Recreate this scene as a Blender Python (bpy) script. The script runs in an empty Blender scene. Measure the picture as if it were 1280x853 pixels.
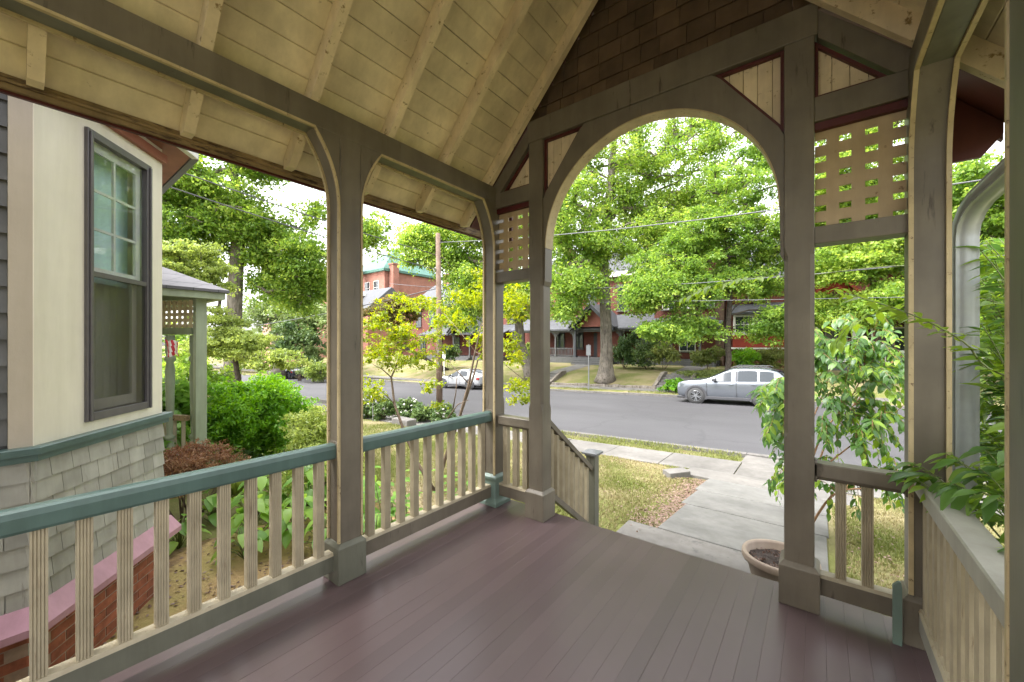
import bpy, math, random
import numpy as np
from mathutils import Vector, Matrix

# ---------------------------------------------------------------- camera, world, sun, exposure
scene = bpy.context.scene
COL = scene.collection
rnd = random.Random(7)
rng = np.random.default_rng(7)

cam_data = bpy.data.cameras.new('camera')
cam = bpy.data.objects.new('camera', cam_data)
COL.objects.link(cam)
cam_data.sensor_width = 36.0
cam_data.lens = 492.0 / 1280.0 * 36.0
cam_data.shift_y = 2.5 / 1280.0
cam_data.clip_start = 0.05
cam_data.clip_end = 2000.0
cam.location = (2.42, -2.84, 1.5)
cam.rotation_euler = (math.radians(90), 0, math.radians(37.85))
scene.camera = cam

SUN_EL, SUN_AZ = math.radians(60), math.radians(215)
world = bpy.data.worlds.new('World')
scene.world = world
world.use_nodes = True
wn = world.node_tree.nodes
wl = world.node_tree.links
bg = wn['Background']
sky = wn.new('ShaderNodeTexSky')
sky.sky_type = 'NISHITA'
sky.sun_disc = False
sky.sun_elevation = SUN_EL
sky.sun_rotation = SUN_AZ
sky.air_density = 1.0
sky.dust_density = 4.0
sky.ozone_density = 1.0
hsv = wn.new('ShaderNodeHueSaturation')          # the thick overcast of the photograph: the same sky without its blue
hsv.inputs['Saturation'].default_value = 0.12
wl.new(sky.outputs['Color'], hsv.inputs['Color'])
wl.new(hsv.outputs['Color'], bg.inputs['Color'])
bg.inputs['Strength'].default_value = 0.15

sun_data = bpy.data.lights.new('sun', 'SUN')
sun_data.energy = 0.7
sun_data.angle = math.radians(40)
sun_data.color = (1.0, 0.96, 0.9)
sun = bpy.data.objects.new('sun', sun_data)
COL.objects.link(sun)
# direction towards the sun; NISHITA: rotation 0 = +Y, growing clockwise seen from above
sd = Vector((math.sin(SUN_AZ) * math.cos(SUN_EL), math.cos(SUN_AZ) * math.cos(SUN_EL), math.sin(SUN_EL)))
sun.rotation_euler = sd.to_track_quat('Z', 'Y').to_euler()
sun.location = (0, 0, 30)

scene.view_settings.view_transform = 'Standard'
scene.view_settings.look = 'None'
scene.view_settings.gamma = 1.0
scene.view_settings.exposure = 2.65
scene.render.engine = 'CYCLES'
scene.cycles.max_bounces = 10
scene.cycles.diffuse_bounces = 6
scene.cycles.glossy_bounces = 4
scene.cycles.transmission_bounces = 8
scene.cycles.transparent_max_bounces = 12
scene.cycles.use_denoising = True
scene.cycles.caustics_reflective = False
scene.cycles.caustics_refractive = False

# ---------------------------------------------------------------- helpers
def new_mat(name):
    m = bpy.data.materials.new(name)
    m.use_nodes = True
    nt = m.node_tree
    return m, nt, nt.nodes['Principled BSDF']

def nd(nt, kind, **kw):
    n = nt.nodes.new(kind)
    for k, v in kw.items():
        if hasattr(n, k) and k not in n.inputs:
            setattr(n, k, v)
        else:
            n.inputs[k].default_value = v
    return n

def c4(c):
    return (c[0], c[1], c[2], 1.0)

def mixc(nt, fac, a, b):
    n = nt.nodes.new('ShaderNodeMix')
    n.data_type = 'RGBA'
    for sock, val in ((n.inputs[0], fac), (n.inputs[6], a), (n.inputs[7], b)):
        if hasattr(val, 'links') or hasattr(val, 'is_output'):
            nt.links.new(val, sock)
        elif isinstance(val, (int, float)):
            sock.default_value = val
        else:
            sock.default_value = c4(val)
    return n.outputs[2]

def ramp(nt, src, p0, p1, c0=(0, 0, 0), c1=(1, 1, 1)):
    r = nt.nodes.new('ShaderNodeValToRGB')
    r.color_ramp.elements[0].position = p0
    r.color_ramp.elements[1].position = p1
    r.color_ramp.elements[0].color = c4(c0)
    r.color_ramp.elements[1].color = c4(c1)
    nt.links.new(src, r.inputs['Fac'])
    return r.outputs['Color']

def noise(nt, vec, scale, detail=4.0, rough=0.55, sx=1, sy=1, sz=1):
    if (sx, sy, sz) != (1, 1, 1):
        mp = nt.nodes.new('ShaderNodeMapping')
        mp.inputs['Scale'].default_value = (sx, sy, sz)
        nt.links.new(vec, mp.inputs['Vector'])
        vec = mp.outputs['Vector']
    n = nt.nodes.new('ShaderNodeTexNoise')
    n.inputs['Scale'].default_value = scale
    n.inputs['Detail'].default_value = detail
    n.inputs['Roughness'].default_value = rough
    nt.links.new(vec, n.inputs['Vector'])
    return n.outputs['Fac']

def obj_vec(nt):
    t = nt.nodes.new('ShaderNodeNewGeometry')
    return t.outputs['Position']

def bump(nt, bs, h, strength=0.2, dist=0.01):
    b = nt.nodes.new('ShaderNodeBump')
    b.inputs['Strength'].default_value = strength
    b.inputs['Distance'].default_value = dist
    nt.links.new(h, b.inputs['Height'])
    nt.links.new(b.outputs['Normal'], bs.inputs['Normal'])

def paint(name, col, rough=0.5, var=0.16, scale=7, wear=None, wear_at=0.66, grain=(1, 1, 1), bstr=0.18, objvar=0.0, spec=0.4, streak=0.85):
    """Painted or raw surface: soft mottling, fine bump, patches of wear."""
    m, nt, bs = new_mat(name)
    v = obj_vec(nt)
    n1 = noise(nt, v, scale, 5)
    lo = tuple(x * (1 - var) for x in col)
    hi = tuple(min(1, x * (1 + var)) for x in col)
    c = ramp(nt, n1, 0.3, 0.7, lo, hi)
    if objvar:
        oi = nt.nodes.new('ShaderNodeObjectInfo')
        k = nt.nodes.new('ShaderNodeMapRange')
        k.inputs['To Min'].default_value = 1 - objvar
        k.inputs['To Max'].default_value = 1 + objvar
        nt.links.new(oi.outputs['Random'], k.inputs['Value'])
        vm = nt.nodes.new('ShaderNodeVectorMath')
        vm.operation = 'SCALE'
        nt.links.new(c, vm.inputs[0])
        nt.links.new(k.outputs['Result'], vm.inputs['Scale'])
        c = vm.outputs['Vector']
    # rain streaks and hand grime: long soft vertical variation
    n5 = noise(nt, v, 9, 5, 0.65, 1, 1, 0.12)
    st_ = nt.nodes.new('ShaderNodeMix'); st_.data_type = 'RGBA'; st_.blend_type = 'MULTIPLY'
    st_.inputs[0].default_value = 1.0
    nt.links.new(c, st_.inputs[6]); nt.links.new(ramp(nt, n5, 0.32, 0.66, (streak, streak - 0.01, streak - 0.03), (1.06, 1.06, 1.06)), st_.inputs[7])
    c = st_.outputs[2]
    n2 = noise(nt, v, scale * 5, 6, 0.65, *grain)
    if wear is not None:
        w = ramp(nt, n2, wear_at, wear_at + 0.08)
        c = mixc(nt, w, c, wear)
    nt.links.new(c, bs.inputs['Base Color'])
    bs.inputs['Roughness'].default_value = rough
    bs.inputs['Specular IOR Level'].default_value = spec
    bump(nt, bs, n2, bstr, 0.004)
    return m

def flat(name, col, rough=0.5, metal=0.0, spec=0.5):
    m, nt, bs = new_mat(name)
    n1 = noise(nt, obj_vec(nt), 14, 3)
    c = ramp(nt, n1, 0.3, 0.7, tuple(x * 0.92 for x in col), tuple(min(1, x * 1.08) for x in col))
    nt.links.new(c, bs.inputs['Base Color'])
    bs.inputs['Roughness'].default_value = rough
    bs.inputs['Metallic'].default_value = metal
    bs.inputs['Specular IOR Level'].default_value = spec
    return m

def leaf_mat(name, dark, mid, light, trans=0.4, rough=0.45, spec=0.35):
    m, nt, bs = new_mat(name)
    at = nt.nodes.new('ShaderNodeAttribute')
    at.attribute_name = 'tint'
    r = nt.nodes.new('ShaderNodeValToRGB')
    r.color_ramp.elements[0].position = 0.0
    r.color_ramp.elements[0].color = c4(dark)
    r.color_ramp.elements[1].position = 1.0
    r.color_ramp.elements[1].color = c4(light)
    e = r.color_ramp.elements.new(0.5)
    e.color = c4(mid)
    nt.links.new(at.outputs['Fac'], r.inputs['Fac'])
    nt.links.new(r.outputs['Color'], bs.inputs['Base Color'])
    bs.inputs['Roughness'].default_value = rough
    bs.inputs['Specular IOR Level'].default_value = spec
    tr = nt.nodes.new('ShaderNodeBsdfTranslucent')
    hs = nt.nodes.new('ShaderNodeHueSaturation')
    hs.inputs['Hue'].default_value = 0.485
    hs.inputs['Saturation'].default_value = 1.1
    hs.inputs['Value'].default_value = 1.6
    nt.links.new(r.outputs['Color'], hs.inputs['Color'])
    nt.links.new(hs.outputs['Color'], tr.inputs['Color'])
    mx = nt.nodes.new('ShaderNodeMixShader')
    mx.inputs[0].default_value = trans
    out = nt.nodes['Material Output']
    nt.links.new(bs.outputs[0], mx.inputs[1])
    nt.links.new(tr.outputs[0], mx.inputs[2])
    nt.links.new(mx.outputs[0], out.inputs['Surface'])
    return m

def mesh_from(name, verts, faces, mat=None, smooth=False):
    me = bpy.data.meshes.new(name)
    me.from_pydata([tuple(v) for v in verts], [], faces)
    if mat is not None:
        for mm in (mat if isinstance(mat, (list, tuple)) else [mat]):
            me.materials.append(mm)
    if smooth:
        me.polygons.foreach_set('use_smooth', [True] * len(me.polygons))
    me.update()
    return me

def mesh_np(name, V, quads, mat, tint=None, smooth=False):
    """Fast mesh of quads from arrays."""
    me = bpy.data.meshes.new(name)
    V = np.asarray(V, dtype=np.float32)
    Q = np.asarray(quads, dtype=np.int32)
    n, k = Q.shape
    me.vertices.add(len(V))
    me.vertices.foreach_set('co', V.ravel())
    me.loops.add(n * k)
    me.loops.foreach_set('vertex_index', Q.ravel())
    me.polygons.add(n)
    me.polygons.foreach_set('loop_start', np.arange(0, n * k, k, dtype=np.int32))
    me.polygons.foreach_set('loop_total', np.full(n, k, dtype=np.int32))
    if smooth:
        me.polygons.foreach_set('use_smooth', np.ones(n, dtype=bool))
    if tint is not None:
        a = me.attributes.new('tint', 'FLOAT', 'FACE')
        a.data.foreach_set('value', np.asarray(tint, dtype=np.float32))
    me.materials.append(mat)
    me.update(calc_edges=True)
    me.validate()
    return me

def root_of(o):
    while o.parent is not None:
        o = o.parent
    return o

def link(name, data, parent=None, local=False, bevel=0.0, kind=None):
    o = bpy.data.objects.new(name, data)
    COL.objects.link(o)
    if parent is not None:
        o.parent = parent
        if not local and parent.parent is None and parent.type == 'EMPTY':
            o.matrix_parent_inverse = Matrix.Translation(-parent.location)
    if bevel:
        b = o.modifiers.new('bevel', 'BEVEL')
        b.width = bevel
        b.segments = 2
        b.limit_method = 'ANGLE'
        b.angle_limit = math.radians(40)
    if kind:
        o['kind'] = kind
    return o

def tag(o, label=None, cat=None, group=None, kind=None):
    if label: o['label'] = label
    if cat: o['category'] = cat
    if group: o['group'] = group
    if kind: o['kind'] = kind
    return o

def thing(name, label, cat, loc=(0, 0, 0), rotz=0.0, group=None):
    o = bpy.data.objects.new(name, None)
    COL.objects.link(o)
    o.location = loc
    o.rotation_euler = (0, 0, rotz)
    o.empty_display_size = 0.2
    return tag(o, label, cat, group)

def copy_part(src, parent, name=None):
    c = src.copy()
    COL.objects.link(c)
    c.parent = parent
    return c

def copy_tree(o, parent=None):
    c = o.copy()
    COL.objects.link(c)
    if parent is not None:
        c.parent = parent
    for ch in list(o.children):
        copy_tree(ch, c)
    return c

class MB:
    def __init__(self):
        self.v, self.f, self.mi = [], [], []
    def add(self, vs, fs, mi=0):
        b = len(self.v)
        self.v += [tuple(map(float, p)) for p in vs]
        self.f += [tuple(b + i for i in f) for f in fs]
        self.mi += [mi] * len(fs)
        return self
    def box(self, x0, x1, y0, y1, z0, z1, mi=0):
        vs = [(x0, y0, z0), (x1, y0, z0), (x1, y1, z0), (x0, y1, z0), (x0, y0, z1), (x1, y0, z1), (x1, y1, z1), (x0, y1, z1)]
        return self.add(vs, [(0, 3, 2, 1), (4, 5, 6, 7), (0, 1, 5, 4), (1, 2, 6, 5), (2, 3, 7, 6), (3, 0, 4, 7)], mi)
    def obox(self, c, ux, uy, uz, mi=0):
        c, ux, uy, uz = (Vector(t) for t in (c, ux, uy, uz))
        if ux.cross(uy).dot(uz) < 0:
            ux = -ux
        vs = [c + sx * ux + sy * uy + sz * uz for sz in (-1, 1) for sx, sy in ((-1, -1), (1, -1), (1, 1), (-1, 1))]
        return self.add(vs, [(0, 3, 2, 1), (4, 5, 6, 7), (0, 1, 5, 4), (1, 2, 6, 5), (2, 3, 7, 6), (3, 0, 4, 7)], mi)
    def bar(self, p, q, w, h, up=(0, 0, 1), mi=0):
        p, q, up = Vector(p), Vector(q), Vector(up)
        d = q - p
        side = d.cross(up).normalized()
        u2 = side.cross(d).normalized()
        return self.obox((p + q) / 2, d / 2, side * (w / 2), u2 * (h / 2), mi)
    def prism(self, pts, axis, lo, hi, mi=0):
        n = len(pts)
        def P(a, b, h):
            return {'x': (h, a, b), 'y': (a, h, b), 'z': (a, b, h)}[axis]
        area = sum(pts[i][0] * pts[(i + 1) % n][1] - pts[(i + 1) % n][0] * pts[i][1] for i in range(n))
        if (area < 0) != (axis == 'y'):
            pts = list(reversed(pts))
        vs = [P(a, b, lo) for a, b in pts] + [P(a, b, hi) for a, b in pts]
        fs = [tuple(reversed(range(n))), tuple(range(n, 2 * n))]
        fs += [(i, (i + 1) % n, n + (i + 1) % n, n + i) for i in range(n)]
        return self.add(vs, fs, mi)
    def tube(self, path, radii, n=8, caps=True, mi=0):
        path = [Vector(p) for p in path]
        if isinstance(radii, (int, float)):
            radii = [radii] * len(path)
        radii = [float(r) for r in radii]
        rings, prev = [], None
        for i, p in enumerate(path):
            d = (path[min(i + 1, len(path) - 1)] - path[max(i - 1, 0)]).normalized()
            if prev is None:
                a = d.cross(Vector((0.0, 0.0, 1.0)))
                if a.length < 1e-3:
                    a = Vector((1, 0, 0))
            else:
                a = prev - d * prev.dot(d)
            a.normalize()
            prev = a
            b = d.cross(a)
            rings.append([p + radii[i] * (math.cos(2 * math.pi * k / n) * a + math.sin(2 * math.pi * k / n) * b) for k in range(n)])
        vs = [q for r in rings for q in r]
        fs = []
        for i in range(len(rings) - 1):
            for k in range(n):
                k2 = (k + 1) % n
                fs.append((i * n + k, i * n + k2, (i + 1) * n + k2, (i + 1) * n + k))
        if caps:
            fs.append(tuple(reversed(range(n))))
            fs.append(tuple(range((len(rings) - 1) * n, len(rings) * n)))
        return self.add(vs, fs, mi)
    def lathe(self, prof, c=(0, 0, 0), n=20, axis='z', mi=0, caps=True):
        vs, fs = [], []
        for r, h in prof:
            for k in range(n):
                t = 2 * math.pi * k / n
                a, b = r * math.cos(t), r * math.sin(t)
                vs.append({'z': (c[0] + a, c[1] + b, c[2] + h), 'y': (c[0] + b, c[1] + h, c[2] + a), 'x': (c[0] + h, c[1] + a, c[2] + b)}[axis])
        m = len(prof)
        for i in range(m - 1):
            for k in range(n):
                k2 = (k + 1) % n
                fs.append((i * n + k, i * n + k2, (i + 1) * n + k2, (i + 1) * n + k))
        if caps:
            fs.append(tuple(reversed(range(n))))
            fs.append(tuple(range((m - 1) * n, m * n)))
        return self.add(vs, fs, mi)
    def mesh(self, name, mat, smooth=False):
        me = mesh_from(name, self.v, self.f, mat, smooth)
        if isinstance(mat, (list, tuple)) and len(mat) > 1:
            me.polygons.foreach_set('material_index', self.mi)
        return me
    def build(self, name, mat, parent=None, smooth=False, bevel=0.0, local=False, kind=None):
        return link(name, self.mesh(name, mat, smooth), parent, local, bevel, kind)

def instance(name, me, parent, loc, rot=(0, 0, 0), scale=(1, 1, 1)):
    """A piece that shares its mesh with its like; loc is in the parent's world frame."""
    o = bpy.data.objects.new(name, me)
    COL.objects.link(o)
    o.parent = parent
    if parent is not None and parent.parent is None and parent.type == 'EMPTY':
        o.matrix_parent_inverse = Matrix.Translation(-parent.location)
    o.location = loc
    o.rotation_euler = rot
    o.scale = scale
    return o

def smooth_by_angle(o, deg=35):
    me = o.data
    me.polygons.foreach_set('use_smooth', [True] * len(me.polygons))
    try:
        me.set_sharp_from_angle(angle=math.radians(deg))
    except Exception:
        pass

# ---------------------------------------------------------------- materials
M = {}
M['olive'] = paint('olive_paint', (0.146, 0.126, 0.097), 0.42, 0.2, 3.5, wear=(0.062, 0.05, 0.038), wear_at=0.62, grain=(1, 1, 0.12), bstr=0.22)
M['sage'] = paint('sage_paint', (0.135, 0.135, 0.104), 0.4, 0.18, 3.5, wear=(0.075, 0.07, 0.055), wear_at=0.63, grain=(1, 1, 0.15))
M['teal'] = paint('teal_paint', (0.078, 0.128, 0.115), 0.32, 0.1, 4, wear=(0.07, 0.12, 0.1), wear_at=0.68, bstr=0.12)
M['pale_teal'] = paint('pale_teal_paint', (0.15, 0.21, 0.18), 0.4, 0.12, 5)
M['trim'] = paint('cream_trim_paint', (0.46, 0.37, 0.215), 0.5, 0.14, 9, wear=(0.16, 0.11, 0.06), wear_at=0.6, bstr=0.25)
M['baluster'] = paint('baluster_paint', (0.37, 0.32, 0.225), 0.5, 0.14, 9, wear=(0.22, 0.17, 0.11), wear_at=0.62, grain=(1, 1, 0.1), bstr=0.25)
M['ceiling'] = paint('ceiling_paint', (0.68, 0.59, 0.42), 0.55, 0.22, 2.2, wear=(0.2, 0.15, 0.08), wear_at=0.66, objvar=0.07, bstr=0.2)
M['rafter'] = paint('rafter_paint', (0.66, 0.55, 0.38), 0.5, 0.2, 4, wear=(0.24, 0.16, 0.07), wear_at=0.6, objvar=0.06, bstr=0.25)
M['fascia'] = paint('worn_fascia', (0.25, 0.175, 0.095), 0.6, 0.3, 8, wear=(0.06, 0.035, 0.025), wear_at=0.55, grain=(1, 0.15, 1))
M['lattice'] = paint('lattice_paint', (0.44, 0.335, 0.21), 0.55, 0.16, 5, wear=(0.2, 0.13, 0.07), wear_at=0.64)
M['gray_cap'] = paint('gray_cap_paint', (0.31, 0.30, 0.26), 0.45, 0.12, 5, wear=(0.16, 0.15, 0.12), wear_at=0.66)
M['dark_trim'] = paint('dark_red_trim', (0.075, 0.012, 0.012), 0.45, 0.2, 8)
M['maroon'] = paint('maroon_soffit', (0.075, 0.018, 0.014), 0.5, 0.2, 4)
M['brown_shingle'] = paint('brown_shingle', (0.115, 0.076, 0.048), 0.75, 0.25, 6, objvar=0.22, grain=(1, 1, 0.15), bstr=0.4)
M['gray_shingle'] = paint('gray_shingle', (0.36, 0.35, 0.31), 0.75, 0.14, 6, wear=(0.25, 0.23, 0.2), wear_at=0.63, objvar=0.16, grain=(1, 1, 0.08), bstr=0.25)
M['dark_shingle'] = paint('dark_gray_shingle', (0.11, 0.11, 0.11), 0.75, 0.2, 6, objvar=0.1, grain=(1, 1, 0.15))
M['cream_wall'] = paint('cream_wall_paint', (0.74, 0.69, 0.58), 0.5, 0.05, 3, wear=(0.55, 0.49, 0.4), wear_at=0.72, bstr=0.3, streak=0.95)
M['tan_wall'] = paint('tan_corner_tone', (0.45, 0.39, 0.31), 0.5, 0.06, 3, wear=(0.38, 0.32, 0.25), wear_at=0.72, bstr=0.4, streak=0.95)  # darker than the angled face; corner board only
M['pink'] = paint('pink_belt_paint', (0.46, 0.255, 0.315), 0.45, 0.08, 3, wear=(0.36, 0.2, 0.22), wear_at=0.72)
M['brick'] = paint('red_brick', (0.30, 0.10, 0.06), 0.8, 0.3, 14, wear=(0.36, 0.2, 0.13), wear_at=0.68, objvar=0.18, bstr=0.6)
M['mortar'] = paint('mortar', (0.36, 0.26, 0.21), 0.9, 0.2, 20, bstr=0.5)
M['rust'] = paint('rust_soffit', (0.28, 0.095, 0.06), 0.5, 0.15, 5)
M['white'] = paint('white_paint', (0.72, 0.71, 0.68), 0.45, 0.06, 6)
M['storm_frame'] = flat('storm_frame', (0.13, 0.12, 0.125), 0.4, 0.3)
M['downspout'] = flat('downspout_metal', (0.34, 0.36, 0.37), 0.4, 0.25)
M['black'] = flat('black_rubber', (0.02, 0.02, 0.02), 0.7)
M['dark'] = flat('dark_interior', (0.03, 0.03, 0.03), 0.9)
M['stone'] = paint('bluestone', (0.13, 0.127, 0.12), 0.75, 0.26, 1.6, wear=(0.115, 0.113, 0.11), wear_at=0.63, objvar=0.08, bstr=0.3)
M['concrete'] = paint('concrete', (0.135, 0.127, 0.118), 0.85, 0.26, 1.5, wear=(0.1, 0.095, 0.09), wear_at=0.6, objvar=0.06, bstr=0.3)
M['curb'] = paint('curb_stone', (0.13, 0.122, 0.115), 0.85, 0.2, 4, bstr=0.4)
M['bark'] = paint('bark', (0.19, 0.165, 0.14), 0.9, 0.35, 3, wear=(0.075, 0.06, 0.05), wear_at=0.53, grain=(1, 1, 0.12), bstr=1.0)
M['dark_bark'] = paint('dark_bark', (0.075, 0.06, 0.05), 0.9, 0.35, 8, wear=(0.03, 0.025, 0.02), wear_at=0.5, grain=(1, 1, 0.2), bstr=0.9)
M['thin_bark'] = paint('thin_bark', (0.16, 0.115, 0.085), 0.8, 0.3, 20, bstr=0.5)
M['pole_wood'] = paint('pole_wood', (0.17, 0.115, 0.085), 0.85, 0.3, 4, wear=(0.1, 0.055, 0.04), wear_at=0.55, grain=(1, 1, 0.05), bstr=0.7)
M['slate'] = paint('slate_roof', (0.075, 0.078, 0.088), 0.7, 0.16, 2, objvar=0.05)
M['cable'] = flat('cable', (0.10, 0.10, 0.11), 0.5)
M['soil'] = paint('potting_soil', (0.05, 0.038, 0.032), 0.95, 0.5, 60, wear=(0.25, 0.2, 0.18), wear_at=0.66, bstr=0.8)
M['pot'] = paint('beige_pot', (0.30, 0.235, 0.185), 0.55, 0.06, 5)
M['steel'] = flat('galvanised_steel', (0.16, 0.165, 0.17), 0.5, 0.2)
M['stem'] = paint('green_stem', (0.13, 0.16, 0.05), 0.6, 0.2, 30)
M['brown_stem'] = paint('brown_stem', (0.22, 0.12, 0.06), 0.7, 0.2, 30)

# floor boards: glossy plum-brown deck paint, a little different from board to board
def floor_mat():
    m, nt, bs = new_mat('deck_paint')
    v = obj_vec(nt)
    oi = nt.nodes.new('ShaderNodeObjectInfo')
    n1 = noise(nt, v, 1.3, 3)
    n2 = noise(nt, v, 30, 3, 0.5, 1, 0.08, 1)
    c = ramp(nt, n1, 0.3, 0.72, (0.078, 0.053, 0.053), (0.098, 0.068, 0.068))
    k = nt.nodes.new('ShaderNodeMapRange')
    k.inputs['To Min'].default_value = 0.88
    k.inputs['To Max'].default_value = 1.12
    nt.links.new(oi.outputs['Random'], k.inputs['Value'])
    vm = nt.nodes.new('ShaderNodeVectorMath'); vm.operation = 'SCALE'
    nt.links.new(c, vm.inputs[0]); nt.links.new(k.outputs['Result'], vm.inputs['Scale'])
    c2 = vm.outputs['Vector']
    nt.links.new(c2, bs.inputs['Base Color'])
    rr = nt.nodes.new('ShaderNodeMapRange')
    rr.inputs['To Min'].default_value = 0.26
    rr.inputs['To Max'].default_value = 0.36
    nt.links.new(n1, rr.inputs['Value'])
    nt.links.new(rr.outputs['Result'], bs.inputs['Roughness'])
    bs.inputs['Specular IOR Level'].default_value = 0.45
    bump(nt, bs, n2, 0.06, 0.002)
    return m
M['deck'] = floor_mat()

def asphalt():
    m, nt, bs = new_mat('asphalt')
    v = obj_vec(nt)
    n1 = noise(nt, v, 0.35, 6, 0.6, 0.35, 1, 1)
    n2 = noise(nt, v, 60, 3)
    c = ramp(nt, n1, 0.32, 0.7, (0.044, 0.042, 0.046), (0.066, 0.064, 0.069))
    vo = nt.nodes.new('ShaderNodeTexVoronoi')
    vo.feature = 'DISTANCE_TO_EDGE'
    vo.inputs['Scale'].default_value = 0.16
    wv = nt.nodes.new('ShaderNodeVectorMath'); wv.operation = 'ADD'
    nn = nt.nodes.new('ShaderNodeTexNoise'); nn.inputs['Scale'].default_value = 1.4
    nt.links.new(v, nn.inputs['Vector'])
    nt.links.new(v, wv.inputs[0]); nt.links.new(nn.outputs['Color'], wv.inputs[1])
    nt.links.new(wv.outputs['Vector'], vo.inputs['Vector'])
    crack = ramp(nt, vo.outputs['Distance'], 0.002, 0.012, (0.5, 0.5, 0.5), (0, 0, 0))
    c = mixc(nt, crack, c, (0.038, 0.037, 0.04))
    n4 = noise(nt, v, 0.5, 5, 0.55, 0.25, 1.3, 1)
    c = mixc(nt, ramp(nt, n4, 0.62, 0.66), c, (0.045, 0.043, 0.047))
    sp = ramp(nt, n2, 0.35, 0.7, (0.85, 0.85, 0.85), (1.15, 1.15, 1.15))
    mul = nt.nodes.new('ShaderNodeMix'); mul.data_type = 'RGBA'; mul.blend_type = 'MULTIPLY'
    mul.inputs[0].default_value = 1.0
    nt.links.new(c, mul.inputs[6]); nt.links.new(sp, mul.inputs[7])
    nt.links.new(mul.outputs[2], bs.inputs['Base Color'])
    bs.inputs['Roughness'].default_value = 0.8
    bump(nt, bs, n2, 0.3, 0.01)
    return m
M['asphalt'] = asphalt()

def ground_mat(name, greens, dry, dirt, s1=0.5, dirt_at=0.62):
    m, nt, bs = new_mat(name)
    v = obj_vec(nt)
    n1 = noise(nt, v, s1, 5)
    n2 = noise(nt, v, 9, 6, 0.7)
    n3 = noise(nt, v, 1.7, 5, 0.6)
    g = ramp(nt, n2, 0.3, 0.7, greens[0], greens[1])
    c = mixc(nt, ramp(nt, n1, 0.42, 0.6), g, dry)
    c = mixc(nt, ramp(nt, n3, dirt_at, dirt_at + 0.08), c, dirt)
    nt.links.new(c, bs.inputs['Base Color'])
    bs.inputs['Roughness'].default_value = 0.95
    bs.inputs['Specular IOR Level'].default_value = 0.1
    bump(nt, bs, n2, 0.7, 0.03)
    return m
M['lawn'] = ground_mat('lawn', ((0.11, 0.12, 0.035), (0.15, 0.155, 0.055)), (0.215, 0.18, 0.10), (0.16, 0.11, 0.065), 0.6, 0.62)
M['bed'] = ground_mat('garden_soil', ((0.27, 0.185, 0.09), (0.38, 0.27, 0.13)), (0.31, 0.25, 0.10), (0.17, 0.115, 0.065), 2.0, 0.55)
M['mulch'] = ground_mat('red_mulch', ((0.15, 0.075, 0.05), (0.2, 0.11, 0.07)), (0.17, 0.12, 0.07), (0.09, 0.05, 0.035), 4.0, 0.55)

def far_brick(name, c1, c2, mortar, swiz='xz', bw=0.22, rh=0.075):
    m, nt, bs = new_mat(name)
    v = obj_vec(nt)
    sp = nt.nodes.new('ShaderNodeSeparateXYZ'); nt.links.new(v, sp.inputs[0])
    ad = nt.nodes.new('ShaderNodeMath'); ad.operation = 'ADD'
    nt.links.new(sp.outputs['X'], ad.inputs[0]); nt.links.new(sp.outputs['Y'], ad.inputs[1])
    cb = nt.nodes.new('ShaderNodeCombineXYZ')
    nt.links.new(ad.outputs[0], cb.inputs['X']); nt.links.new(sp.outputs['Z'], cb.inputs['Y'])
    b = nt.nodes.new('ShaderNodeTexBrick')
    b.inputs['Scale'].default_value = 1.0
    b.inputs['Brick Width'].default_value = bw
    b.inputs['Row Height'].default_value = rh
    b.inputs['Mortar Size'].default_value = 0.006
    b.inputs['Color1'].default_value = c4(c1)
    b.inputs['Color2'].default_value = c4(c2)
    b.inputs['Mortar'].default_value = c4(mortar)
    nt.links.new(cb.outputs[0], b.inputs['Vector'])
    n1 = noise(nt, v, 0.8, 5)
    mul = nt.nodes.new('ShaderNodeMix'); mul.data_type = 'RGBA'; mul.blend_type = 'MULTIPLY'
    mul.inputs[0].default_value = 1.0
    nt.links.new(b.outputs['Color'], mul.inputs[6])
    nt.links.new(ramp(nt, n1, 0.3, 0.7, (0.8, 0.8, 0.8), (1.15, 1.15, 1.15)), mul.inputs[7])
    nt.links.new(mul.outputs[2], bs.inputs['Base Color'])
    bs.inputs['Roughness'].default_value = 0.85
    return m
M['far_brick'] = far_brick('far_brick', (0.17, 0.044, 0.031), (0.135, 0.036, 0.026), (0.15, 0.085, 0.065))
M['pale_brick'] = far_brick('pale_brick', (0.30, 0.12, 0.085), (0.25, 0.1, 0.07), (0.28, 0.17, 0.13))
M['red_siding'] = far_brick('red_shingle_siding', (0.30, 0.042, 0.025), (0.26, 0.036, 0.022), (0.16, 0.03, 0.02), bw=3.0, rh=0.13)
M['roof_shingle'] = far_brick('roof_shingle', (0.115, 0.11, 0.12), (0.085, 0.082, 0.09), (0.04, 0.04, 0.045), bw=0.3, rh=0.14)
M['green_roof'] = paint('green_copper_roof', (0.06, 0.145, 0.115), 0.6, 0.15, 0.8)
M['pink_wall'] = paint('pink_stucco', (0.48, 0.26, 0.2), 0.8, 0.08, 2)

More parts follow.
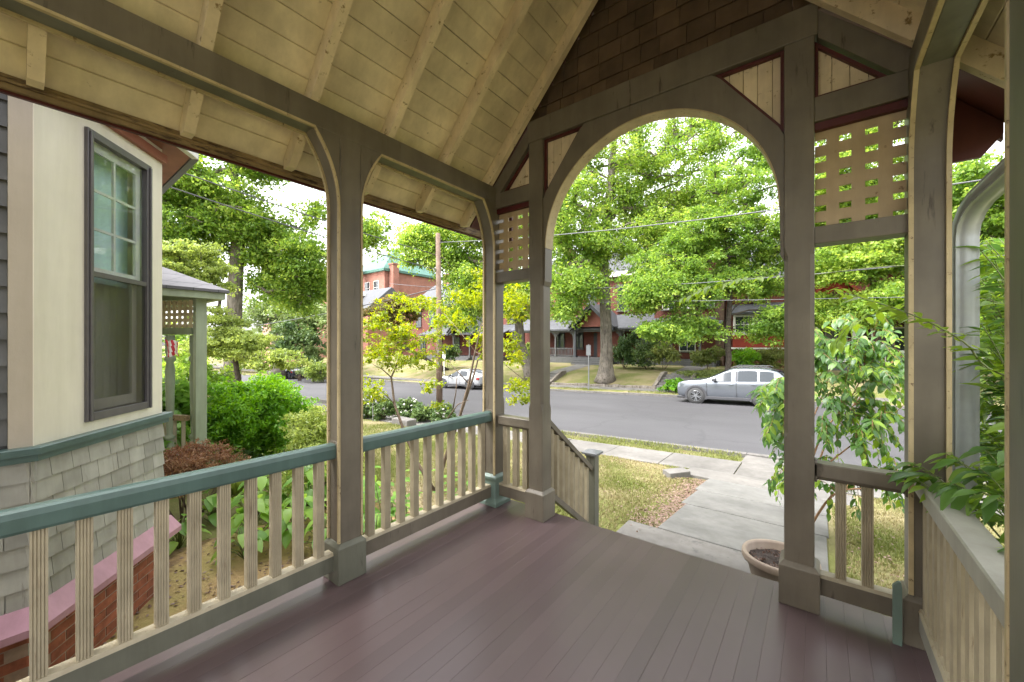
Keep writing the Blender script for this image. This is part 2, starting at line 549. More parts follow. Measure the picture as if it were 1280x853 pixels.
def glass_mat(name, tintc, rough=0.02, mix=0.5):
    m, nt, bs = new_mat(name)
    out = nt.nodes['Material Output']
    gl = nt.nodes.new('ShaderNodeBsdfGlossy')
    gl.inputs['Roughness'].default_value = rough
    tr = nt.nodes.new('ShaderNodeBsdfTransparent')
    tr.inputs['Color'].default_value = c4(tintc)
    lw = nt.nodes.new('ShaderNodeLayerWeight')
    lw.inputs['Blend'].default_value = 0.5
    fr = nt.nodes.new('ShaderNodeMath'); fr.operation = 'POWER'
    fr.inputs[1].default_value = 4.0
    nt.links.new(lw.outputs['Facing'], fr.inputs[0])
    ad = nt.nodes.new('ShaderNodeMath'); ad.operation = 'MULTIPLY_ADD'
    ad.inputs[1].default_value = 1.0
    ad.inputs[2].default_value = mix
    ad.use_clamp = True
    nt.links.new(fr.outputs[0], ad.inputs[0])
    mx = nt.nodes.new('ShaderNodeMixShader')
    nt.links.new(ad.outputs[0], mx.inputs[0])
    nt.links.new(tr.outputs[0], mx.inputs[1])
    nt.links.new(gl.outputs[0], mx.inputs[2])
    nt.links.new(mx.outputs[0], out.inputs['Surface'])
    return m
M['glass'] = glass_mat('window_glass', (0.96, 0.98, 0.98), 0.02, 0.05)
M['screen'] = glass_mat('insect_screen', (0.7, 0.69, 0.68), 0.4, 0.02)
M['pane'] = flat('dark_pane', (0.035, 0.045, 0.05), 0.06, 0.0, 0.9)

# ---------------------------------------------------------------- ground heights (metres; porch floor = 0)
GY = [-60, 1.5, 3, 5.3, 6.0, 8.3, 8.31, 19.5, 19.51, 21.7, 24.2, 29, 400]
GZ = [-0.62, -0.62, -0.8, -1.1, -1.2, -1.25, -1.38, -1.38, -1.26, -1.2, -0.5, -0.28, -0.28]
def gz(x, y):
    s = np.interp(y, [1, 6, 24, 30], [0, 1, 1, 0.25])
    return float(np.interp(y, GY, GZ) + 0.03 * (np.clip(x, -70, 40) + 1) * s)
# ================================================================ PORCH
porch = thing('porch', 'open timber porch with plum floor, cream rafters and wide arch facing the street', 'porch', (1.425, -2.0, 0))
XL, XR, X3, X4, XC = 0.0, 2.85, 0.52, 2.335, 1.4275
HS, HB = 0.07, 0.095

# --- floor boards, run towards the street
fb = MB()
fb.prism([(-0.04125, -0.03), (0.04125, -0.03), (0.04125, -0.0007), (0.0405, 0), (-0.0405, 0), (-0.04125, -0.0007)], 'y', -4.4, 0.135)
fb_me = fb.mesh('floor_board', M['deck'])
k = 0
x = -0.15
while x < 3.03:
    instance('floor_board', fb_me, porch, (x, rnd.uniform(-0.003, 0.003), rnd.uniform(-0.0006, 0.0006)))
    x += 0.0826
MB().box(-0.17, 3.04, -4.4, 0.10, -0.20, -0.034).build('floor_frame', M['olive'], porch)
MB().box(-0.17, 3.04, 0.101, 0.118, -0.24, -0.034).box(-0.19, -0.171, -4.4, 0.10, -0.60, -0.034).build('skirt_board', M['olive'], porch)
# two steps down to the landing
for (y0, y1, zt) in ((0.119, 0.43, -0.205), (0.40, 0.71, -0.41)):
    s = MB().box(0.60, 2.27, y0, y1, zt - 0.035, zt).build('step', M['deck'], porch, bevel=0.004)
MB().box(0.585, 0.625, 0.119, 0.70, -0.62, -0.45).box(2.245, 2.285, 0.119, 0.70, -0.62, -0.45).box(0.6, 2.27, 0.385, 0.399, -0.62, -0.25).box(0.6, 2.27, 0.119, 0.13, -0.62, -0.245).build('stair_stringer', M['olive'], porch)

# --- posts: shaft (with stopped chamfers on some), base with a bevelled cap
def post_shaft(cx, cy, z0, z1, mat, chamfer=None, half=HS):
    mb = MB()
    lev = [(z0, 0.004), (z1, 0.004)]
    if chamfer:
        a, b = chamfer
        lev = [(z0, 0.004), (a - 0.03, 0.004), (a, 0.012), (a + 0.02, 0.019), (b - 0.02, 0.019), (b, 0.012), (b + 0.03, 0.004), (z1, 0.004)]
    rings = []
    for z, c in lev:
        h = half
        rings.append([(cx - h, cy - h + c, z), (cx - h + c, cy - h, z), (cx + h - c, cy - h, z), (cx + h, cy - h + c, z),
                      (cx + h, cy + h - c, z), (cx + h - c, cy + h, z), (cx - h + c, cy + h, z), (cx - h, cy + h - c, z)])
    fs = []
    for i in range(len(rings) - 1):
        for j in range(8):
            fs.append((i * 8 + j, i * 8 + (j + 1) % 8, (i + 1) * 8 + (j + 1) % 8, (i + 1) * 8 + j))
    fs.append(tuple(reversed(range(8))))
    fs.append(tuple(range((len(rings) - 1) * 8, len(rings) * 8)))
    mb.add([p for r in rings for p in r], fs)
    return mb.build('post', mat, porch)

def post_base(p, cx, cy, mat, plinth=False):
    mb = MB()
    if not plinth:
        h, t, z0, z1, z2 = HB, 0.074, 0.0005, 0.222, 0.247
        vs = [(cx + sx * a, cy + sy * a, z) for z, a in ((z0, h), (z1, h), (z2, t)) for sx, sy in ((-1, -1), (1, -1), (1, 1), (-1, 1))]
        fs = [(3, 2, 1, 0), (8, 9, 10, 11)] + [(i * 4 + j, i * 4 + (j + 1) % 4, i * 4 + 4 + (j + 1) % 4, i * 4 + 4 + j) for i in range(2) for j in range(4)]
        mb.add(vs, fs)
    else:
        prof = [(0.0005, 0.112), (0.035, 0.112), (0.05, 0.098), (0.07, 0.088), (0.235, 0.086), (0.24, 0.1), (0.262, 0.1), (0.285, 0.074)]
        vs = [(cx + sx * a, cy + sy * a, z) for z, a in prof for sx, sy in ((-1, -1), (1, -1), (1, 1), (-1, 1))]
        m = len(prof)
        fs = [(3, 2, 1, 0), tuple(range(4 * m - 4, 4 * m))] + [(i * 4 + j, i * 4 + (j + 1) % 4, i * 4 + 4 + (j + 1) % 4, i * 4 + 4 + j) for i in range(m - 1) for j in range(4)]
        mb.add(vs, fs)
    return mb.build('post_base', mat, p, bevel=0.004)

ZB0, ZB1 = 2.79, 2.935                                  # eave beams
LP = [-4.40 + 0.07, -3.42, -1.49, 0.0]
RP = [-4.40 + 0.07, -2.9, -1.44, 0.0]
for cx, ys in ((XL, LP), (XR, RP)):
    for cy in ys:
        corner = abs(cy) < 0.01
        mat = M['sage'] if (cx == XR and cy < -0.1) else M['olive']
        p = post_shaft(cx, cy, 0.001, ZB0 - 0.001, mat, (0.97, 2.0) if (corner and cx == XL) else None)
        post_base(p, cx, cy, M['pale_teal'] if (corner and cx == XL) else (M['sage'] if cx == XL else M['olive']), plinth=(corner and cx == XL))
for cx in (X3, X4):
    p = post_shaft(cx, 0.0, 0.001, 3.219, M['olive'], (0.96, 2.02))
    post_base(p, cx, 0.0, M['olive'])
# the small pale block left over at the foot of the right corner post
MB().prism([(0.0, 0.001), (0.0, 0.29), (0.02, 0.315), (0.03, 0.315), (0.034, 0.29), (0.034, 0.001)], 'y', -0.125, -0.105).build('base_block', M['pale_teal'], porch).location = (XR - 0.135, 0.0, 0)

# --- eave beams with brackets and cream beads round every opening
def bay(cx, ya, yb):
    """Brackets and beads of the opening between posts centred at ya and yb (ya < yb)."""
    y0, y1 = ya + HS, yb - HS
    R, bw, bh = 0.72, 0.155, 0.44
    def arc(n=9):
        pts = []
        for i in range(n + 1):
            t = math.asin(bh / R) * i / n
            pts.append((R * (1 - math.cos(t)) * bw / (R * (1 - math.cos(math.asin(bh / R)))), ZB0 - bh + R * math.sin(t)))
        return pts
    a = arc()
    left = [(y0 - 0.001, ZB0 - bh)] + [(y0 + dy, z) for dy, z in a] + [(y0 - 0.001, ZB0 - 0.0005)]
    right = [(y1 + 0.001, ZB0 - bh)] + [(y1 - dy, z) for dy, z in a] + [(y1 + 0.001, ZB0 - 0.0005)]
    MB().prism(left, 'x', cx - HS + 0.0008, cx + HS - 0.0008).build('bracket', M['olive'], porch)
    MB().prism(right, 'x', cx - HS + 0.0008, cx + HS - 0.0008).build('bracket', M['olive'], porch)
    path = [(y0, 0.25)] + [(y0 + dy, z) for dy, z in a] + [(y1 - dy, z) for dy, z in reversed(a)] + [(y1, 0.25)]
    for s in (-1, 1):
        mb = MB()
        lo, hi = sorted((cx + s * 0.0735, cx + s * 0.055))
        mid = ((y0 + y1) / 2, 1.6)
        inner = []
        for i, (y, z) in enumerate(path):
            py, pz = path[max(i - 1, 0)]
            ny, nz = path[min(i + 1, len(path) - 1)]
            ty, tz = ny - py, nz - pz
            L = math.hypot(ty, tz)
            qy, qz = tz / L, -ty / L
            if qy * (mid[0] - y) + qz * (mid[1] - z) < 0:
                qy, qz = -qy, -qz
            inner.append((y + qy * 0.013, z + qz * 0.013))
        n = len(path)
        outer = [(y, z) for y, z in path]
        vs, fs = [], []
        for (yo, zo), (yi, zi) in zip(outer, inner):
            vs += [(lo, yo, zo), (lo, yi, zi), (hi, yi, zi), (hi, yo, zo)]
        for i in range(n - 1):
            for j in range(4):
                fs.append((i * 4 + j, i * 4 + (j + 1) % 4, i * 4 + 4 + (j + 1) % 4, i * 4 + 4 + j))
        mb.add(vs, fs)
        mb.build('bead_trim', M['trim'], porch)

for cx, ys in ((XL, LP), (XR, RP)):
    MB().box(cx - HS, cx + HS, -4.4, 0.068, ZB0, ZB1).build('eave_beam', M['olive'], porch, bevel=0.004)
    MB().box(cx - HS + 0.02, cx + HS - 0.02, -4.4, 0.06, ZB0 - 0.003, ZB0 + 0.01).build('beam_soffit', M['sage'], porch)
    for a, b in zip(ys[:-1], ys[1:]):
        bay(cx, a, b)

# --- roof: rafters, ceiling boards, ridge, outer slope, fascia
SL = 1.09
def rz(x):                      # underside of a rafter
    return 2.885 + SL * (x if x < XC else 2 * XC - x)
def mir(pts, flip):
    return [(2 * XC - a, b) for a, b in pts] if flip else pts
raf = [(-0.312, 2.628), ((2.628 - 2.885) / SL, 2.628), (XC - 0.021, rz(XC - 0.021)), (XC - 0.021, rz(XC - 0.021) + 0.148), (-0.312, rz(-0.312) + 0.148)]
raf_me = [MB().prism(mir(raf, f), 'y', -0.025, 0.025).mesh('rafter', M['rafter']) for f in (0, 1)]
for f in (0, 1):
    for y in (-0.115, -0.65, -1.18, -1.71, -2.235, -2.76, -3.29, -3.82, -4.32):
        instance('rafter', raf_me[f], porch, (0, y, rnd.uniform(-0.002, 0.002)))
MB().box(XC - 0.02, XC + 0.02, -4.4, -0.09, 4.40, 4.56).build('ridge_board', M['rafter'], porch)
th = math.atan(SL)
cs, sn = math.cos(th), math.sin(th)
P = 0.1382
for f in (0, 1):
    for i in range(19):
        x0 = -0.3445 + i * 0.1382 * cs
        z0 = rz(x0) + 0.149
        def q(s, t):
            return (x0 + s * cs - t * sn, z0 + s * sn + t * cs)
        g = rnd.uniform(0.0012, 0.004)
        pts = [q(0.004, 0), q(P - 0.004 - g, 0), q(P - g, 0.004), q(P - g, 0.02), q(0, 0.02), q(0, 0.004)]
        MB().prism(mir(pts, f), 'y', -4.4, -0.03).build('ceiling_board', M['ceiling'], porch)
    out = [(-0.39, rz(-0.39) + 0.185), (XC, rz(XC) + 0.185), (XC, rz(XC) + 0.25), (-0.41, rz(-0.41) + 0.25)]
    MB().prism(mir(out, f), 'y', -4.4, 0.45).build('roof', M['roof_shingle'], porch)
    fa = [(-0.346, 2.600), (-0.368, 2.600), (-0.368, 2.72), (-0.346, 2.72)]
    fo = MB().prism(mir(fa, f), 'y', -4.4, 0.40).build('fascia', M['fascia'], porch)
    MB().prism(mir([(-0.37, 2.588), (-0.39, 2.588), (-0.39, 2.64), (-0.37, 2.64)], f), 'y', -4.4, 0.41).build('drip_edge', M['dark_trim'], fo)
    MB().prism(mir([(-0.345, 2.622), (-0.330, 2.622), (-0.330, 2.634), (-0.345, 2.645)], f), 'y', -4.4, -0.03).build('fascia_molding', M['fascia'], fo)
    # overhang in front of the gable: soffit, barge board, eave return
    MB().prism(mir([(-0.34, rz(-0.34) + 0.150), (XC, rz(XC) + 0.150), (XC, rz(XC) + 0.17), (-0.34, rz(-0.34) + 0.17)], f), 'y', 0.03, 0.44).build('front_soffit', M['maroon'], porch)
    MB().prism(mir([(-0.34, rz(-0.34) + 0.06), (XC, rz(XC) + 0.02), (XC, rz(XC) + 0.149), (-0.34, rz(-0.34) + 0.149)], f), 'y', 0.40, 0.435).build('barge_board', M['maroon'], porch)
    MB().prism(mir([(-0.08, 2.50), (-0.26, 2.50), (-0.335, 2.60), (-0.335, 2.66), (-0.08, 2.94)], f), 'y', 0.372, 0.398).build('eave_return', M['maroon'], porch)

# --- front gable frame
HB0, HB1 = 3.222, 3.405
MB().box(X3 - 0.085, X4 + 0.085, -0.072, 0.07, HB0, HB1).build('collar_beam', M['olive'], porch, bevel=0.005)
for f in (0, 1):
    sl = [(0.071, 2.94), (0.072, 2.966), (0.434, rz(0.434) - 0.004), (0.434, 3.19), (0.434, 3.19), (0.15, 2.876)]
    sl = [(0.03, 2.937), (0.434, rz(0.434) - 0.003), (0.434, 3.205), (0.122, 2.875), (0.071, 2.875), (0.071, 2.937)]
    MB().prism(mir(sl, f), 'y', -0.06, 0.06).build('sloping_brace', M['olive'], porch)
for xa, xb in ((0.0705, X3 - 0.0705), (X4 + 0.0705, XR - 0.0705)):
    MB().box(xa, xb, -0.066, 0.06, 2.737, 2.872).build('cross_rail', M['olive'], porch, bevel=0.003)
    MB().box(xa, xb, -0.045, 0.045, 2.695, 2.735).build('lattice_band', M['dark_trim'], porch)
    MB().box(xa, xb, -0.062, 0.06, 2.055, 2.15).build('lattice_rail', M['olive'], porch, bevel=0.003)
    # square lattice: upright slats on the inside, level slats outside
    w = xb - xa
    pitch = (w + 0.056) / 4
    for i in range(3):
        cx = xa + pitch - 0.028 + i * pitch
        MB().box(cx - 0.028, cx + 0.028, -0.012, -0.001, 2.151, 2.694).build('lattice_slat', M['lattice'], porch)
    for i in range(5):
        z = 2.151 + 0.034 + i * 0.093
        MB().box(xa + 0.001, xb - 0.001, -0.0105, 0.0015, z, z + 0.059).build('lattice_slat', M['lattice'], porch)
    z = 2.151 + 0.034 + 5 * 0.093
    MB().box(xa + 0.001, xb - 0.001, -0.0105, 0.0015, z, 2.694).build('lattice_slat', M['lattice'], porch)

def tri_panel(tri, name='spandrel_panel'):
    """Triangular infill of upright cream boards inside a dark red frame; tri in (x, z)."""
    c = (sum(p[0] for p in tri) / 3, sum(p[1] for p in tri) / 3)
    fr = MB()
    n = 3
    inner = []
    for i in range(3):
        # inset by 0.018 along both edges
        p0, p1, p2 = tri[i - 1], tri[i], tri[(i + 1) % 3]
        def nrm(a, b):
            d = (b[0] - a[0], b[1] - a[1]); L = math.hypot(*d)
            q = (-d[1] / L, d[0] / L)
            if q[0] * (c[0] - a[0]) + q[1] * (c[1] - a[1]) < 0:
                q = (-q[0], -q[1])
            return q
        n1, n2 = nrm(p0, p1), nrm(p1, p2)
        k = 0.017 / (1 + n1[0] * n2[0] + n1[1] * n2[1])
        inner.append((p1[0] + (n1[0] + n2[0]) * k, p1[1] + (n1[1] + n2[1]) * k))
    for i in range(3):
        j = (i + 1) % 3
        fr.prism([tri[i], tri[j], inner[j], inner[i]], 'y', -0.04, 0.02)
    f = fr.build(name, M['dark_trim'], porch)
    xs = [p[0] for p in tri]
    x0, x1 = min(xs), max(xs)
    def clip(poly, xa, xb):
        for sgn, lim in ((1, xa), (-1, xb)):
            outp = []
            for i in range(len(poly)):
                a, b = poly[i], poly[(i + 1) % len(poly)]
                da, db = sgn * (a[0] - lim), sgn * (b[0] - lim)
                if da >= 0: outp.append(a)
                if (da >= 0) != (db >= 0):
                    t = da / (da - db)
                    outp.append((a[0] + t * (b[0] - a[0]), a[1] + t * (b[1] - a[1])))
            poly = outp
            if not poly: break
        return poly
    x = x0
    while x < x1:
        pl = clip(list(tri), x + 0.001, min(x + 0.075, x1) - 0.001)
        if len(pl) >= 3:
            MB().prism(pl, 'y', -0.012, 0.008).build('panel_board', M['rafter'], f)
        x += 0.0765
    MB().prism([(p[0] + (c[0] - p[0]) * 0.03, p[1] + (c[1] - p[1]) * 0.03) for p in tri], 'y', 0.0095, 0.018).build('panel_back', M['rafter'], f)
for f in (0, 1):
    A = [(0.592, 3.218), (0.592, 2.735), (0.955, 3.218)]
    B = [(0.4497, 3.20), (0.4497, 2.8725), (0.14, 2.8725)]
    for t in (A, B):
        tri_panel(mir(t, f))

# --- arch between the two middle posts
RA, ZA = 0.815, 2.30
def arch_outer(t):
    """point where the ray at angle t leaves the arch board (right half, local x from the centre)"""
    hx, zt = X4 - HS - 0.0008 - XC, HB0 - 0.001
    dx, dz = math.cos(t), math.sin(t)
    cand = []
    if dx > 1e-6: cand.append(hx / dx)
    if dz > 1e-6: cand.append((zt - ZA) / dz)
    # chord under the triangular panel: (hx, 2.735) - (1.895 - XC, 3.218)
    ax, az, bx, bz = hx, 2.733 - ZA, (2 * XC - 0.955) - XC - 0.002, zt - ZA
    nx, nz = (bz - az), -(bx - ax)
    den = nx * dx + nz * dz
    if abs(den) > 1e-9:
        s = (nx * ax + nz * az) / den
        if s > 0: cand.append(s)
    return min(cand)
def strip_solid(inner, outer, y0, y1):
    mb = MB(); n = len(inner); vs = []
    for (a, b), (c, d) in zip(inner, outer):
        vs += [(a, y0, b), (c, y0, d), (c, y1, d), (a, y1, b)]
    fs = []
    for i in range(n - 1):
        for j in range(4):
            fs.append((i * 4 + j, i * 4 + 4 + j, i * 4 + 4 + (j + 1) % 4, i * 4 + (j + 1) % 4))
    fs += [(0, 1, 2, 3), tuple(reversed(range(4 * n - 4, 4 * n)))]
    return mb.add(vs, fs)
for sgn in (1, -1):
    inn, outr = [], []
    inn.append((XC + sgn * 0.832, 1.985)); outr.append((XC + sgn * 0.8366, 1.985))
    inn.append((XC + sgn * 0.819, 2.02)); outr.append((XC + sgn * 0.8366, 2.02))
    for i in range(25):
        t = math.radians(90) * i / 24
        inn.append((XC + sgn * RA * math.cos(t), ZA + RA * math.sin(t)))
        s = arch_outer(t)
        outr.append((XC + sgn * s * math.cos(t), ZA + s * math.sin(t)))
    inn[-1] = (XC + sgn * 0.0008, inn[-1][1]); outr[-1] = (XC + sgn * 0.0008, outr[-1][1])
    ab = strip_solid(inn, outr, -0.058, 0.05).build('arch_board', M['olive'], porch)
    bpy.context.view_layer.update()
    inn2 = [(XC + sgn * (RA - 0.004) * math.cos(math.radians(90 * i / 24)) + (sgn * 0.0008 if i == 24 else 0), ZA + (RA - 0.004) * math.sin(math.radians(90 * i / 24))) for i in range(25)]
    out2 = [(XC + sgn * (RA + 0.004) * math.cos(math.radians(90 * i / 24)) + (sgn * 0.0008 if i == 24 else 0), ZA + (RA + 0.004) * math.sin(math.radians(90 * i / 24))) for i in range(25)]
    strip_solid(inn2, out2, -0.0605, 0.0525).build('arch_trim', M['trim'], ab)

# --- dark shingles inside the gable, above the collar beam
row = 0
z = HB1 - 0.01
while z < 4.36:
    half = (XC - (z + 0.07 - 2.885) / SL) * -1
    xl = (z + 0.0 - 2.885 - 0.06) / SL            # where the rafter line cuts this course
    xr = 2 * XC - xl
    x = xl - rnd.uniform(0.0, 0.12)
    while x < xr:
        w = rnd.uniform(0.12, 0.19)
        a, b = max(x, xl), min(x + w - 0.004, xr)
        if b - a > 0.015:
            mb = MB()
            dz = rnd.uniform(-0.003, 0.003)
            y = 0.0 + rnd.uniform(-0.002, 0.002)
            mb.add([(a, y - 0.016, z + dz), (b, y - 0.016, z + dz), (b, y, z + 0.15), (a, y, z + 0.15),
                    (a, y - 0.004, z + dz), (b, y - 0.004, z + dz), (b, y + 0.008, z + 0.15), (a, y + 0.008, z + 0.15)],
                   [(0, 1, 2, 3), (7, 6, 5, 4), (4, 5, 1, 0), (1, 5, 6, 2), (4, 0, 3, 7), (3, 2, 6, 7)])
            mb.build('gable_shingle', M['brown_shingle'], porch)
        x += w
    z += 0.135
MB().prism([(0.44, HB1 - 0.06), (2 * XC - 0.44, HB1 - 0.06), (XC, 4.57)], 'y', 0.012, 0.028).build('gable_backing', M['brown_shingle'], porch)

# --- railings: a handrail carries its bottom rail, balusters and end blocks
def baluster_mesh(axis):
    # 48 mm square, four grooves on each broad face
    w, g = 0.0235, 0.004
    face = []
    for i in range(4):
        c = -0.0145 + i * 0.0097
        face += [(c - 0.0024, 0), (c, g), (c + 0.0024, 0)]
    pts = [(-w, -w)] + [(a, -w + d) for a, d in face] + [(w, -w), (w, w)] + [(-a, w - d) for a, d in face] + [(-w, w)]
    if axis == 'y':
        pts = [(-b, a) for a, b in pts]
    return MB().prism(pts, 'z', 0.0, 1.0).mesh('baluster', M['baluster'])
bal_y, bal_x = baluster_mesh('y'), baluster_mesh('x')

def railing(axis, c, a, b, ztop, marks, mat, low=0.075, cap='round', bmat=None):
    zt0, zt1, zb0, zb1 = ztop - 0.092, ztop, low, low + 0.115
    def sw(pts, lo, hi):
        return MB().prism(pts, axis, lo, hi)
    def off(pts):
        return [(c + p, z) for p, z in pts]
    if cap == 'round':
        prof = off([(-0.036, zt0), (0.036, zt0), (0.042, zt0 + 0.012), (0.044, zt1 - 0.03), (0.036, zt1 - 0.008), (0.02, zt1), (-0.02, zt1), (-0.036, zt1 - 0.008), (-0.044, zt1 - 0.03), (-0.042, zt0 + 0.012)])
    else:
        prof = off([(-0.036, zt0), (0.036, zt0), (0.05, zt0 + 0.02), (0.05, zt1 - 0.006), (0.044, zt1), (-0.044, zt1), (-0.05, zt1 - 0.006), (-0.05, zt0 + 0.02)])
    if axis == 'y':
        h = sw(prof, a, b).build('handrail', mat, porch)
    else:
        h = sw(prof, a, b).build('handrail', mat, porch)
    br = off([(-0.034, zb0), (0.034, zb0), (0.034, zb1 - 0.018), (-0.034, zb1 - 0.018)])
    sw(br, a, b).build('bottom_rail', bmat or M['olive'], h, bevel=0.003)
    sw(off([(-0.037, zb1 - 0.0178), (0.037, zb1 - 0.0178), (0.030, zb1), (-0.030, zb1)]), a, b).build('bottom_rail_cap', M['baluster'], h)
    for m in marks:
        o = bpy.data.objects.new('baluster', bal_y if axis == 'y' else bal_x)
        COL.objects.link(o)
        o.parent = h
        o.location = (c, m, zb1 + 0.0002) if axis == 'y' else (m, c, zb1 + 0.0002)
        o.scale = (1, 1, zt0 - zb1 - 0.0004)
        o.rotation_euler = (0, 0, rnd.uniform(-0.03, 0.03))
    for e, s in ((a, 1), (b, -1)):
        lo, hi = sorted((e, e + s * 0.012))
        sw(off([(-0.05, zt0 - 0.012), (0.05, zt0 - 0.012), (0.05, zt1 + 0.004), (0.03, zt1 + 0.014), (-0.03, zt1 + 0.014), (-0.05, zt1 + 0.004)]), lo, hi).build('end_block', M['olive'], h, bevel=0.002)
        sw(off([(-0.045, zb0 - 0.01), (0.045, zb0 - 0.01), (0.045, zb1 + 0.006), (-0.045, zb1 + 0.006)]), lo, hi).build('end_block', M['olive'], h, bevel=0.002)
    return h

marks1 = [-1.66 - 0.1222 * i for i in range(14)]
railing('y', 0.0, -3.42 + HS, -1.49 - HS, 0.868, marks1, M['teal'], bmat=M['sage'])
railing('y', 0.0, -1.49 + HS, 0.0 - HS, 0.868, [-1.31 + 0.1255 * i for i in range(10)], M['teal'])
railing('y', 0.0, LP[0] + HS, -3.42 - HS, 0.868, [-3.58 - 0.1222 * i for i in range(6)], M['teal'])
railing('x', 0.0, XL + HS, X3 - HS, 0.83, [0.15, 0.26, 0.37], M['olive'], low=0.09, cap='flat')
railing('x', 0.0, X4 + HS, XR - HS, 0.825, [2.52, 2.63], M['olive'], low=0.085, cap='flat')
railing('y', XR - 0.005, -1.44 + HS, 0.0 - HS, 0.845, [-0.13 - 0.1 * i for i in range(13)], M['gray_cap'], low=0.085, cap='flat', bmat=M['gray_cap'])
railing('y', XR - 0.005, -2.9 + HS, -1.44 - HS, 0.845, [-1.6 - 0.12 * i for i in range(10)], M['gray_cap'], low=0.085, cap='flat', bmat=M['gray_cap'])

# --- stair railing going down to its newel post
sx = 0.525
h = MB().bar((sx, 0.072, 0.876 - 0.045), (sx, 0.945, 0.876 - 0.045 - 0.75 * 0.873), 0.06, 0.045).build('stair_handrail', M['olive'], porch, bevel=0.004)
MB().bar((sx, 0.072, 0.205), (sx, 0.945, 0.205 - 0.75 * 0.873), 0.055, 0.05).build('bottom_rail', M['olive'], h, bevel=0.003)
for i in range(8):
    y = 0.165 + i * 0.098
    zb = 0.236 - 0.75 * (y - 0.072)
    o = bpy.data.objects.new('baluster', bal_y)
    COL.objects.link(o); o.parent = h
    o.location = (sx, y, zb); o.scale = (0.85, 0.75, 0.566)
nw = MB().box(sx - 0.05, sx + 0.05, 0.945, 1.045, -0.62, 0.305).build('newel_post', M['sage'], porch, bevel=0.004)
cap = MB().box(sx - 0.06, sx + 0.06, 0.935, 1.055, 0.305, 0.325)
cap.add([(sx - 0.085, 0.91, 0.326), (sx + 0.085, 0.91, 0.326), (sx + 0.085, 1.08, 0.326), (sx - 0.085, 1.08, 0.326),
         (sx - 0.085, 0.91, 0.345), (sx + 0.085, 0.91, 0.345), (sx + 0.085, 1.08, 0.345), (sx - 0.085, 1.08, 0.345), (sx, 0.995, 0.375)],
        [(3, 2, 1, 0), (0, 1, 5, 4), (1, 2, 6, 5), (2, 3, 7, 6), (3, 0, 4, 7), (4, 5, 8), (5, 6, 8), (6, 7, 8), (7, 4, 8)])
cap.build('newel_cap', M['steel'], nw)

# --- downspout at the right corner, with its elbow towards the gutter
def ribbed_ring(c, ax, ay, rx, ry, n=32):
    pts = []
    for i in range(n):
        t = 2 * math.pi * i / n
        k = 1 + 0.09 * math.cos(8 * t)
        sx_, sy_ = math.copysign(abs(math.cos(t)) ** 0.5, math.cos(t)), math.copysign(abs(math.sin(t)) ** 0.5, math.sin(t))
        pts.append(Vector(c) + Vector(ax) * (rx * k * sx_) + Vector(ay) * (ry * k * sy_))
    return pts
path = [((3.0, 0.11, -0.6), 0), ((3.0, 0.11, 1.0), 0), ((3.0, 0.11, 2.02), 0), ((3.004, 0.10, 2.09), 0.3), ((3.015, 0.06, 2.15), 0.7), ((3.03, 0.0, 2.19), 1.0), ((3.05, -0.1, 2.215), 1.15), ((3.10, -0.40, 2.27), 1.15), ((3.2, -0.9, 2.45), 1.15)]
rings = []
for i, (p, bend) in enumerate(path):
    d = (Vector(path[min(i + 1, len(path) - 1)][0]) - Vector(path[max(i - 1, 0)][0])).normalized()
    ax = Vector((1, 0.15, 0)); ax = (ax - d * ax.dot(d)).normalized()
    ay = d.cross(ax)
    rings.append(ribbed_ring(p, ax, ay, 0.045, 0.035))
mb = MB(); n = 32
mb.add([p for r in rings for p in r], [(i * n + k, i * n + (k + 1) % n, (i + 1) * n + (k + 1) % n, (i + 1) * n + k) for i in range(len(rings) - 1) for k in range(n)])
ds = mb.build('downspout', M['downspout'], porch); smooth_by_angle(ds, 50)


# --- unseen cream clapboard wall well behind the viewer, added to shape the porch light
hw = MB()
for i in range(30):
    z0 = -0.6 + i * 0.17
    hw.add([(-6.0, -8.5, z0), (5.2, -8.5, z0), (5.2, -8.52, z0 + 0.17), (-6.0, -8.52, z0 + 0.17)], [(3, 2, 1, 0)])
    hw.add([(-6.0, -8.5, z0), (5.2, -8.5, z0), (5.2, -8.52, z0), (-6.0, -8.52, z0)], [(0, 1, 2, 3)])
hw.build('wall', M['cream_wall'], None, kind='structure')
# ================================================================ HOUSE WITH THE BAY (left)
house = thing('house', 'cream and gray shingled house bay with pink belt, beside the porch railing', 'house', (-2.2, -3.4, -0.62))
A = Vector((-1.19, -2.74, 0)); U = Vector((-0.763, 0.646, 0)); NRM = Vector((0.646, 0.763, 0)); LEN = 1.13
def W(u, n, z):
    p = A + U * u + NRM * n
    return (p.x, p.y, z)
def wbox(mb, u0, u1, n0, n1, z0, z1, mi=0):
    vs = [W(u0, n0, z0), W(u1, n0, z0), W(u1, n1, z0), W(u0, n1, z0), W(u0, n0, z1), W(u1, n0, z1), W(u1, n1, z1), W(u0, n1, z1)]
    # u x n points down, so wind the other way round
    return mb.add(vs, [(0, 1, 2, 3), (7, 6, 5, 4), (0, 4, 5, 1), (1, 5, 6, 2), (2, 6, 7, 3), (3, 7, 4, 0)], mi)
WU0, WU1, WZ0, WZ1 = 0.345, 0.965, 0.97, 2.95        # window opening
wl_ = MB()
wbox(wl_, 0.0, WU0, -0.10, 0.0, 0.90, 3.20)
wbox(wl_, WU1, LEN, -0.10, 0.0, 0.90, 3.20)
wbox(wl_, WU0, WU1, -0.10, 0.0, 0.90, WZ0)
wbox(wl_, WU0, WU1, -0.10, 0.0, WZ1, 3.20)
wl_.build('wall_panel', M['cream_wall'], house)
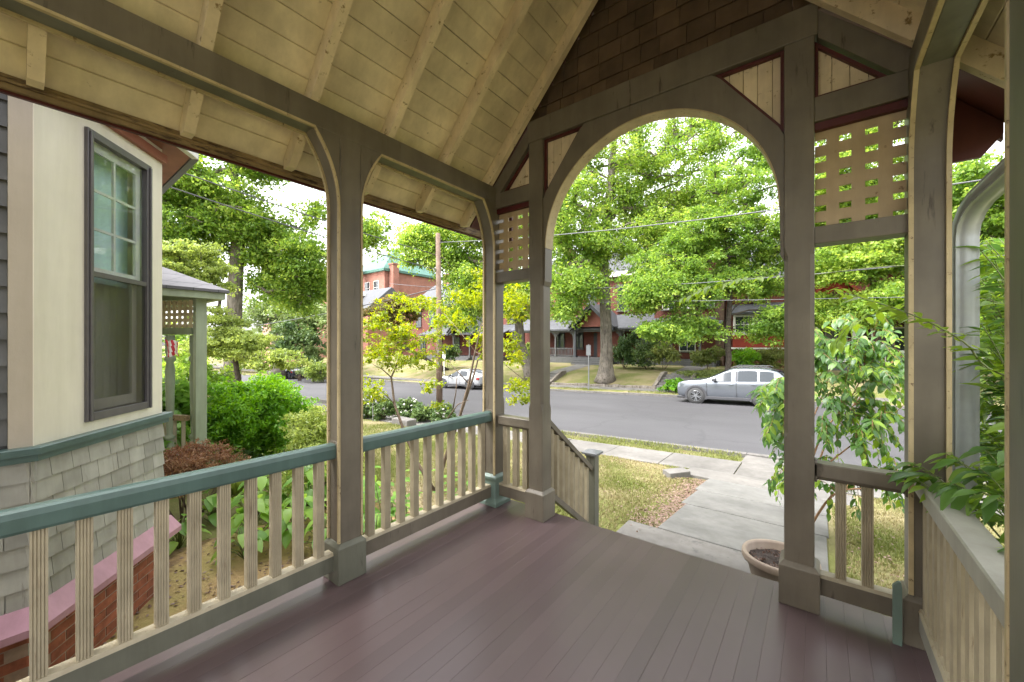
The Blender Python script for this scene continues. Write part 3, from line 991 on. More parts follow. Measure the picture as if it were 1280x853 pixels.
# the face that looks along the porch: corner board, then dark shingles
MB().box(A.x - 0.1, A.x - 0.002, -2.832, A.y - 0.001, 0.90, 3.2).build('corner_board', M['tan_wall'], house)
MB().box(A.x - 0.14, A.x - 0.03, -5.4, -2.833, 0.90, 3.2).build('side_wall', M['dark_shingle'], house)
z = 0.92
while z < 3.1:
    y = -2.834
    while y > -3.7:
        w = rnd.uniform(0.1, 0.18)
        MB().add([(A.x - 0.004, y, z), (A.x - 0.004, y - w + 0.004, z), (A.x - 0.022, y - w + 0.004, z + 0.165), (A.x - 0.022, y, z + 0.165),
                  (A.x - 0.016, y, z), (A.x - 0.016, y - w + 0.004, z), (A.x - 0.029, y - w + 0.004, z + 0.165), (A.x - 0.029, y, z + 0.165)],
                 [(3, 2, 1, 0), (4, 5, 6, 7), (0, 1, 5, 4), (4, 7, 3, 0), (1, 2, 6, 5)]).build('shingle', M['dark_shingle'], house)
        y -= w
    z += 0.15
# sill band (teal) and pink water table, mitred round the corner
def ring_pts(n, e):
    """offset n from both faces: far end along the porch side, mitred corner, far end of the angled face"""
    p3 = A + U * (LEN + e) + NRM * n
    return [(A.x + n, -5.4), (A.x + n, A.y + 0.464 * n), (p3.x, p3.y)]
def swept(prof, e):
    mb = MB(); m = len(prof)
    cols = [[], [], []]
    for n, z in prof:
        for k, (x, y) in enumerate(ring_pts(n, e)):
            cols[k].append((x, y, z))
    fs = []
    for k in range(2):
        for i in range(m):
            j = (i + 1) % m
            fs.append((k * m + i, k * m + j, (k + 1) * m + j, (k + 1) * m + i))
    fs.append(tuple(range(2 * m, 3 * m)))
    return mb.add(cols[0] + cols[1] + cols[2], fs)
swept([(-0.06, 0.856), (0.055, 0.856), (0.055, 0.893), (0.048, 0.9), (-0.06, 0.9)], 0.045).build('sill_band', M['teal'], house)
swept([(-0.06, 0.815), (0.035, 0.815), (0.035, 0.854), (-0.06, 0.854)], 0.03).build('sill_molding', M['teal'], house)
swept([(-0.06, -0.165), (0.095, -0.165), (0.1, -0.16), (0.1, -0.118), (0.02, -0.022), (-0.06, -0.022)], 0.085).build('water_table', M['pink'], house)
# gray shingles of the apron, every one a piece
core = MB()
wbox(core, -0.02, LEN - 0.005, -0.12, -0.004, -0.62, 0.82)
core.box(A.x - 0.14, A.x - 0.012, -5.4, A.y - 0.02, -0.62, 0.82)
core.build('wall_core', M['gray_shingle'], house)
mo = MB(); wbox(mo, 0.0, LEN + 0.02, -0.1, 0.025, -0.62, -0.166)
mo.box(A.x - 0.1, A.x + 0.009, -5.4, A.y - 0.002, -0.62, -0.1665)
mo.build('mortar_bed', M['mortar'], house)
z, course = -0.035, 0
while z < 0.80:
    u = -0.016
    first = True
    while u < LEN:
        w = rnd.uniform(0.11, 0.2)
        b = min(u + w - 0.004, LEN + 0.004)
        if LEN - b < 0.05: b = LEN + 0.004
        dz = rnd.uniform(-0.004, 0.004)
        zt = min(z + 0.14, 0.815)
        MB().add([W(u, 0.017, z + dz), W(b, 0.017, z + dz), W(b, 0.002, zt), W(u, 0.002, zt), W(u, 0.004, z + dz), W(b, 0.004, z + dz), W(b, -0.003, zt), W(u, -0.003, zt)],
                 [(3, 2, 1, 0), (4, 5, 6, 7), (0, 1, 5, 4), (4, 7, 3, 0), (1, 2, 6, 5)]).build('shingle', M['gray_shingle'], house)
        if b >= LEN: break
        u = b + 0.004
    y = A.y + 0.012
    while y > -3.9:
        w = rnd.uniform(0.1, 0.18)
        dz = rnd.uniform(-0.004, 0.004)
        zt = min(z + 0.14, 0.815)
        e = A.x
        MB().add([(e + 0.012, y, z + dz), (e + 0.012, y - w + 0.004, z + dz), (e - 0.003, y - w + 0.004, zt), (e - 0.003, y, zt),
                  (e - 0.001, y, z + dz), (e - 0.001, y - w + 0.004, z + dz), (e - 0.009, y - w + 0.004, zt), (e - 0.009, y, zt)],
                 [(3, 2, 1, 0), (4, 5, 6, 7), (0, 1, 5, 4), (4, 7, 3, 0), (1, 2, 6, 5)]).build('shingle', M['gray_shingle'], house)
        y -= w
    z += 0.122
    course += 1
# brick foundation, brick by brick
bm_me = MB().box(-0.098, 0.098, -0.02, 0.02, -0.0285, 0.0285).mesh('brick', M['brick'])
ang = math.atan2(U.y, U.x)
for r in range(7):
    zc = -0.2 - r * 0.067
    off = 0.104 * (r % 2)
    for i in range(6):
        u = 0.07 + off + i * 0.207
        if u + 0.098 > LEN + 0.03: continue
        p = W(u, 0.0085 + rnd.uniform(-0.002, 0.002), zc)
        instance('brick', bm_me, house, p, (0, 0, ang))
    for i in range(7):
        y = A.y - 0.10 - off - i * 0.207
        instance('brick', bm_me, house, (A.x - 0.0075 + rnd.uniform(-0.002, 0.002), y, zc), (0, 0, math.pi / 2))
    for i in range(3):   # the return at the far corner of the bay
        c = Vector(W(LEN + 0.012, 0, zc)) + Vector((-0.11 - off - i * 0.207, 0.0, 0))
        instance('brick', bm_me, house, (c.x, c.y + 0.0, zc))
# main body behind the bay
B = A + U * LEN
MB().box(-6.5, B.x - 0.01, -5.4, B.y - 0.021, -0.62, 3.19).box(B.x - 0.009, A.x - 0.6, -5.4, -3.4, -0.62, 3.19).build('house_wall', M['cream_wall'], house)
# window: storm frame, upper sash with pale muntins behind glass, lower sash behind a screen
fr = MB()
f0, f1 = -0.02, 0.022
wbox(fr, WU0, WU0 + 0.05, f0, f1, WZ0, WZ1); wbox(fr, WU1 - 0.05, WU1, f0, f1, WZ0, WZ1)
wbox(fr, WU0 + 0.05, WU1 - 0.05, f0, f1, WZ1 - 0.05, WZ1); wbox(fr, WU0 + 0.05, WU1 - 0.05, f0, f1, WZ0, WZ0 + 0.055)
wbox(fr, WU0 + 0.012, WU0 + 0.03, f1, f1 + 0.012, WZ0, WZ1 - 0.02); wbox(fr, WU1 - 0.03, WU1 - 0.012, f1, f1 + 0.012, WZ0, WZ1 - 0.02)
win = fr.build('window', M['storm_frame'], house, bevel=0.003)
zm = 1.98
ms = MB(); wbox(ms, WU0 + 0.051, WU1 - 0.051, -0.012, 0.016, zm - 0.022, zm + 0.012)
ms.build('meeting_rail', M['storm_frame'], win)
us = MB()
wbox(us, WU0 + 0.051, WU1 - 0.051, -0.05, -0.03, zm + 0.0, zm + 0.05); wbox(us, WU0 + 0.051, WU1 - 0.051, -0.05, -0.03, WZ1 - 0.11, WZ1 - 0.051)
wbox(us, WU0 + 0.051, WU0 + 0.09, -0.05, -0.03, zm + 0.051, WZ1 - 0.111); wbox(us, WU1 - 0.10, WU1 - 0.051, -0.05, -0.03, zm + 0.051, WZ1 - 0.111)
um = (WU0 + WU1) / 2
wbox(us, um - 0.009, um + 0.009, -0.048, -0.032, zm + 0.051, WZ1 - 0.111)
for k in (1, 2):
    zz = zm + 0.05 + (WZ1 - 0.11 - zm - 0.05) * k / 3
    wbox(us, WU0 + 0.091, um - 0.0095, -0.047, -0.033, zz - 0.009, zz + 0.009)
    wbox(us, um + 0.0095, WU1 - 0.101, -0.047, -0.033, zz - 0.009, zz + 0.009)
us.build('sash', M['white'], win)
g = MB(); wbox(g, WU0 + 0.05, WU1 - 0.05, -0.004, -0.001, zm + 0.012, WZ1 - 0.05)
g.build('pane', M['glass'], win)
g = MB(); wbox(g, WU0 + 0.052, WU1 - 0.052, 0.002, 0.004, WZ0 + 0.055, zm - 0.022)
g.build('screen', M['screen'], win)
ls = MB()
wbox(ls, WU0 + 0.051, WU1 - 0.051, -0.075, -0.055, WZ0 + 0.056, WZ0 + 0.13); wbox(ls, WU0 + 0.051, WU0 + 0.1, -0.075, -0.055, WZ0 + 0.131, zm)
wbox(ls, WU1 - 0.1, WU1 - 0.051, -0.075, -0.055, WZ0 + 0.131, zm)
ls.build('sash', M['white'], win)
g = MB(); wbox(g, WU0 + 0.1005, WU1 - 0.1005, -0.067, -0.063, WZ0 + 0.1305, zm)
g.build('pane', M['glass'], win)
ca = MB(); wbox(ca, WU0 - 0.03, WU0 - 0.001, 0.0005, 0.006, WZ0, WZ1 + 0.02); wbox(ca, WU1 + 0.001, WU1 + 0.03, 0.0005, 0.006, WZ0, WZ1 + 0.02)
# room behind: shade above, curtain on one side, floor and far wall
rm = MB()
wbox(rm, WU0 - 0.1, WU1 + 0.1, -1.2, -1.18, 0.5, 3.1)
wbox(rm, WU0 - 0.12, WU0 - 0.1, -1.18, -0.11, 0.5, 3.1); wbox(rm, WU1 + 0.1, WU1 + 0.12, -1.18, -0.11, 0.5, 3.1)
wbox(rm, WU0 - 0.1, WU1 + 0.1, -1.18, -0.11, 0.48, 0.5)
rm.build('room_lining', M['cream_wall'], win)
sh = MB(); wbox(sh, WU0 + 0.03, WU1 - 0.03, -0.135, -0.13, zm - 0.04, WZ1)
shade_m = paint('sky_tinted_shade', (0.56, 0.76, 0.76), 0.7, 0.05, 3)  # blind whose teal also has the pane's sky reflection put into its colour
sh.build('shade', shade_m, win)
cu = MB()
cv = []
for i in range(25):
    u = WU0 + 0.2 + 0.42 * i / 24
    cv.append((u, -0.2 + 0.02 * math.sin(i * 1.6)))
cu.add([W(u, n, z) for z in (0.6, 2.2) for u, n in cv], [(i, i + 1, 26 + i, 25 + i) for i in range(24)])
cu.build('curtain', M['white'], win, smooth=True)
# cornice and eave of the bay
co = MB()
wbox(co, -0.02, LEN + 0.005, 0.0005, 0.035, 3.05, 3.12)
co.build('cornice', M['rust'], house)
EN, EU = 0.15, 0.12
so = MB()
e1, e2, e3 = W(-0.1, EN, 0), W(LEN + EU, EN, 0), W(LEN, -0.02, 0)
pts = [(A.x - 0.05, A.y), (A.x + EN, A.y + 0.1), e2[:2], (e2[0] - 2.5, e2[1]), (e2[0] - 2.5, e3[1] - 0.02), e3[:2]]
so.prism(pts, 'z', 3.17, 3.188)
so.build('eave_soffit', M['rust'], house)
gu = MB()
wbox(gu, -0.12, LEN + EU + 0.02, EN + 0.002, EN + 0.055, 3.165, 3.245)
gu.build('gutter', M['white'], house, bevel=0.006)
g2 = W(LEN + EU + 0.022, EN + 0.03, 0)
MB().box(g2[0] - 2.6, g2[0] - 0.002, g2[1] - 0.028, g2[1] + 0.026, 3.1655, 3.2445).build('gutter', M['storm_frame'], house, bevel=0.006)
rf = MB()
rf.add([W(-0.08, 0.20, 3.246), W(LEN + EU + 0.02, 0.20, 3.246), (g2[0] - 2.6, g2[1] + 0.02, 3.246), (-4.6, -5.4, 4.5), (A.x - 0.6, -5.4, 4.5), (A.x + 0.2, -5.4, 3.246)],
       [(0, 1, 4), (1, 3, 4), (1, 2, 3), (0, 4, 5)])
rf.build('roof', M['roof_shingle'], house)
# ================================================================ GROUND, STREET, PAVEMENTS
def sheet(name, xs, ys, zf, mat, kind='structure', parent=None):
    vs = [(x, y, zf(x, y)) for y in ys for x in xs]
    n = len(xs)
    fs = [(j * n + i, j * n + i + 1, (j + 1) * n + i + 1, (j + 1) * n + i) for j in range(len(ys) - 1) for i in range(n - 1)]
    o = link(name, mesh_from(name, vs, fs, mat, True), parent, kind=kind)
    return o
def rough(x, y, a=0.03):
    return a * (math.sin(x * 2.1 + y * 1.3) * math.sin(y * 1.7 - x * 0.6) + 0.5 * math.sin(5.1 * x + 1.3) * math.sin(4.3 * y))
xs = [-400, -250, -160, -110] + [float(v) for v in np.arange(-80, -6, 2.0)] + [float(v) for v in np.arange(-6, 0.6, 0.5)] + [0.6, 0.8, 0.9, 1.0, 1.5, 2.0, 2.45, 2.52, 2.6, 2.65, 3.0] + [float(v) for v in np.arange(3.5, 8, 0.5)] + [float(v) for v in np.arange(8, 42, 2.0)] + [60, 100, 160, 300]
ys = [-300, -120, -60, -30, -16, -10] + [float(v) for v in np.arange(-7, 6.0, 0.5)] + [6.0, 7.2, 8.2, 8.31, 8.5, 12, 16, 19.3, 19.5, 19.66, 20.6, 21.7, 22.3, 22.9, 23.5, 24.2, 25.5, 27, 29, 34, 45, 60, 90, 140, 220, 400]
def terrain(x, y):
    z = gz(x, y)
    if 8.2 <= y <= 19.64: return z - 0.10
    if -0.6 <= y <= 6.3 and 0.2 <= x <= 3.3: return z - 0.006
    return z + (rough(x, y) if y < 5.9 and abs(x) < 40 else 0) - 0.006
ground = sheet('ground', xs, ys, terrain, M['lawn'])
xr_ = [-400, -250, -160] + [float(v) for v in np.arange(-120, 62, 4.0)] + [100, 200, 300]
sheet('road', xr_, [8.31, 12, 16, 19.5], lambda x, y: gz(x, 12) + 0.004 + 0.05 * (1 - ((y - 13.9) / 5.6) ** 2), M['asphalt'])
# kerbs, stone by stone where they can be told apart
for nm, y0, y1, yy, x0, x1 in (('kerb', 8.15, 8.312, 8.2, -14, 10), ('kerb', 19.495, 19.65, 19.55, -26, 6)):
    kb = tag(link(nm, None), kind='structure') if False else bpy.data.objects.new(nm, None)
    COL.objects.link(kb); kb['kind'] = 'structure'
    x = x0
    while x < x1:
        w = rnd.uniform(1.7, 2.5)
        za, zb = gz(x, yy), gz(x + w, yy)
        d = rnd.uniform(-0.008, 0.008)
        MB().add([(x, y0, za - .3), (x + w - .012, y0, zb - .3), (x + w - .012, y1, zb - .3), (x, y1, za - .3),
                  (x, y0, za + d + .004), (x + w - .012, y0, zb + d + .004), (x + w - .012, y1, zb + d + .004), (x, y1, za + d + .004)],
                 [(0, 3, 2, 1), (4, 5, 6, 7), (0, 1, 5, 4), (1, 2, 6, 5), (2, 3, 7, 6), (3, 0, 4, 7)]).build('kerb_stone', M['curb'], kb, bevel=0.012)
        x += w
    for a, b in ((-160, x0), (x, 120)):
        mb = MB()
        mb.bar((a, (y0 + y1) / 2, gz(a, yy) - .15), (b, (y0 + y1) / 2, gz(b, yy) - .15), y1 - y0, 0.3)
        mb.build('kerb_run', M['curb'], kb)
# pavements: slabs with open joints
def slab_run(y0, y1, xa, xb, far, mat, pitch):
    sw = bpy.data.objects.new('sidewalk', None); COL.objects.link(sw); sw['kind'] = 'structure'
    x = xa
    ym = (y0 + y1) / 2
    while x < xb:
        w = pitch * rnd.uniform(0.92, 1.08)
        d = rnd.uniform(-0.008, 0.008)
        vs = []
        for zz in (-0.08, 0.024):
            for (px, py) in ((x, y0), (x + w - 0.018, y0), (x + w - 0.018, y1), (x, y1)):
                vs.append((px, py, gz(px, py) + zz + d))
        MB().add(vs, [(0, 3, 2, 1), (4, 5, 6, 7), (0, 1, 5, 4), (1, 2, 6, 5), (2, 3, 7, 6), (3, 0, 4, 7)]).build('slab', mat, sw, bevel=0.006)
        x += w
    for a, b in ((-160, xa - 0.02), (x + 0.02, 110)):
        vs = [(px, py, gz(px, py) + zz) for zz in (-0.08, 0.02) for px, py in ((a, y0), (b, y0), (b, y1), (a, y1))]
        MB().add(vs, [(0, 3, 2, 1), (4, 5, 6, 7), (0, 1, 5, 4), (1, 2, 6, 5), (2, 3, 7, 6), (3, 0, 4, 7)]).build('sidewalk_run', mat, sw)
slab_run(6.0, 7.2, -13.0, 9.0, False, M['concrete'], 1.45)
slab_run(20.6, 21.65, -26.0, 5.0, True, M['concrete'], 1.6)
# front walk: landing and bluestone slabs
walk = bpy.data.objects.new('walkway', None); COL.objects.link(walk); walk['kind'] = 'structure'
def walk_slab(x0, x1, y0, y1, z0, z1, mat, name='slab', skew=0.0):
    vs = []
    for dz in (-0.09, 0.0):
        for (px, py, zz) in ((x0, y0, z0), (x1, y0, z0), (x1 + skew, y1, z1), (x0 + skew, y1, z1)):
            vs.append((px, py, zz + dz))
    return MB().add(vs, [(0, 3, 2, 1), (4, 5, 6, 7), (0, 1, 5, 4), (1, 2, 6, 5), (2, 3, 7, 6), (3, 0, 4, 7)]).build(name, mat, walk, bevel=0.01)
walk_slab(0.64, 2.62, 0.62, 1.72, -0.60, -0.605, M['concrete'], 'landing')
for x0, x1, y0, y1, mm in ((0.97, 2.50, 1.745, 2.965, 'stone'), (0.90, 2.52, 3.0, 3.98, 'stone'), (0.85, 2.55, 4.01, 5.05, 'stone'), (0.35, 2.9, 5.07, 5.975, 'concrete')):
    walk_slab(x0, x1, y0, y1, gz(1.7, y0) + 0.03, gz(1.7, y1) + 0.03, M[mm])
walk_slab(1.05, 2.6, 7.22, 8.14, -1.165, -1.205, M['concrete'])
bl = MB().box(-0.22, 0.22, -0.12, 0.12, 0, 0.14).mesh('stone_block', M['concrete'])
o = tag(link('stone_block', bl, bevel=0.015), 'weathered pale stone block lying at the walkway corner by the sidewalk', 'stone block')
o.location = (0.32, 4.9, gz(0.32, 4.9) - 0.01); o.rotation_euler = (0.03, -0.02, 0.9)

# soil along the porch and litter beside the walk (sheets a few millimetres above the lawn)
def patch(name, pts, mat, dz, kind='structure', n=26):
    """Irregular flat patch that follows the ground: fan of rings towards its centre."""
    cx = sum(p[0] for p in pts) / len(pts); cy = sum(p[1] for p in pts) / len(pts)
    vs, fs = [], []
    m = len(pts)
    for k in range(5):
        t = (k + 1) / 5
        for p in pts:
            x, y = cx + (p[0] - cx) * t, cy + (p[1] - cy) * t
            vs.append((x, y, terrain(x, y) + dz + (0.012 if k < 4 else -0.03)))
    vs.append((cx, cy, terrain(cx, cy) + dz + 0.012))
    for k in range(4):
        for i in range(m):
            fs.append((k * m + i, (k + 1) * m + i, (k + 1) * m + (i + 1) % m, k * m + (i + 1) % m))
    for i in range(m):
        fs.append((len(vs) - 1, i, (i + 1) % m))
    return link(name, mesh_from(name, vs, fs, mat, True), kind=kind)
def blob(cx, cy, rx, ry, n=30, wob=0.18, rot=0.0):
    out = []
    ph = [rnd.uniform(0, 6.28) for _ in range(3)]
    for i in range(n):
        t = 2 * math.pi * i / n
        k = 1 + wob * (0.5 * math.sin(2 * t + ph[0]) + 0.35 * math.sin(3 * t + ph[1]) + 0.3 * math.sin(5 * t + ph[2]))
        x, y = rx * k * math.cos(t), ry * k * math.sin(t)
        out.append((cx + x * math.cos(rot) - y * math.sin(rot), cy + x * math.sin(rot) + y * math.cos(rot)))
    return out
patch('garden_bed', blob(-1.5, -1.3, 1.25, 2.1, 40, 0.14), M['bed'], 0.012)
patch('mulch_bed', blob(-12.9, 7.2, 1.5, 0.7, 30, 0.2), M['mulch'], 0.014)
patch('dry_lawn_patch', blob(3.4, 1.3, 0.6, 0.4, 26, 0.3), M['mulch'], 0.012)

# ================================================================ HELPERS FOR PLANTS
_c, _s = math.cos(math.radians(37.85)), math.sin(math.radians(37.85))
def at(px, py, t):
    """A point t metres in front of the viewpoint, in the direction of a spot of the photograph."""
    a, b = (px - 640) / 492.0, (429 - py) / 492.0
    return Vector((2.42 + t * (a * _c - _s), -2.84 + t * (a * _s + _c), 1.5 + t * b))
def leaf_arrays(P, D, N, L, Wd, fold=0.15):
    """One folded leaf-shaped quad per point. P points, D directions, N normals, L lengths, Wd widths."""
    D = D / np.linalg.norm(D, axis=1, keepdims=True)
    S = np.cross(D, N)
    S /= np.maximum(np.linalg.norm(S, axis=1, keepdims=True), 1e-6)
    U = np.cross(S, D)
    L = L[:, None]; Wd = Wd[:, None]
    v0 = P - D * L * 0.5
    v2 = P + D * L * 0.5 - U * L * 0.08
    v1 = P + S * Wd * 0.5 + U * Wd * fold - D * L * 0.05
    v3 = P - S * Wd * 0.5 + U * Wd * fold - D * L * 0.05
    V = np.stack([v0, v1, v2, v3], axis=1).reshape(-1, 3)
    Q = np.arange(len(V), dtype=np.int32).reshape(-1, 4)
    return V, Q
def unit(n):
    v = rng.normal(size=(n, 3))
    return v / np.linalg.norm(v, axis=1, keepdims=True)
def clump_leaves(centres, radii, n_each, leaf, spread=0.65, up=0.45, shell=0.6, tint0=0.5, tvar=0.22, aspect=0.62):
    """Leaves scattered through flattened clumps; returns V, Q, tint."""
    C_ = np.repeat(np.asarray(centres, dtype=float), n_each, axis=0)
    R_ = np.repeat(np.asarray(radii, dtype=float), n_each, axis=0)
    ct = np.repeat(rng.normal(0, 0.13, size=len(centres)), n_each)
    n = len(C_)
    # sprays inside the clump: leaves gather round a handful of twig ends
    nc, sub = len(centres), 7
    so = unit(nc * sub) * (rng.random(nc * sub) ** 0.45)[:, None]
    pick = np.repeat(np.arange(nc) * sub, n_each) + rng.integers(0, sub, n)
    stint = rng.normal(0, 0.10, nc * sub)
    ct = ct + stint[pick]
    d = unit(n)
    off = so[pick] + d * (rng.random(n) ** shell)[:, None] * 0.58
    P = C_ + off * R_
    P[:, 2] -= 0.22 * R_[:, 2] * (off[:, 0] ** 2 + off[:, 1] ** 2)
    N = d * np.array([0.6, 0.6, 0.5]) + np.array([0, 0, up]) + rng.normal(0, spread, size=(n, 3))
    N /= np.linalg.norm(N, axis=1, keepdims=True)
    D = rng.normal(size=(n, 3)); D[:, 2] -= 0.5
    D -= N * np.sum(D * N, axis=1, keepdims=True)
    L = leaf * rng.uniform(0.5, 1.5, n)
    V, Q = leaf_arrays(P, D, N, L, L * aspect * rng.uniform(0.8, 1.2, n))
    tint = np.clip(tint0 + ct + rng.normal(0, tvar, n), 0, 1)
    return V, Q, tint
def in_ellipsoid(c, r, n, shell=0.5):
    d = unit(n)
    return np.asarray(c)[None] + d * (rng.random(n) ** shell)[:, None] * np.asarray(r)[None]

def grow_limbs(trunk, clumps, r_tip, r_max, wig=0.12):
    """Limbs from the trunk to every clump: each joins the nearest wood already there. Returns a mesh builder."""
    nodes = [Vector(p) for p, r in trunk]
    start = max(1, int(len(nodes) * 0.35))
    par = [-1] + list(range(len(nodes) - 1))
    fixed = len(nodes)
    top = nodes[-1]
    order = sorted(range(len(clumps)), key=lambda i: (Vector(clumps[i]) - top).length)
    segs = []
    for i in order:
        c = Vector(clumps[i])
        best, bi = 1e9, start
        for j in range(start, len(nodes)):
            d = c - nodes[j]
            cost = d.length + (1.2 * max(0.0, -d.z)) + 0.04 * (0 if j < fixed else 1)
            if cost < best:
                best, bi = cost, j
        p = nodes[bi]
        d = c - p
        m1 = p + d * 0.35 + Vector((rnd.uniform(-wig, wig), rnd.uniform(-wig, wig), 0.10)) * d.length
        m2 = p + d * 0.7 + Vector((rnd.uniform(-wig, wig), rnd.uniform(-wig, wig), 0.07)) * d.length
        a = len(nodes); nodes.append(m1); par.append(bi)
        b = len(nodes); nodes.append(m2); par.append(a)
        e = len(nodes); nodes.append(c); par.append(b)
    cnt = [0] * len(nodes)
    kids = set(par)
    for i in range(len(nodes) - 1, 0, -1):
        if i not in kids: cnt[i] += 1
        if par[i] >= 0: cnt[par[i]] += cnt[i]
    def rad(i):
        return min(r_max, r_tip * max(1, cnt[i]) ** 0.5)
    limbs, own = [], {}
    for i in range(fixed, len(nodes)):
        j = par[i]
        r1 = rad(i)
        r0 = r1 if (j < fixed) else rad(j)
        if j < fixed:
            r0 = min(r_max, r1 * 1.25)
            limbs.append(MB()); own[i] = limbs[-1]
        else:
            own[i] = own[j]
        own[i].tube([nodes[j], nodes[i]], [max(r0, r1), r1], n=6 if r1 > 0.03 else 4, caps=False)
    return limbs

def trunk_mesh(trunk, flare=1.6, n=14):
    mb = MB()
    pts = [Vector(p) for p, r in trunk]
    rad = [r for p, r in trunk]
    P_, R_ = [], []
    for i in range(len(pts) - 1):
        for k in range(4):
            t = k / 4
            P_.append(pts[i].lerp(pts[i + 1], t)); R_.append(rad[i] + (rad[i + 1] - rad[i]) * t)
    P_.append(pts[-1]); R_.append(rad[-1])
    z0 = P_[0].z
    R2 = []
    for p, r in zip(P_, R_):
        h = (p.z - z0)
        R2.append(r * (1 + (flare - 1) * math.exp(-h / (rad[0] * 1.3))))
    mb.tube(P_, R2, n=n)
    # gnarl: push vertices in and out in long vertical ridges
    out = []
    for idx, v in enumerate(mb.v):
        ring = idx // n
        k = idx % n
        c = P_[min(ring, len(P_) - 1)]
        d = Vector(v) - c
        f = 1 + 0.07 * math.sin(3 * k * 2 * math.pi / n + ring * 0.25) + 0.05 * math.sin(7 * k * 2 * math.pi / n + ring * 0.5)
        out.append(tuple(c + d * f))
    mb.v = out
    return mb

def tree(name, label, trunk, blobs, leaf, per, leafm, barkm, clump=(1.0, 0.5), r_tip=0.02, group=None, cat='tree', tint=0.5, tvar=0.2, flare=1.6, shell=0.6, up=0.45, limbs=True, base=None):
    """trunk: [(point, radius)]; blobs: [(px, py, t, rx_px, ry_px, clumps)] in the photograph's directions."""
    t = thing(name, label, cat, base or trunk[0][0], group=group)
    tk = trunk_mesh(trunk, flare).build('trunk', barkm, t, smooth=True)
    cs, rs = [], []
    for px, py, d, rx, ry, n in blobs:
        c = at(px, py, d)
        a, b = rx * d / 492.0, ry * d / 492.0
        pts = in_ellipsoid((0, 0, 0), (1, 1, 1), n)
        for q in pts:
            w = Vector(c) + Vector((_c, _s, 0)) * (q[0] * a) + Vector((-_s, _c, 0)) * (q[1] * min(a, b) * 1.1) + Vector((0, 0, q[2] * b))
            cs.append(tuple(w))
            k = rnd.uniform(0.6, 1.25)
            rs.append((clump[0] * k, clump[0] * k, clump[1] * k))
    if limbs:
        for lm in grow_limbs(trunk, cs, r_tip, trunk[-1][1]):
            lm.build('limb', barkm, t, smooth=True)
    V, Q, tn = clump_leaves(cs, rs, per, leaf, tint0=tint, tvar=tvar, shell=shell, up=up)
    me = mesh_np('crown', V, Q, leafm, tn)
    link('crown', me, t)
    return t

M['maple'] = leaf_mat('maple_leaf', (0.10, 0.19, 0.035), (0.22, 0.345, 0.062), (0.41, 0.50, 0.105), 0.56)
M['dark_maple'] = leaf_mat('deep_green_leaf', (0.05, 0.12, 0.02), (0.09, 0.185, 0.035), (0.15, 0.26, 0.045), 0.45)
M['pale_leaf'] = leaf_mat('pale_leaf', (0.14, 0.2, 0.045), (0.23, 0.30, 0.07), (0.33, 0.40, 0.11), 0.45)
M['yellow_leaf'] = leaf_mat('yellow_green_leaf', (0.13, 0.19, 0.02), (0.24, 0.31, 0.028), (0.38, 0.40, 0.035), 0.5)
M['gray_leaf'] = leaf_mat('gray_green_leaf', (0.12, 0.17, 0.06), (0.18, 0.25, 0.09), (0.27, 0.34, 0.13), 0.4)
M['thuja'] = leaf_mat('thuja_leaf', (0.075, 0.20, 0.02), (0.16, 0.35, 0.03), (0.27, 0.48, 0.045), 0.45)
M['shrub_leaf'] = leaf_mat('shrub_leaf', (0.04, 0.085, 0.025), (0.075, 0.13, 0.04), (0.13, 0.19, 0.055), 0.3)
M['box_leaf'] = leaf_mat('hedge_leaf', (0.10, 0.14, 0.03), (0.16, 0.2, 0.05), (0.24, 0.27, 0.07), 0.3)
M['brown_frond'] = leaf_mat('dead_frond', (0.15, 0.07, 0.04), (0.26, 0.14, 0.072), (0.38, 0.25, 0.145), 0.3)
M['lance_leaf'] = leaf_mat('lance_leaf', (0.04, 0.10, 0.028), (0.09, 0.19, 0.04), (0.22, 0.34, 0.045), 0.45, 0.35, 0.5)
M['hosta'] = leaf_mat('hosta_leaf', (0.10, 0.22, 0.035), (0.17, 0.33, 0.055), (0.27, 0.43, 0.08), 0.42, 0.4, 0.45)
M['grass'] = leaf_mat('grass_blade', (0.10, 0.13, 0.028), (0.165, 0.185, 0.055), (0.27, 0.235, 0.12), 0.3, 0.6, 0.2)
M['brown_green'] = leaf_mat('bronze_leaf', (0.07, 0.075, 0.03), (0.14, 0.13, 0.035), (0.27, 0.19, 0.06), 0.4)
M['chips'] = leaf_mat('bark_chips', (0.11, 0.065, 0.048), (0.17, 0.105, 0.078), (0.26, 0.185, 0.145), 0.1)
# ================================================================ HOUSES ACROSS THE STREET
def fwin(h, x0, x1, y, z0, z1, frame='white', bars=1, sill=True):
    """A window proud of a wall at depth y (facing -Y): frame with meeting rail, pane, sill."""
    f = MB(); w = 0.07
    f.box(x0, x0 + w, y - 0.06, y + 0.05, z0, z1).box(x1 - w, x1, y - 0.06, y + 0.05, z0, z1)
    f.box(x0 + w, x1 - w, y - 0.06, y + 0.05, z1 - w, z1).box(x0 + w, x1 - w, y - 0.06, y + 0.05, z0, z0 + w)
    zm = (z0 + z1) / 2
    f.box(x0 + w, x1 - w, y - 0.05, y + 0.04, zm - 0.03, zm + 0.03)
    if bars:
        xm = (x0 + x1) / 2
        f.box(xm - 0.02, xm + 0.02, y - 0.045, y + 0.04, z0 + w, zm - 0.03).box(xm - 0.02, xm + 0.02, y - 0.045, y + 0.04, zm + 0.03, z1 - w)
    o = f.build('window', M[frame], h)
    MB().box(x0 + w, x1 - w, y - 0.03, y + 0.01, z0 + w, z1 - w).build('pane', M['pane'], o)
    if sill:
        MB().box(x0 - 0.1, x1 + 0.1, y - 0.14, y - 0.061, z0 - 0.1, z0 - 0.001).build('sill', M['concrete'], o)
    return o
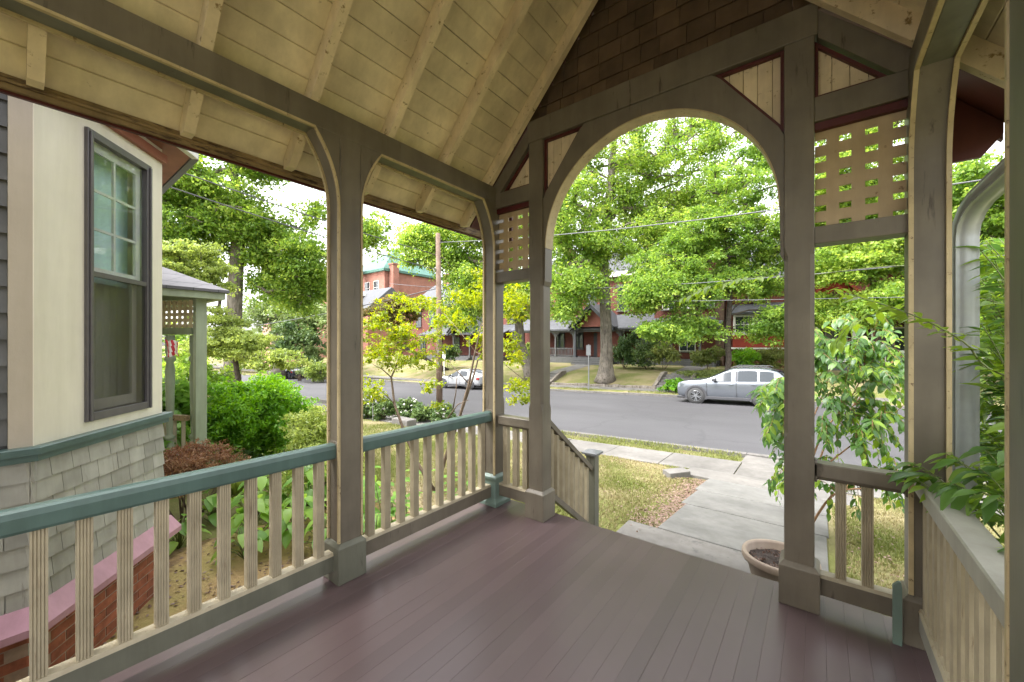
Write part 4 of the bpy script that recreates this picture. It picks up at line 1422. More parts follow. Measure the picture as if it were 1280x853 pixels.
def pcol(h, x, y, z0, z1, mat, w=0.16):
    mb = MB().box(x - w / 2, x + w / 2, y - w / 2, y + w / 2, z0, z1)
    mb.box(x - w * 0.8, x + w * 0.8, y - w * 0.8, y + w * 0.8, z0 - 0.001, z0 + 0.15)
    for s in (-1, 1):
        mb.prism([(x + s * (w / 2 + .001), z1 - 0.55), (x + s * (w / 2 + .001), z1 - 0.002), (x + s * 0.45, z1 - 0.002), (x + s * 0.40, z1 - 0.14), (x + s * 0.22, z1 - 0.22)], 'y', y - 0.04, y + 0.04)
    return mb.build('porch_post', mat, h)
def prail(h, x0, x1, y, z, mat):
    r = MB().box(x0, x1, y - 0.04, y + 0.04, z + 0.78, z + 0.86).box(x0, x1, y - 0.03, y + 0.03, z + 0.1, z + 0.17).build('porch_railing', mat, h)
    x = x0 + 0.1
    mb = MB()
    while x < x1 - 0.05:
        mb.box(x - 0.025, x + 0.025, y - 0.02, y + 0.02, z + 0.171, z + 0.779)
        x += 0.16
    mb.build('baluster_row', mat, r)
def steps(h, x0, x1, y, z0, z1, n, mat, run=0.3):
    for i in range(n):
        zt = z0 + (z1 - z0) * (i + 1) / n - 0.001 * i
        MB().box(x0, x1, y - run * (n - i), y - run * (n - i - 1) - 0.002, z0 - 0.4, zt).build('step', mat, h)
M['porch_gray'] = paint('porch_gray_paint', (0.095, 0.095, 0.098), 0.5, 0.1, 3)
M['dark_slate'] = paint('dark_gable_paint', (0.055, 0.06, 0.07), 0.5, 0.1, 3)
M['wood_shingle'] = far_brick('wood_shingle', (0.17, 0.10, 0.075), (0.13, 0.08, 0.06), (0.06, 0.04, 0.03), bw=0.2, rh=0.16)

# --- the long brick house in the middle
h = thing('brick_house', 'long two storey red brick house with gray porch roof and dark entrance gable', 'house', (-12, 31, -0.4))
mb = MB().box(-24.0, -9.0, 33.6, 44, -1.0, 8.2).box(-9.0, -3.35, 32.4, 44, -1.0, 8.0)
mb.build('wall', M['far_brick'], h)
MB().box(-24.3, -9.0, 33.2, 33.598, 7.9, 8.35).box(-24.3, -24.001, 33.6, 44, 7.9, 8.35).build('cornice', M['white'], h)
MB().add([(-24.3, 33.2, 8.351), (-9.0, 33.2, 8.351), (-9.0, 35.5, 10.8), (-23, 35.5, 10.8), (-23, 43, 10.8), (-24.3, 44, 8.351), (-9, 43, 10.8)],
         [(0, 1, 2, 3), (0, 3, 4, 5), (3, 2, 6, 4)]).build('roof', M['slate'], h)
# gabled wing: brown shingled gable, pale barge boards
gx, ga = -6.2, 10.7
MB().prism([(-9.0, 8.001), (-3.35, 8.001), (gx, ga)], 'y', 32.42, 44).build('gable', M['wood_shingle'], h)
for s in (-1, 1):
    e = gx + s * 3.5
    MB().prism([(e, 7.35), (e - s * 0.0, 7.75), (gx, ga + 0.55), (gx, ga + 0.05)], 'y', 31.8, 32.1).build('barge_board', M['white'], h)
    MB().prism([(e + s * 0.1, 7.76), (e + s * 0.1, 7.9), (gx, ga + 0.72), (gx, ga + 0.56)], 'y', 31.7, 44).build('roof', M['slate'], h)
for x0 in (-22.4, -19.2, -16.2, -12.9, -10.4):
    fwin(h, x0, x0 + 1.1, 33.58, 4.6, 6.9, 'porch_gray')
    MB().box(x0 - 0.15, x0 + 1.25, 33.5, 33.599, 6.92, 7.15).build('lintel', M['concrete'], h)
for x0 in (-8.3, -6.75, -5.2):
    fwin(h, x0, x0 + 1.05, 32.38, 4.4, 6.6, 'white')
fwin(h, -6.8, -5.6, 32.38, 8.3, 9.6, 'white')
# porch
MB().box(-23.8, -3.6, 31.0, 33.6, -0.9, 0.16).build('porch_floor', M['porch_gray'], h)
MB().prism([(30.6, 2.72), (30.6, 2.86), (33.6, 4.25), (33.6, 4.11)], 'x', -24.0, -3.4).build('porch_roof', M['slate'], h)
MB().box(-23.9, -3.5, 30.82, 30.98, 2.55, 2.80).build('porch_beam', M['porch_gray'], h)
for x in (-23.6, -20.9, -18.4, -16.3, -11.6, -9.2, -7.2, -5.0):
    pcol(h, x, 31.1, 0.16, 2.55, M['porch_gray'])
prail(h, -23.5, -21.0, 31.1, 0.16, M['porch_gray']); prail(h, -20.8, -18.5, 31.1, 0.16, M['porch_gray']); prail(h, -18.3, -16.4, 31.1, 0.16, M['porch_gray'])
for x0 in (-22.6, -19.8, -17.6, -10.9):
    fwin(h, x0, x0 + 1.0, 33.56, 0.9, 2.6, 'dark_slate')
MB().box(-8.8, -7.7, 32.28, 32.399, 0.17, 2.4).build('door', M['dark_slate'], h)
fwin(h, -6.9, -5.6, 32.36, 0.8, 2.5, 'white')
# dark gabled entrance
gx2 = -14.0
for s in (-1, 1):
    MB().prism([(gx2 + s * 2.2, 2.60), (gx2 + s * 2.2, 2.88), (gx2, 5.05), (gx2, 4.72)], 'y', 29.9, 30.15).build('barge_board', M['dark_slate'], h)
    MB().prism([(gx2 + s * 2.3, 2.885), (gx2 + s * 2.3, 2.98), (gx2, 5.16), (gx2, 5.055)], 'y', 29.8, 33.6).build('entrance_roof', M['slate'], h)
MB().prism([(gx2 - 1.7, 3.0), (gx2 + 1.7, 3.0), (gx2, 4.68)], 'y', 30.4, 30.5).build('entrance_gable', M['far_brick'], h)
MB().box(-14.1, -11.9, 31.6, 31.9, 0.17, 3.0).build('entrance_wall', M['far_brick'], h)
MB().box(-15.4, -14.25, 33.5, 33.598, 0.17, 2.5).build('door', M['dark_slate'], h)
pcol(h, -15.75, 30.3, 0.16, 2.9, M['dark_slate'], 0.2); pcol(h, -12.2, 30.3, 0.16, 2.9, M['dark_slate'], 0.2)
MB().box(-16.0, -12.0, 30.0, 30.999, -0.9, 0.158).build('porch_floor', M['porch_gray'], h)
steps(h, -15.4, -12.6, 30.0, -0.55, 0.15, 4, M['porch_gray'])
steps(h, -6.0, -3.7, 31.0, -0.45, 0.15, 4, M['porch_gray'])
for x in (-21, -11.5):
    MB().box(x - 0.5, x + 0.5, 38, 39.2, 10.0, 12.6).build('chimney', M['far_brick'], h)

# --- the red house on the right
h = thing('red_house', 'brick house with scarlet shingled bay and white windows behind the silver car', 'house', (0, 31, -0.3))
MB().box(-3.3, 12.0, 32.0, 44, -1.0, 6.4).build('wall', M['far_brick'], h)
MB().box(-2.6, 1.6, 30.6, 31.999, -1.0, 1.05).build('bay_base', M['far_brick'], h)
MB().box(-2.7, 1.7, 30.5, 31.998, 1.051, 1.17).build('belt', M['white'], h)
MB().box(-2.62, 1.62, 30.58, 31.997, 1.171, 2.1).build('bay_shingles', M['red_siding'], h)
MB().box(-2.65, 1.65, 30.55, 31.996, 2.101, 2.2).build('sill_band', M['white'], h)
MB().box(-2.6, 1.6, 30.7, 31.995, 2.201, 3.6).build('bay_wall', M['white'], h)
for x0 in (-2.5, -1.1, 0.3):
    fwin(h, x0, x0 + 1.2, 30.68, 2.25, 3.5, 'white', sill=False)
MB().prism([(30.3, 3.601), (30.3, 3.75), (32.0, 4.5), (32.0, 4.35)], 'x', -2.9, 1.9).build('bay_roof', M['slate'], h)
MB().box(-3.95, -3.36, 31.5, 32.39, -1.0, 5.5).build('chimney', M['wood_shingle'], h)
MB().prism([(31.5, 6.0), (31.3, 6.25), (38, 11.0), (44, 6.4)], 'x', -3.6, 12.4).build('roof', M['slate'], h)
for x0 in (-1.8, 0.6): fwin(h, x0, x0 + 1.1, 31.96, 4.7, 6.1, 'white')
# porch with white posts and a red dormer gable
MB().box(2.0, 11.5, 29.6, 31.998, -1.0, 0.2).build('porch_floor', M['porch_gray'], h)
MB().prism([(29.2, 3.0), (29.2, 3.16), (32.0, 4.6), (32.0, 4.44)], 'x', 1.95, 11.8).build('porch_roof', M['slate'], h)
MB().box(2.05, 11.7, 29.35, 29.5, 2.75, 3.06).build('porch_beam', M['maroon'], h)
for x in (2.3, 4.2, 5.1, 7.6, 9.4): pcol(h, x, 29.6, 0.2, 2.75, M['white'], 0.22)
prail(h, 2.4, 4.1, 29.6, 0.2, M['white']); prail(h, 5.2, 7.5, 29.6, 0.2, M['white'])
MB().box(2.1, 11.4, 31.9, 31.997, 0.21, 2.9).build('porch_wall', M['maroon'], h)
for x0 in (2.8, 5.6, 8.0): fwin(h, x0, x0 + 1.2, 31.88, 0.9, 2.5, 'white')
MB().prism([(2.1, 4.3), (4.6, 4.3), (3.35, 5.75)], 'y', 29.6, 32).build('dormer', M['red_siding'], h)
for s in (-1, 1):
    MB().prism([(3.35 + s * 1.55, 4.05), (3.35 + s * 1.55, 4.25), (3.35, 6.05), (3.35, 5.8)], 'y', 29.3, 32.0).build('dormer_roof', M['red_siding'], h)
MB().prism([(2.85, 4.4), (3.85, 4.4), (3.35, 5.05)], 'y', 29.55, 29.598).build('dormer_vent', M['maroon'], h)

# --- the brick house further left with its slate roof
h = thing('brick_house', 'brick house with blue gray slate roof seen behind the utility pole', 'house', (-31, 34, -0.5))
MB().box(-46.0, -25.5, 34.5, 46, -1.5, 6.7).build('wall', M['far_brick'], h)
MB().box(-46.3, -25.2, 34.1, 34.498, 6.5, 6.8).build('cornice', M['porch_gray'], h)
MB().add([(-46.4, 34.1, 6.801), (-25.1, 34.1, 6.801), (-25.1, 38, 10.4), (-44.5, 38, 10.4), (-44.5, 46, 10.4), (-46.4, 46, 6.801), (-25.1, 46, 10.4)], [(0, 1, 2, 3), (0, 3, 4, 5), (3, 2, 6, 4)]).build('roof', M['slate'], h)
for x0 in (-44.5, -41.6, -38.6, -35.7, -34.2, -31.4, -29.8, -27.3):
    fwin(h, x0, x0 + 1.15, 34.46, 3.9, 6.1, 'dark_slate')
for x0 in (-43.5, -40, -36.5, -29.5): fwin(h, x0, x0 + 1.1, 34.46, 0.4, 2.3, 'dark_slate')
MB().prism([(31.2, 2.5), (31.2, 2.64), (34.499, 3.75), (34.499, 3.6)], 'x', -40, -25.3).build('porch_roof', M['slate'], h)
MB().box(-39.8, -25.5, 31.5, 34.498, -1.5, -0.1).build('porch_floor', M['porch_gray'], h)
for x in (-39.5, -36.6, -33.6, -30.8, -28.2, -25.8): pcol(h, x, 31.6, -0.1, 2.5, M['porch_gray'])
for s in (-1, 1):
    MB().prism([(-31.5 + s * 2.2, 2.4), (-31.5 + s * 2.2, 2.7), (-31.5, 4.9), (-31.5, 4.55)], 'y', 30.6, 30.85).build('barge_board', M['dark_slate'], h)
    MB().prism([(-31.5 + s * 2.3, 2.705), (-31.5 + s * 2.3, 2.8), (-31.5, 5.0), (-31.5, 4.905)], 'y', 30.5, 34.4).build('entrance_roof', M['slate'], h)
steps(h, -32.6, -30.4, 31.5, -0.8, -0.1, 4, M['porch_gray'])
for x in (-43, -34, -27): MB().box(x - 0.6, x + 0.6, 39, 40.3, 9.6, 12.2).build('chimney', M['pale_brick'], h)

# --- school-like block with the green pyramid roof, far behind
c = at(492, 347, 92)
h = thing('green_roofed_building', 'distant pale brick block under a green pyramid roof with brick chimneys', 'building', (c.x, c.y, -0.5))
w = 7.6
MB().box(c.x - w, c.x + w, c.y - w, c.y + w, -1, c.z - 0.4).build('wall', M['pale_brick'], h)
MB().add([(c.x - w - .6, c.y - w - .6, c.z - .4), (c.x + w + .6, c.y - w - .6, c.z - .4), (c.x + w + .6, c.y + w + .6, c.z - .4), (c.x - w - .6, c.y + w + .6, c.z - .4),
          (c.x - w - .6, c.y - w - .6, c.z + .1), (c.x + w + .6, c.y - w - .6, c.z + .1), (c.x + w + .6, c.y + w + .6, c.z + .1), (c.x - w - .6, c.y + w + .6, c.z + .1), (c.x, c.y, c.z + 6.5)],
         [(3, 2, 1, 0), (0, 1, 5, 4), (1, 2, 6, 5), (2, 3, 7, 6), (3, 0, 4, 7), (4, 5, 8), (5, 6, 8), (6, 7, 8), (7, 4, 8)]).build('roof', M['green_roof'], h)
for dx, dy in ((-8.4, -8.6), (0.5, -9.4), (8.6, -6.0)):
    MB().box(c.x + dx - 0.7, c.x + dx + 0.7, c.y + dy - 0.7, c.y + dy + 0.7, -1, c.z + 0.9).box(c.x + dx - 0.85, c.x + dx + 0.85, c.y + dy - 0.85, c.y + dy + 0.85, c.z + 0.901, c.z + 1.2).build('chimney', M['pale_brick'], h)
for i in range(4):
    x0 = c.x - w + 1.2 + i * 3.4
    fwin(h, x0, x0 + 1.8, c.y - w - 0.03, c.z - 5, c.z - 2.2, 'white')
# --- gray roofed house in front of it
c = at(440, 384, 70)
h = thing('gray_roofed_house', 'far gray roofed brick house low behind the yellow leaved sapling', 'house', (c.x, c.y, -0.8))
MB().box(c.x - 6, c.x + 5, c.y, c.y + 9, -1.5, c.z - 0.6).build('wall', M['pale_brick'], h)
MB().prism([(c.y - 0.5, c.z - 0.599), (c.y + 9.5, c.z - 0.599), (c.y + 4.5, c.z + 3.6)], 'x', c.x - 6.4, c.x + 5.4).build('roof', M['slate'], h)
for i in range(3): fwin(h, c.x - 4.6 + i * 3.4, c.x - 3.2 + i * 3.4, c.y - 0.04, c.z - 3.6, c.z - 1.4, 'white')
# --- pink stucco building far down the street
c = at(332, 440, 62)
h = thing('pink_building', 'pink stucco building with a sloping side far down the street', 'building', (c.x, c.y, -2.6))
MB().prism([(c.x - 5, -3), (c.x + 2.6, -3), (c.x + 1.5, c.z + 5.6), (c.x - 0.8, c.z + 5.6), (c.x - 1.2, c.z + 2.6), (c.x - 5, c.z + 2.6)], 'y', c.y, c.y + 9).build('wall', M['pink_wall'], h)
for i in range(2):
    fwin(h, c.x - 4.6, c.x - 1.6, c.y - 0.04, c.z - 1.9 + i * 2.2, c.z - 0.3 + i * 2.2, 'white')
# --- brick apartment block beyond the left bend
c = at(398, 400, 75)
h = thing('brick_block', 'far red brick block half hidden by trees at the street bend', 'building', (c.x, c.y, -2.4))
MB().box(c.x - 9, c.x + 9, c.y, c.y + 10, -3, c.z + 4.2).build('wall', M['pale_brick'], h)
MB().box(c.x - 9.3, c.x + 9.3, c.y - 0.3, c.y + 10, c.z + 4.201, c.z + 4.6).build('cornice', M['white'], h)
for i in range(5):
    for k in (0, 1):
        fwin(h, c.x - 8 + i * 3.4, c.x - 6.6 + i * 3.4, c.y - 0.04, c.z - 2.4 + k * 3.2, c.z - 0.5 + k * 3.2, 'white')

# ================================================================ NEIGHBOUR'S PORCH (left, past the bay)
h = thing('neighbour_porch', 'sage green lattice porch with turned posts beyond the cream bay', 'porch', (-6.0, -2.0, -0.62))
ox, oy, fz = -5.02, -1.02, -0.42
zl0, zl1 = 1.73, 2.16
MB().box(ox - 3.2, ox, oy - 3.0, oy, -0.62, fz).build('porch_floor', M['sage'], h)
M['nb_sage'] = paint('neighbour_sage_paint', (0.27, 0.31, 0.22), 0.45, 0.08, 4)
MB().box(ox - 0.07, ox + 0.07, oy - 0.07, oy + 0.07, -0.62, 2.2).build('post', M['nb_sage'], h, bevel=0.006)
def turned(x, y):
    prof = [(0.06, 0.0), (0.06, 0.42), (0.045, 0.44), (0.07, 0.47), (0.07, 0.5), (0.04, 0.53), (0.045, 0.6), (0.062, 1.5), (0.045, 1.62), (0.07, 1.66), (0.07, 1.70), (0.045, 1.73), (0.06, 1.78), (0.06, 2.04)]
    MB().lathe(prof, (x, y, fz), 12).build('turned_post', M['nb_sage'], h, smooth=True)
turned(ox - 0.17, oy - 0.03); turned(ox - 0.36, oy - 0.28); turned(ox - 0.03, oy - 1.6)
for sgn in (0, 1):
    if sgn == 0:
        P0, P1, cst = ox - 2.2, ox - 0.24, oy - 0.02
    mb = MB()
def lat_panel(x0, y0, x1, y1):
    d = Vector((x1 - x0, y1 - y0, 0)); L = d.length; d.normalize(); q = Vector((-d.y, d.x, 0))
    fr = MB()
    for z in (zl0 - 0.1, zl1):
        a = Vector((x0, y0, z + 0.05)); fr.obox(a + d * L / 2, d * (L / 2), q * 0.045, Vector((0, 0, 0.05)))
    f = fr.build('lattice_frame', M['nb_sage'], h)
    n = int(L / 0.1)
    for i in range(n):
        a = Vector((x0, y0, (zl0 + zl1) / 2)) + d * (0.05 + i * L / n)
        MB().obox(a - q * 0.006, d * 0.03, q * 0.005, Vector((0, 0, (zl1 - zl0) / 2 - 0.001))).build('lattice_slat', M['rafter'], f)
    for k in range(5):
        a = Vector((x0, y0, zl0 + 0.035 + k * 0.088)) + d * (L / 2)
        MB().obox(a + q * 0.006, d * (L / 2 - 0.002), q * 0.005, Vector((0, 0, 0.026))).build('lattice_slat', M['rafter'], f)
lat_panel(ox - 1.9, oy - 0.9, ox - 0.10, oy - 0.05)
r = MB().bar((ox - 1.9, oy - 1.0, 0.36), (ox - 0.12, oy - 0.12, 0.36), 0.07, 0.08).build('porch_railing', M['fascia'], h)
for i in range(12):
    t = (i + 0.5) / 12
    x, y = ox - 1.9 + 1.78 * t, oy - 1.0 + 0.88 * t
    MB().box(x - 0.022, x + 0.022, y - 0.022, y + 0.022, fz, 0.32).build('baluster', M['baluster'], r)
MB().add([(ox + 0.35, oy + 0.28, 2.3), (ox - 3.5, oy + 0.28, 2.3), (ox - 3.5, oy - 3.2, 2.3), (ox + 0.35, oy - 3.2, 2.3), (ox - 1.7, oy - 1.4, 3.25),
          (ox + 0.35, oy + 0.28, 2.26), (ox - 3.5, oy + 0.28, 2.26), (ox - 3.5, oy - 3.2, 2.26), (ox + 0.35, oy - 3.2, 2.26)],
         [(0, 1, 4), (1, 2, 4), (2, 3, 4), (3, 0, 4), (8, 7, 6, 5), (0, 5, 6, 1), (3, 8, 5, 0)]).build('roof', M['roof_shingle'], h)
MB().box(ox - 3.45, ox + 0.30, oy + 0.14, oy + 0.24, 2.16, 2.259).box(ox + 0.2, ox + 0.30, oy - 3.0, oy + 0.139, 2.16, 2.259).build('eave_board', M['nb_sage'], h)
# flag hanging from the neighbour's porch
fl = thing('flag', 'small red and white striped flag hanging under the sage lattice', 'flag', tuple(at(213, 428, 5.2)))
base = at(206, 424, 5.2)
vs, fs, mi = [], [], []
nx, nz = 15, 8
for j in range(nz + 1):
    for i in range(nx + 1):
        u, v = i / nx, j / nz
        x = u * 0.17 + v * 0.03
        vs.append((base.x + x * _c + 0.02 * math.sin(u * 9 + v * 3) * -_s, base.y + x * _s + 0.02 * math.sin(u * 9 + v * 3) * _c, base.z - v * 0.22 - 0.05 * u * (1 - v) - 0.02 * math.sin(u * 7)))
for j in range(nz):
    for i in range(nx):
        fs.append((j * (nx + 1) + i, j * (nx + 1) + i + 1, (j + 1) * (nx + 1) + i + 1, (j + 1) * (nx + 1) + i))
        mi.append(((i + j // 3) // 2) % 2)
me = mesh_from('flag_cloth', vs, fs, [flat('flag_red', (0.45, 0.03, 0.05), 0.8), flat('flag_white', (0.7, 0.68, 0.68), 0.8)], True)
me.polygons.foreach_set('material_index', mi)
link('flag_cloth', me, fl)
MB().tube([base + Vector((0.0, 0, 0.03)), base + Vector((-0.5, -0.35, 0.2))], 0.012, 6).build('flag_pole', M['white'], fl)

# ================================================================ STREET FURNITURE
pb = Vector((-10.92, 9.05, gz(-10.92, 8.0) - 0.1))
pole = thing('utility_pole', 'weathered brown wooden utility pole on the near verge carrying the street wires', 'utility pole', tuple(pb))
MB().tube([pb, pb + Vector((-0.02, 0, 3.5)), pb + Vector((-0.10, 0, 8.05))], [0.145, 0.13, 0.10], 14).build('pole_shaft', M['pole_wood'], pole, smooth=True)
for k in range(3):
    MB().box(pb.x + 0.05, pb.x + 0.13, pb.y - 0.16, pb.y - 0.12, pb.z + 2.2 + k * 0.5, pb.z + 2.32 + k * 0.5).build('pole_tag', M['steel'], pole)
pt = pb + Vector((-0.09, 0, 0))
def wire(name, pts, r, label, sag=0.0, group='overhead wires'):
    path = []
    for (a, b) in zip(pts[:-1], pts[1:]):
        a, b = Vector(a), Vector(b)
        for i in range(14):
            t = i / 14
            p = a.lerp(b, t); p.z -= sag * 4 * t * (1 - t)
            path.append(p)
    path.append(Vector(pts[-1]))
    tag(MB().tube(path, r, 5).build(name, M['cable'], None, smooth=True), label, 'wire', group)
far_pole_r = Vector((30, 9.2, 7.0))
wire('power_line', [(pt.x, pt.y, 6.0), (27, 9.2, 6.04)], 0.017, 'topmost wire crossing the arch from the utility pole', 1.3)
wire('power_line', [(-30, 19.8, 7.2), (34, 19.8, 7.2)], 0.02, 'thick middle wire crossing the arch in front of the brick house', 2.56)
wire('power_line', [(-30, 19.9, 5.3), (12, 19.9, 3.1)], 0.014, 'lowest thin wire crossing the arch at porch roof height', 0.12)
wire('service_line', [pt + Vector((0, -.5, 7.1)), at(205, 203, 9.0) + (at(205, 203, 9.0) - pt - Vector((0, -.5, 7.1))) * 0.3], 0.018, 'upper of two service wires running up left over the garden', 0.12)
wire('service_line', [pt + Vector((0, 0, 6.4)), at(203, 226, 9.0) + (at(203, 226, 9.0) - pt - Vector((0, 0, 6.4))) * 0.3], 0.018, 'lower of two service wires running up left over the garden', 0.12)
wire('power_line', [pt + Vector((0, 0, 5.6)), (-60, 8.9, 3.2)], 0.022, 'wire leaving the pole down the street to the left', 0.8)
wire('service_line', [pt + Vector((0, 0.0, 5.5)), (-33, 34.2, 6.2)], 0.014, 'thin wire from the pole to the far slate roofed house', 0.25)
sb_ = Vector((-9.1, 19.95, gz(-9.1, 20)))
sg = thing('street_sign', 'thin steel sign post with a narrow blank plate before the big street tree', 'sign', tuple(sb_))
MB().box(sb_.x - 0.03, sb_.x + 0.03, sb_.y - 0.03, sb_.y + 0.03, sb_.z - 0.1, sb_.z + 2.9).build('sign_post', M['steel'], sg)
MB().box(sb_.x - 0.16, sb_.x + 0.16, sb_.y - 0.045, sb_.y - 0.031, sb_.z + 2.2, sb_.z + 2.85).build('sign_plate', M['steel'], sg)
sb_ = Vector((-22.5, 19.9, gz(-22.5, 20)))
sg = thing('street_sign', 'white sign post on the far verge left of the utility pole', 'sign', tuple(sb_))
MB().box(sb_.x - 0.03, sb_.x + 0.03, sb_.y - 0.03, sb_.y + 0.03, sb_.z - 0.1, sb_.z + 2.7).build('sign_post', M['white'], sg)
MB().box(sb_.x - 0.18, sb_.x + 0.18, sb_.y - 0.045, sb_.y - 0.031, sb_.z + 2.1, sb_.z + 2.65).build('sign_plate', M['white'], sg)
# white flagpole far left
c = at(341, 470, 52)
fp = thing('flagpole', 'white flagpole in front of the far pink building', 'flagpole', (c.x, c.y, c.z))
MB().tube([c + Vector((0, 0, -1)), c + Vector((0, 0, 8.6))], [0.14, 0.09], 8).build('pole_shaft', M['white'], fp, smooth=True)

# garden steps and front paths across the street
def garden_steps(x, w, label):
    g = thing('garden_steps', label, 'steps', (x, 21.7, gz(x, 21.6)))
    n = 5
    z0, z1 = gz(x, 21.7), gz(x, 24.2)
    for i in range(n):
        y = 21.75 + i * 0.42
        MB().box(x - w, x + w, y, y + 0.44, z0 - 0.3, z0 + (z1 - z0) * (i + 1) / n + 0.05 + 0.001 * i).build('step', M['concrete'], g, bevel=0.02)
    for s in (-1, 1):
        MB().prism([(21.7, z0 - 0.2), (24.1, z0 - 0.2), (24.1, z1 + 0.22), (23.4, z1 + 0.2), (21.9, z0 + 0.25), (21.7, z0 + 0.2)], 'x', *sorted((x + s * (w + 0.01), x + s * (w + 0.22)))).build('cheek_wall', M['bark'], g)
    return g
garden_steps(-14.1, 0.75, 'stone garden steps left of the big street tree')
garden_steps(-4.6, 0.85, 'stone garden steps climbing to the house right of the big street tree')
for xa, xb, yend in ((-14.1, -14.0, 28.7), (-4.6, -4.85, 29.7)):
    pw = MB()
    ys_ = np.linspace(23.9, yend, 6)
    vs, fs = [], []
    for i, y in enumerate(ys_):
        x = xa + (xb - xa) * i / 5
        vs += [(x - 0.75, y, gz(x, y) + 0.03), (x + 0.75, y, gz(x, y) + 0.03)]
    for i in range(5): fs.append((2 * i, 2 * i + 1, 2 * i + 3, 2 * i + 2))
    tag(link('path', mesh_from('path', vs, fs, M['concrete'])), kind='structure')
rw = MB()
for i in range(16):
    x = -13.0 + i * 0.47
    rw.box(x, x + 0.455, 21.72, 22.0, gz(x, 21.7) - 0.2, gz(x, 21.7) + 0.17 + rnd.uniform(-0.03, 0.03))
tag(rw.build('garden_wall', M['bark'], None, bevel=0.02), 'low dark stone edging below the lawn of the big street tree', 'wall')
# ================================================================ TREES
def up_trunk(p, pts):
    return [(Vector(q), r) for q, r in pts]
def gp(x, y, dz=-0.1):
    return Vector((x, y, gz(x, y) + dz))

# big maple in the left gardens
b = gp(-21.1, 4.2)
tree('maple_tree', 'large maple with thick straight trunk rising behind the bright green shrub', 
     [(b, 0.40), (at(290, 450, 20), 0.36), (at(293, 380, 20), 0.34), (at(296, 320, 20), 0.31), (at(300, 262, 20), 0.24), (at(292, 215, 20), 0.17)],
     [(250, 225, 19, 60, 50, 60), (330, 205, 20, 60, 26, 30), (232, 300, 19, 44, 48, 44), (310, 285, 20, 66, 40, 64), (372, 350, 21, 50, 38, 56), (400, 265, 20.5, 14, 18, 6),
      (462, 290, 20, 18, 28, 12), (385, 195, 20, 45, 16, 14), (260, 150, 20, 80, 40, 24), (350, 318, 20, 60, 20, 30), (340, 110, 20, 90, 50, 30), (190, 260, 18, 50, 60, 20)],
     0.15, 270, M['maple'], M['bark'], (0.95, 0.62), 0.034, tint=0.42)
# pale layered dogwood in front of it
b = gp(-11.2, 2.3)
tree('dogwood_tree', 'pale yellow green layered dogwood in front of the thick maple trunk',
     [(b, 0.10), (at(300, 485, 13.2), 0.09), (at(292, 440, 13), 0.07), (at(285, 400, 13), 0.05)],
     [(290, 428, 13, 52, 24, 50), (345, 450, 12.6, 40, 14, 14), (228, 325, 12.5, 40, 34, 44), (262, 348, 13, 30, 20, 20), (275, 400, 13, 22, 20, 14)],
     0.085, 230, M['pale_leaf'], M['dark_bark'], (0.42, 0.16), 0.010, tint=0.55)
# far trees on the left
c = at(347, 462, 46)
tree('gray_green_tree', 'far gray green tree with a forked trunk beside the white flagpole',
     [(c + Vector((0, 0, -1.2)), 0.7), (at(347, 425, 46), 0.55), (at(343, 400, 46), 0.42), (at(352, 375, 46), 0.3)],
     [(350, 385, 46, 52, 24, 34), (388, 400, 44, 36, 22, 22), (370, 360, 46, 50, 22, 20)],
     0.34, 150, M['gray_leaf'], M['bark'], (1.7, 1.0), 0.05, tint=0.5)
def shrub(name, label, c, r, n, per, leaf, mat, clump, cat='shrub', group=None, tint=0.5, up=0.5, shell=0.5, aspect=0.62, stems=5, bark='thin_bark', spread=0.6, tvar=0.2):
    c = Vector(c)
    g = gz(c.x, c.y)
    t = thing(name, label, cat, (c.x, c.y, g), group=group)
    cs = in_ellipsoid(c, r, n, 0.4)
    cs[:, 2] = np.maximum(cs[:, 2], g + clump[1] * 0.6)
    ks = np.array([rnd.uniform(0.7, 1.25) for _ in range(n)])
    rs = np.stack([clump[0] * ks, clump[0] * ks, clump[1] * ks], 1)
    mb = MB()
    for i in range(min(stems, n)):
        q = Vector(cs[i]); s = Vector((c.x + rnd.uniform(-.1, .1), c.y + rnd.uniform(-.1, .1), g - 0.05))
        m = s.lerp(q, 0.5) + Vector((0, 0, 0.1 * r[2]))
        mb.tube([s, m, q], [0.02 * max(r[2], .5) + .004, 0.014 * max(r[2], .5) + .003, 0.004], 5)
    mb.build('stem', M[bark], t, smooth=True)
    V, Q, tn = clump_leaves(cs, rs, per, leaf, spread=spread, up=up, shell=shell, tint0=tint, tvar=tvar, aspect=aspect)
    link('foliage', mesh_np('foliage', V, Q, mat, tn), t)
    return t
c = at(375, 425, 42); shrub('bush', 'wide dark green bush beyond the street bend', c, (3.6, 3.0, 2.2), 30, 160, 0.3, M['shrub_leaf'], (1.1, 0.7), group='bushes beyond the street bend', tint=0.6)
c = at(392, 452, 40); shrub('conical_bush', 'rounded conical bush on the far lawn slope', c, (1.4, 1.4, 1.7), 22, 160, 0.22, M['gray_leaf'], (0.6, 0.5), tint=0.4)
c = at(404, 462, 39); shrub('bush', 'low silvery bush below the conical bush', c, (1.6, 1.4, 0.8), 18, 140, 0.2, M['pale_leaf'], (0.6, 0.4), tint=0.3)

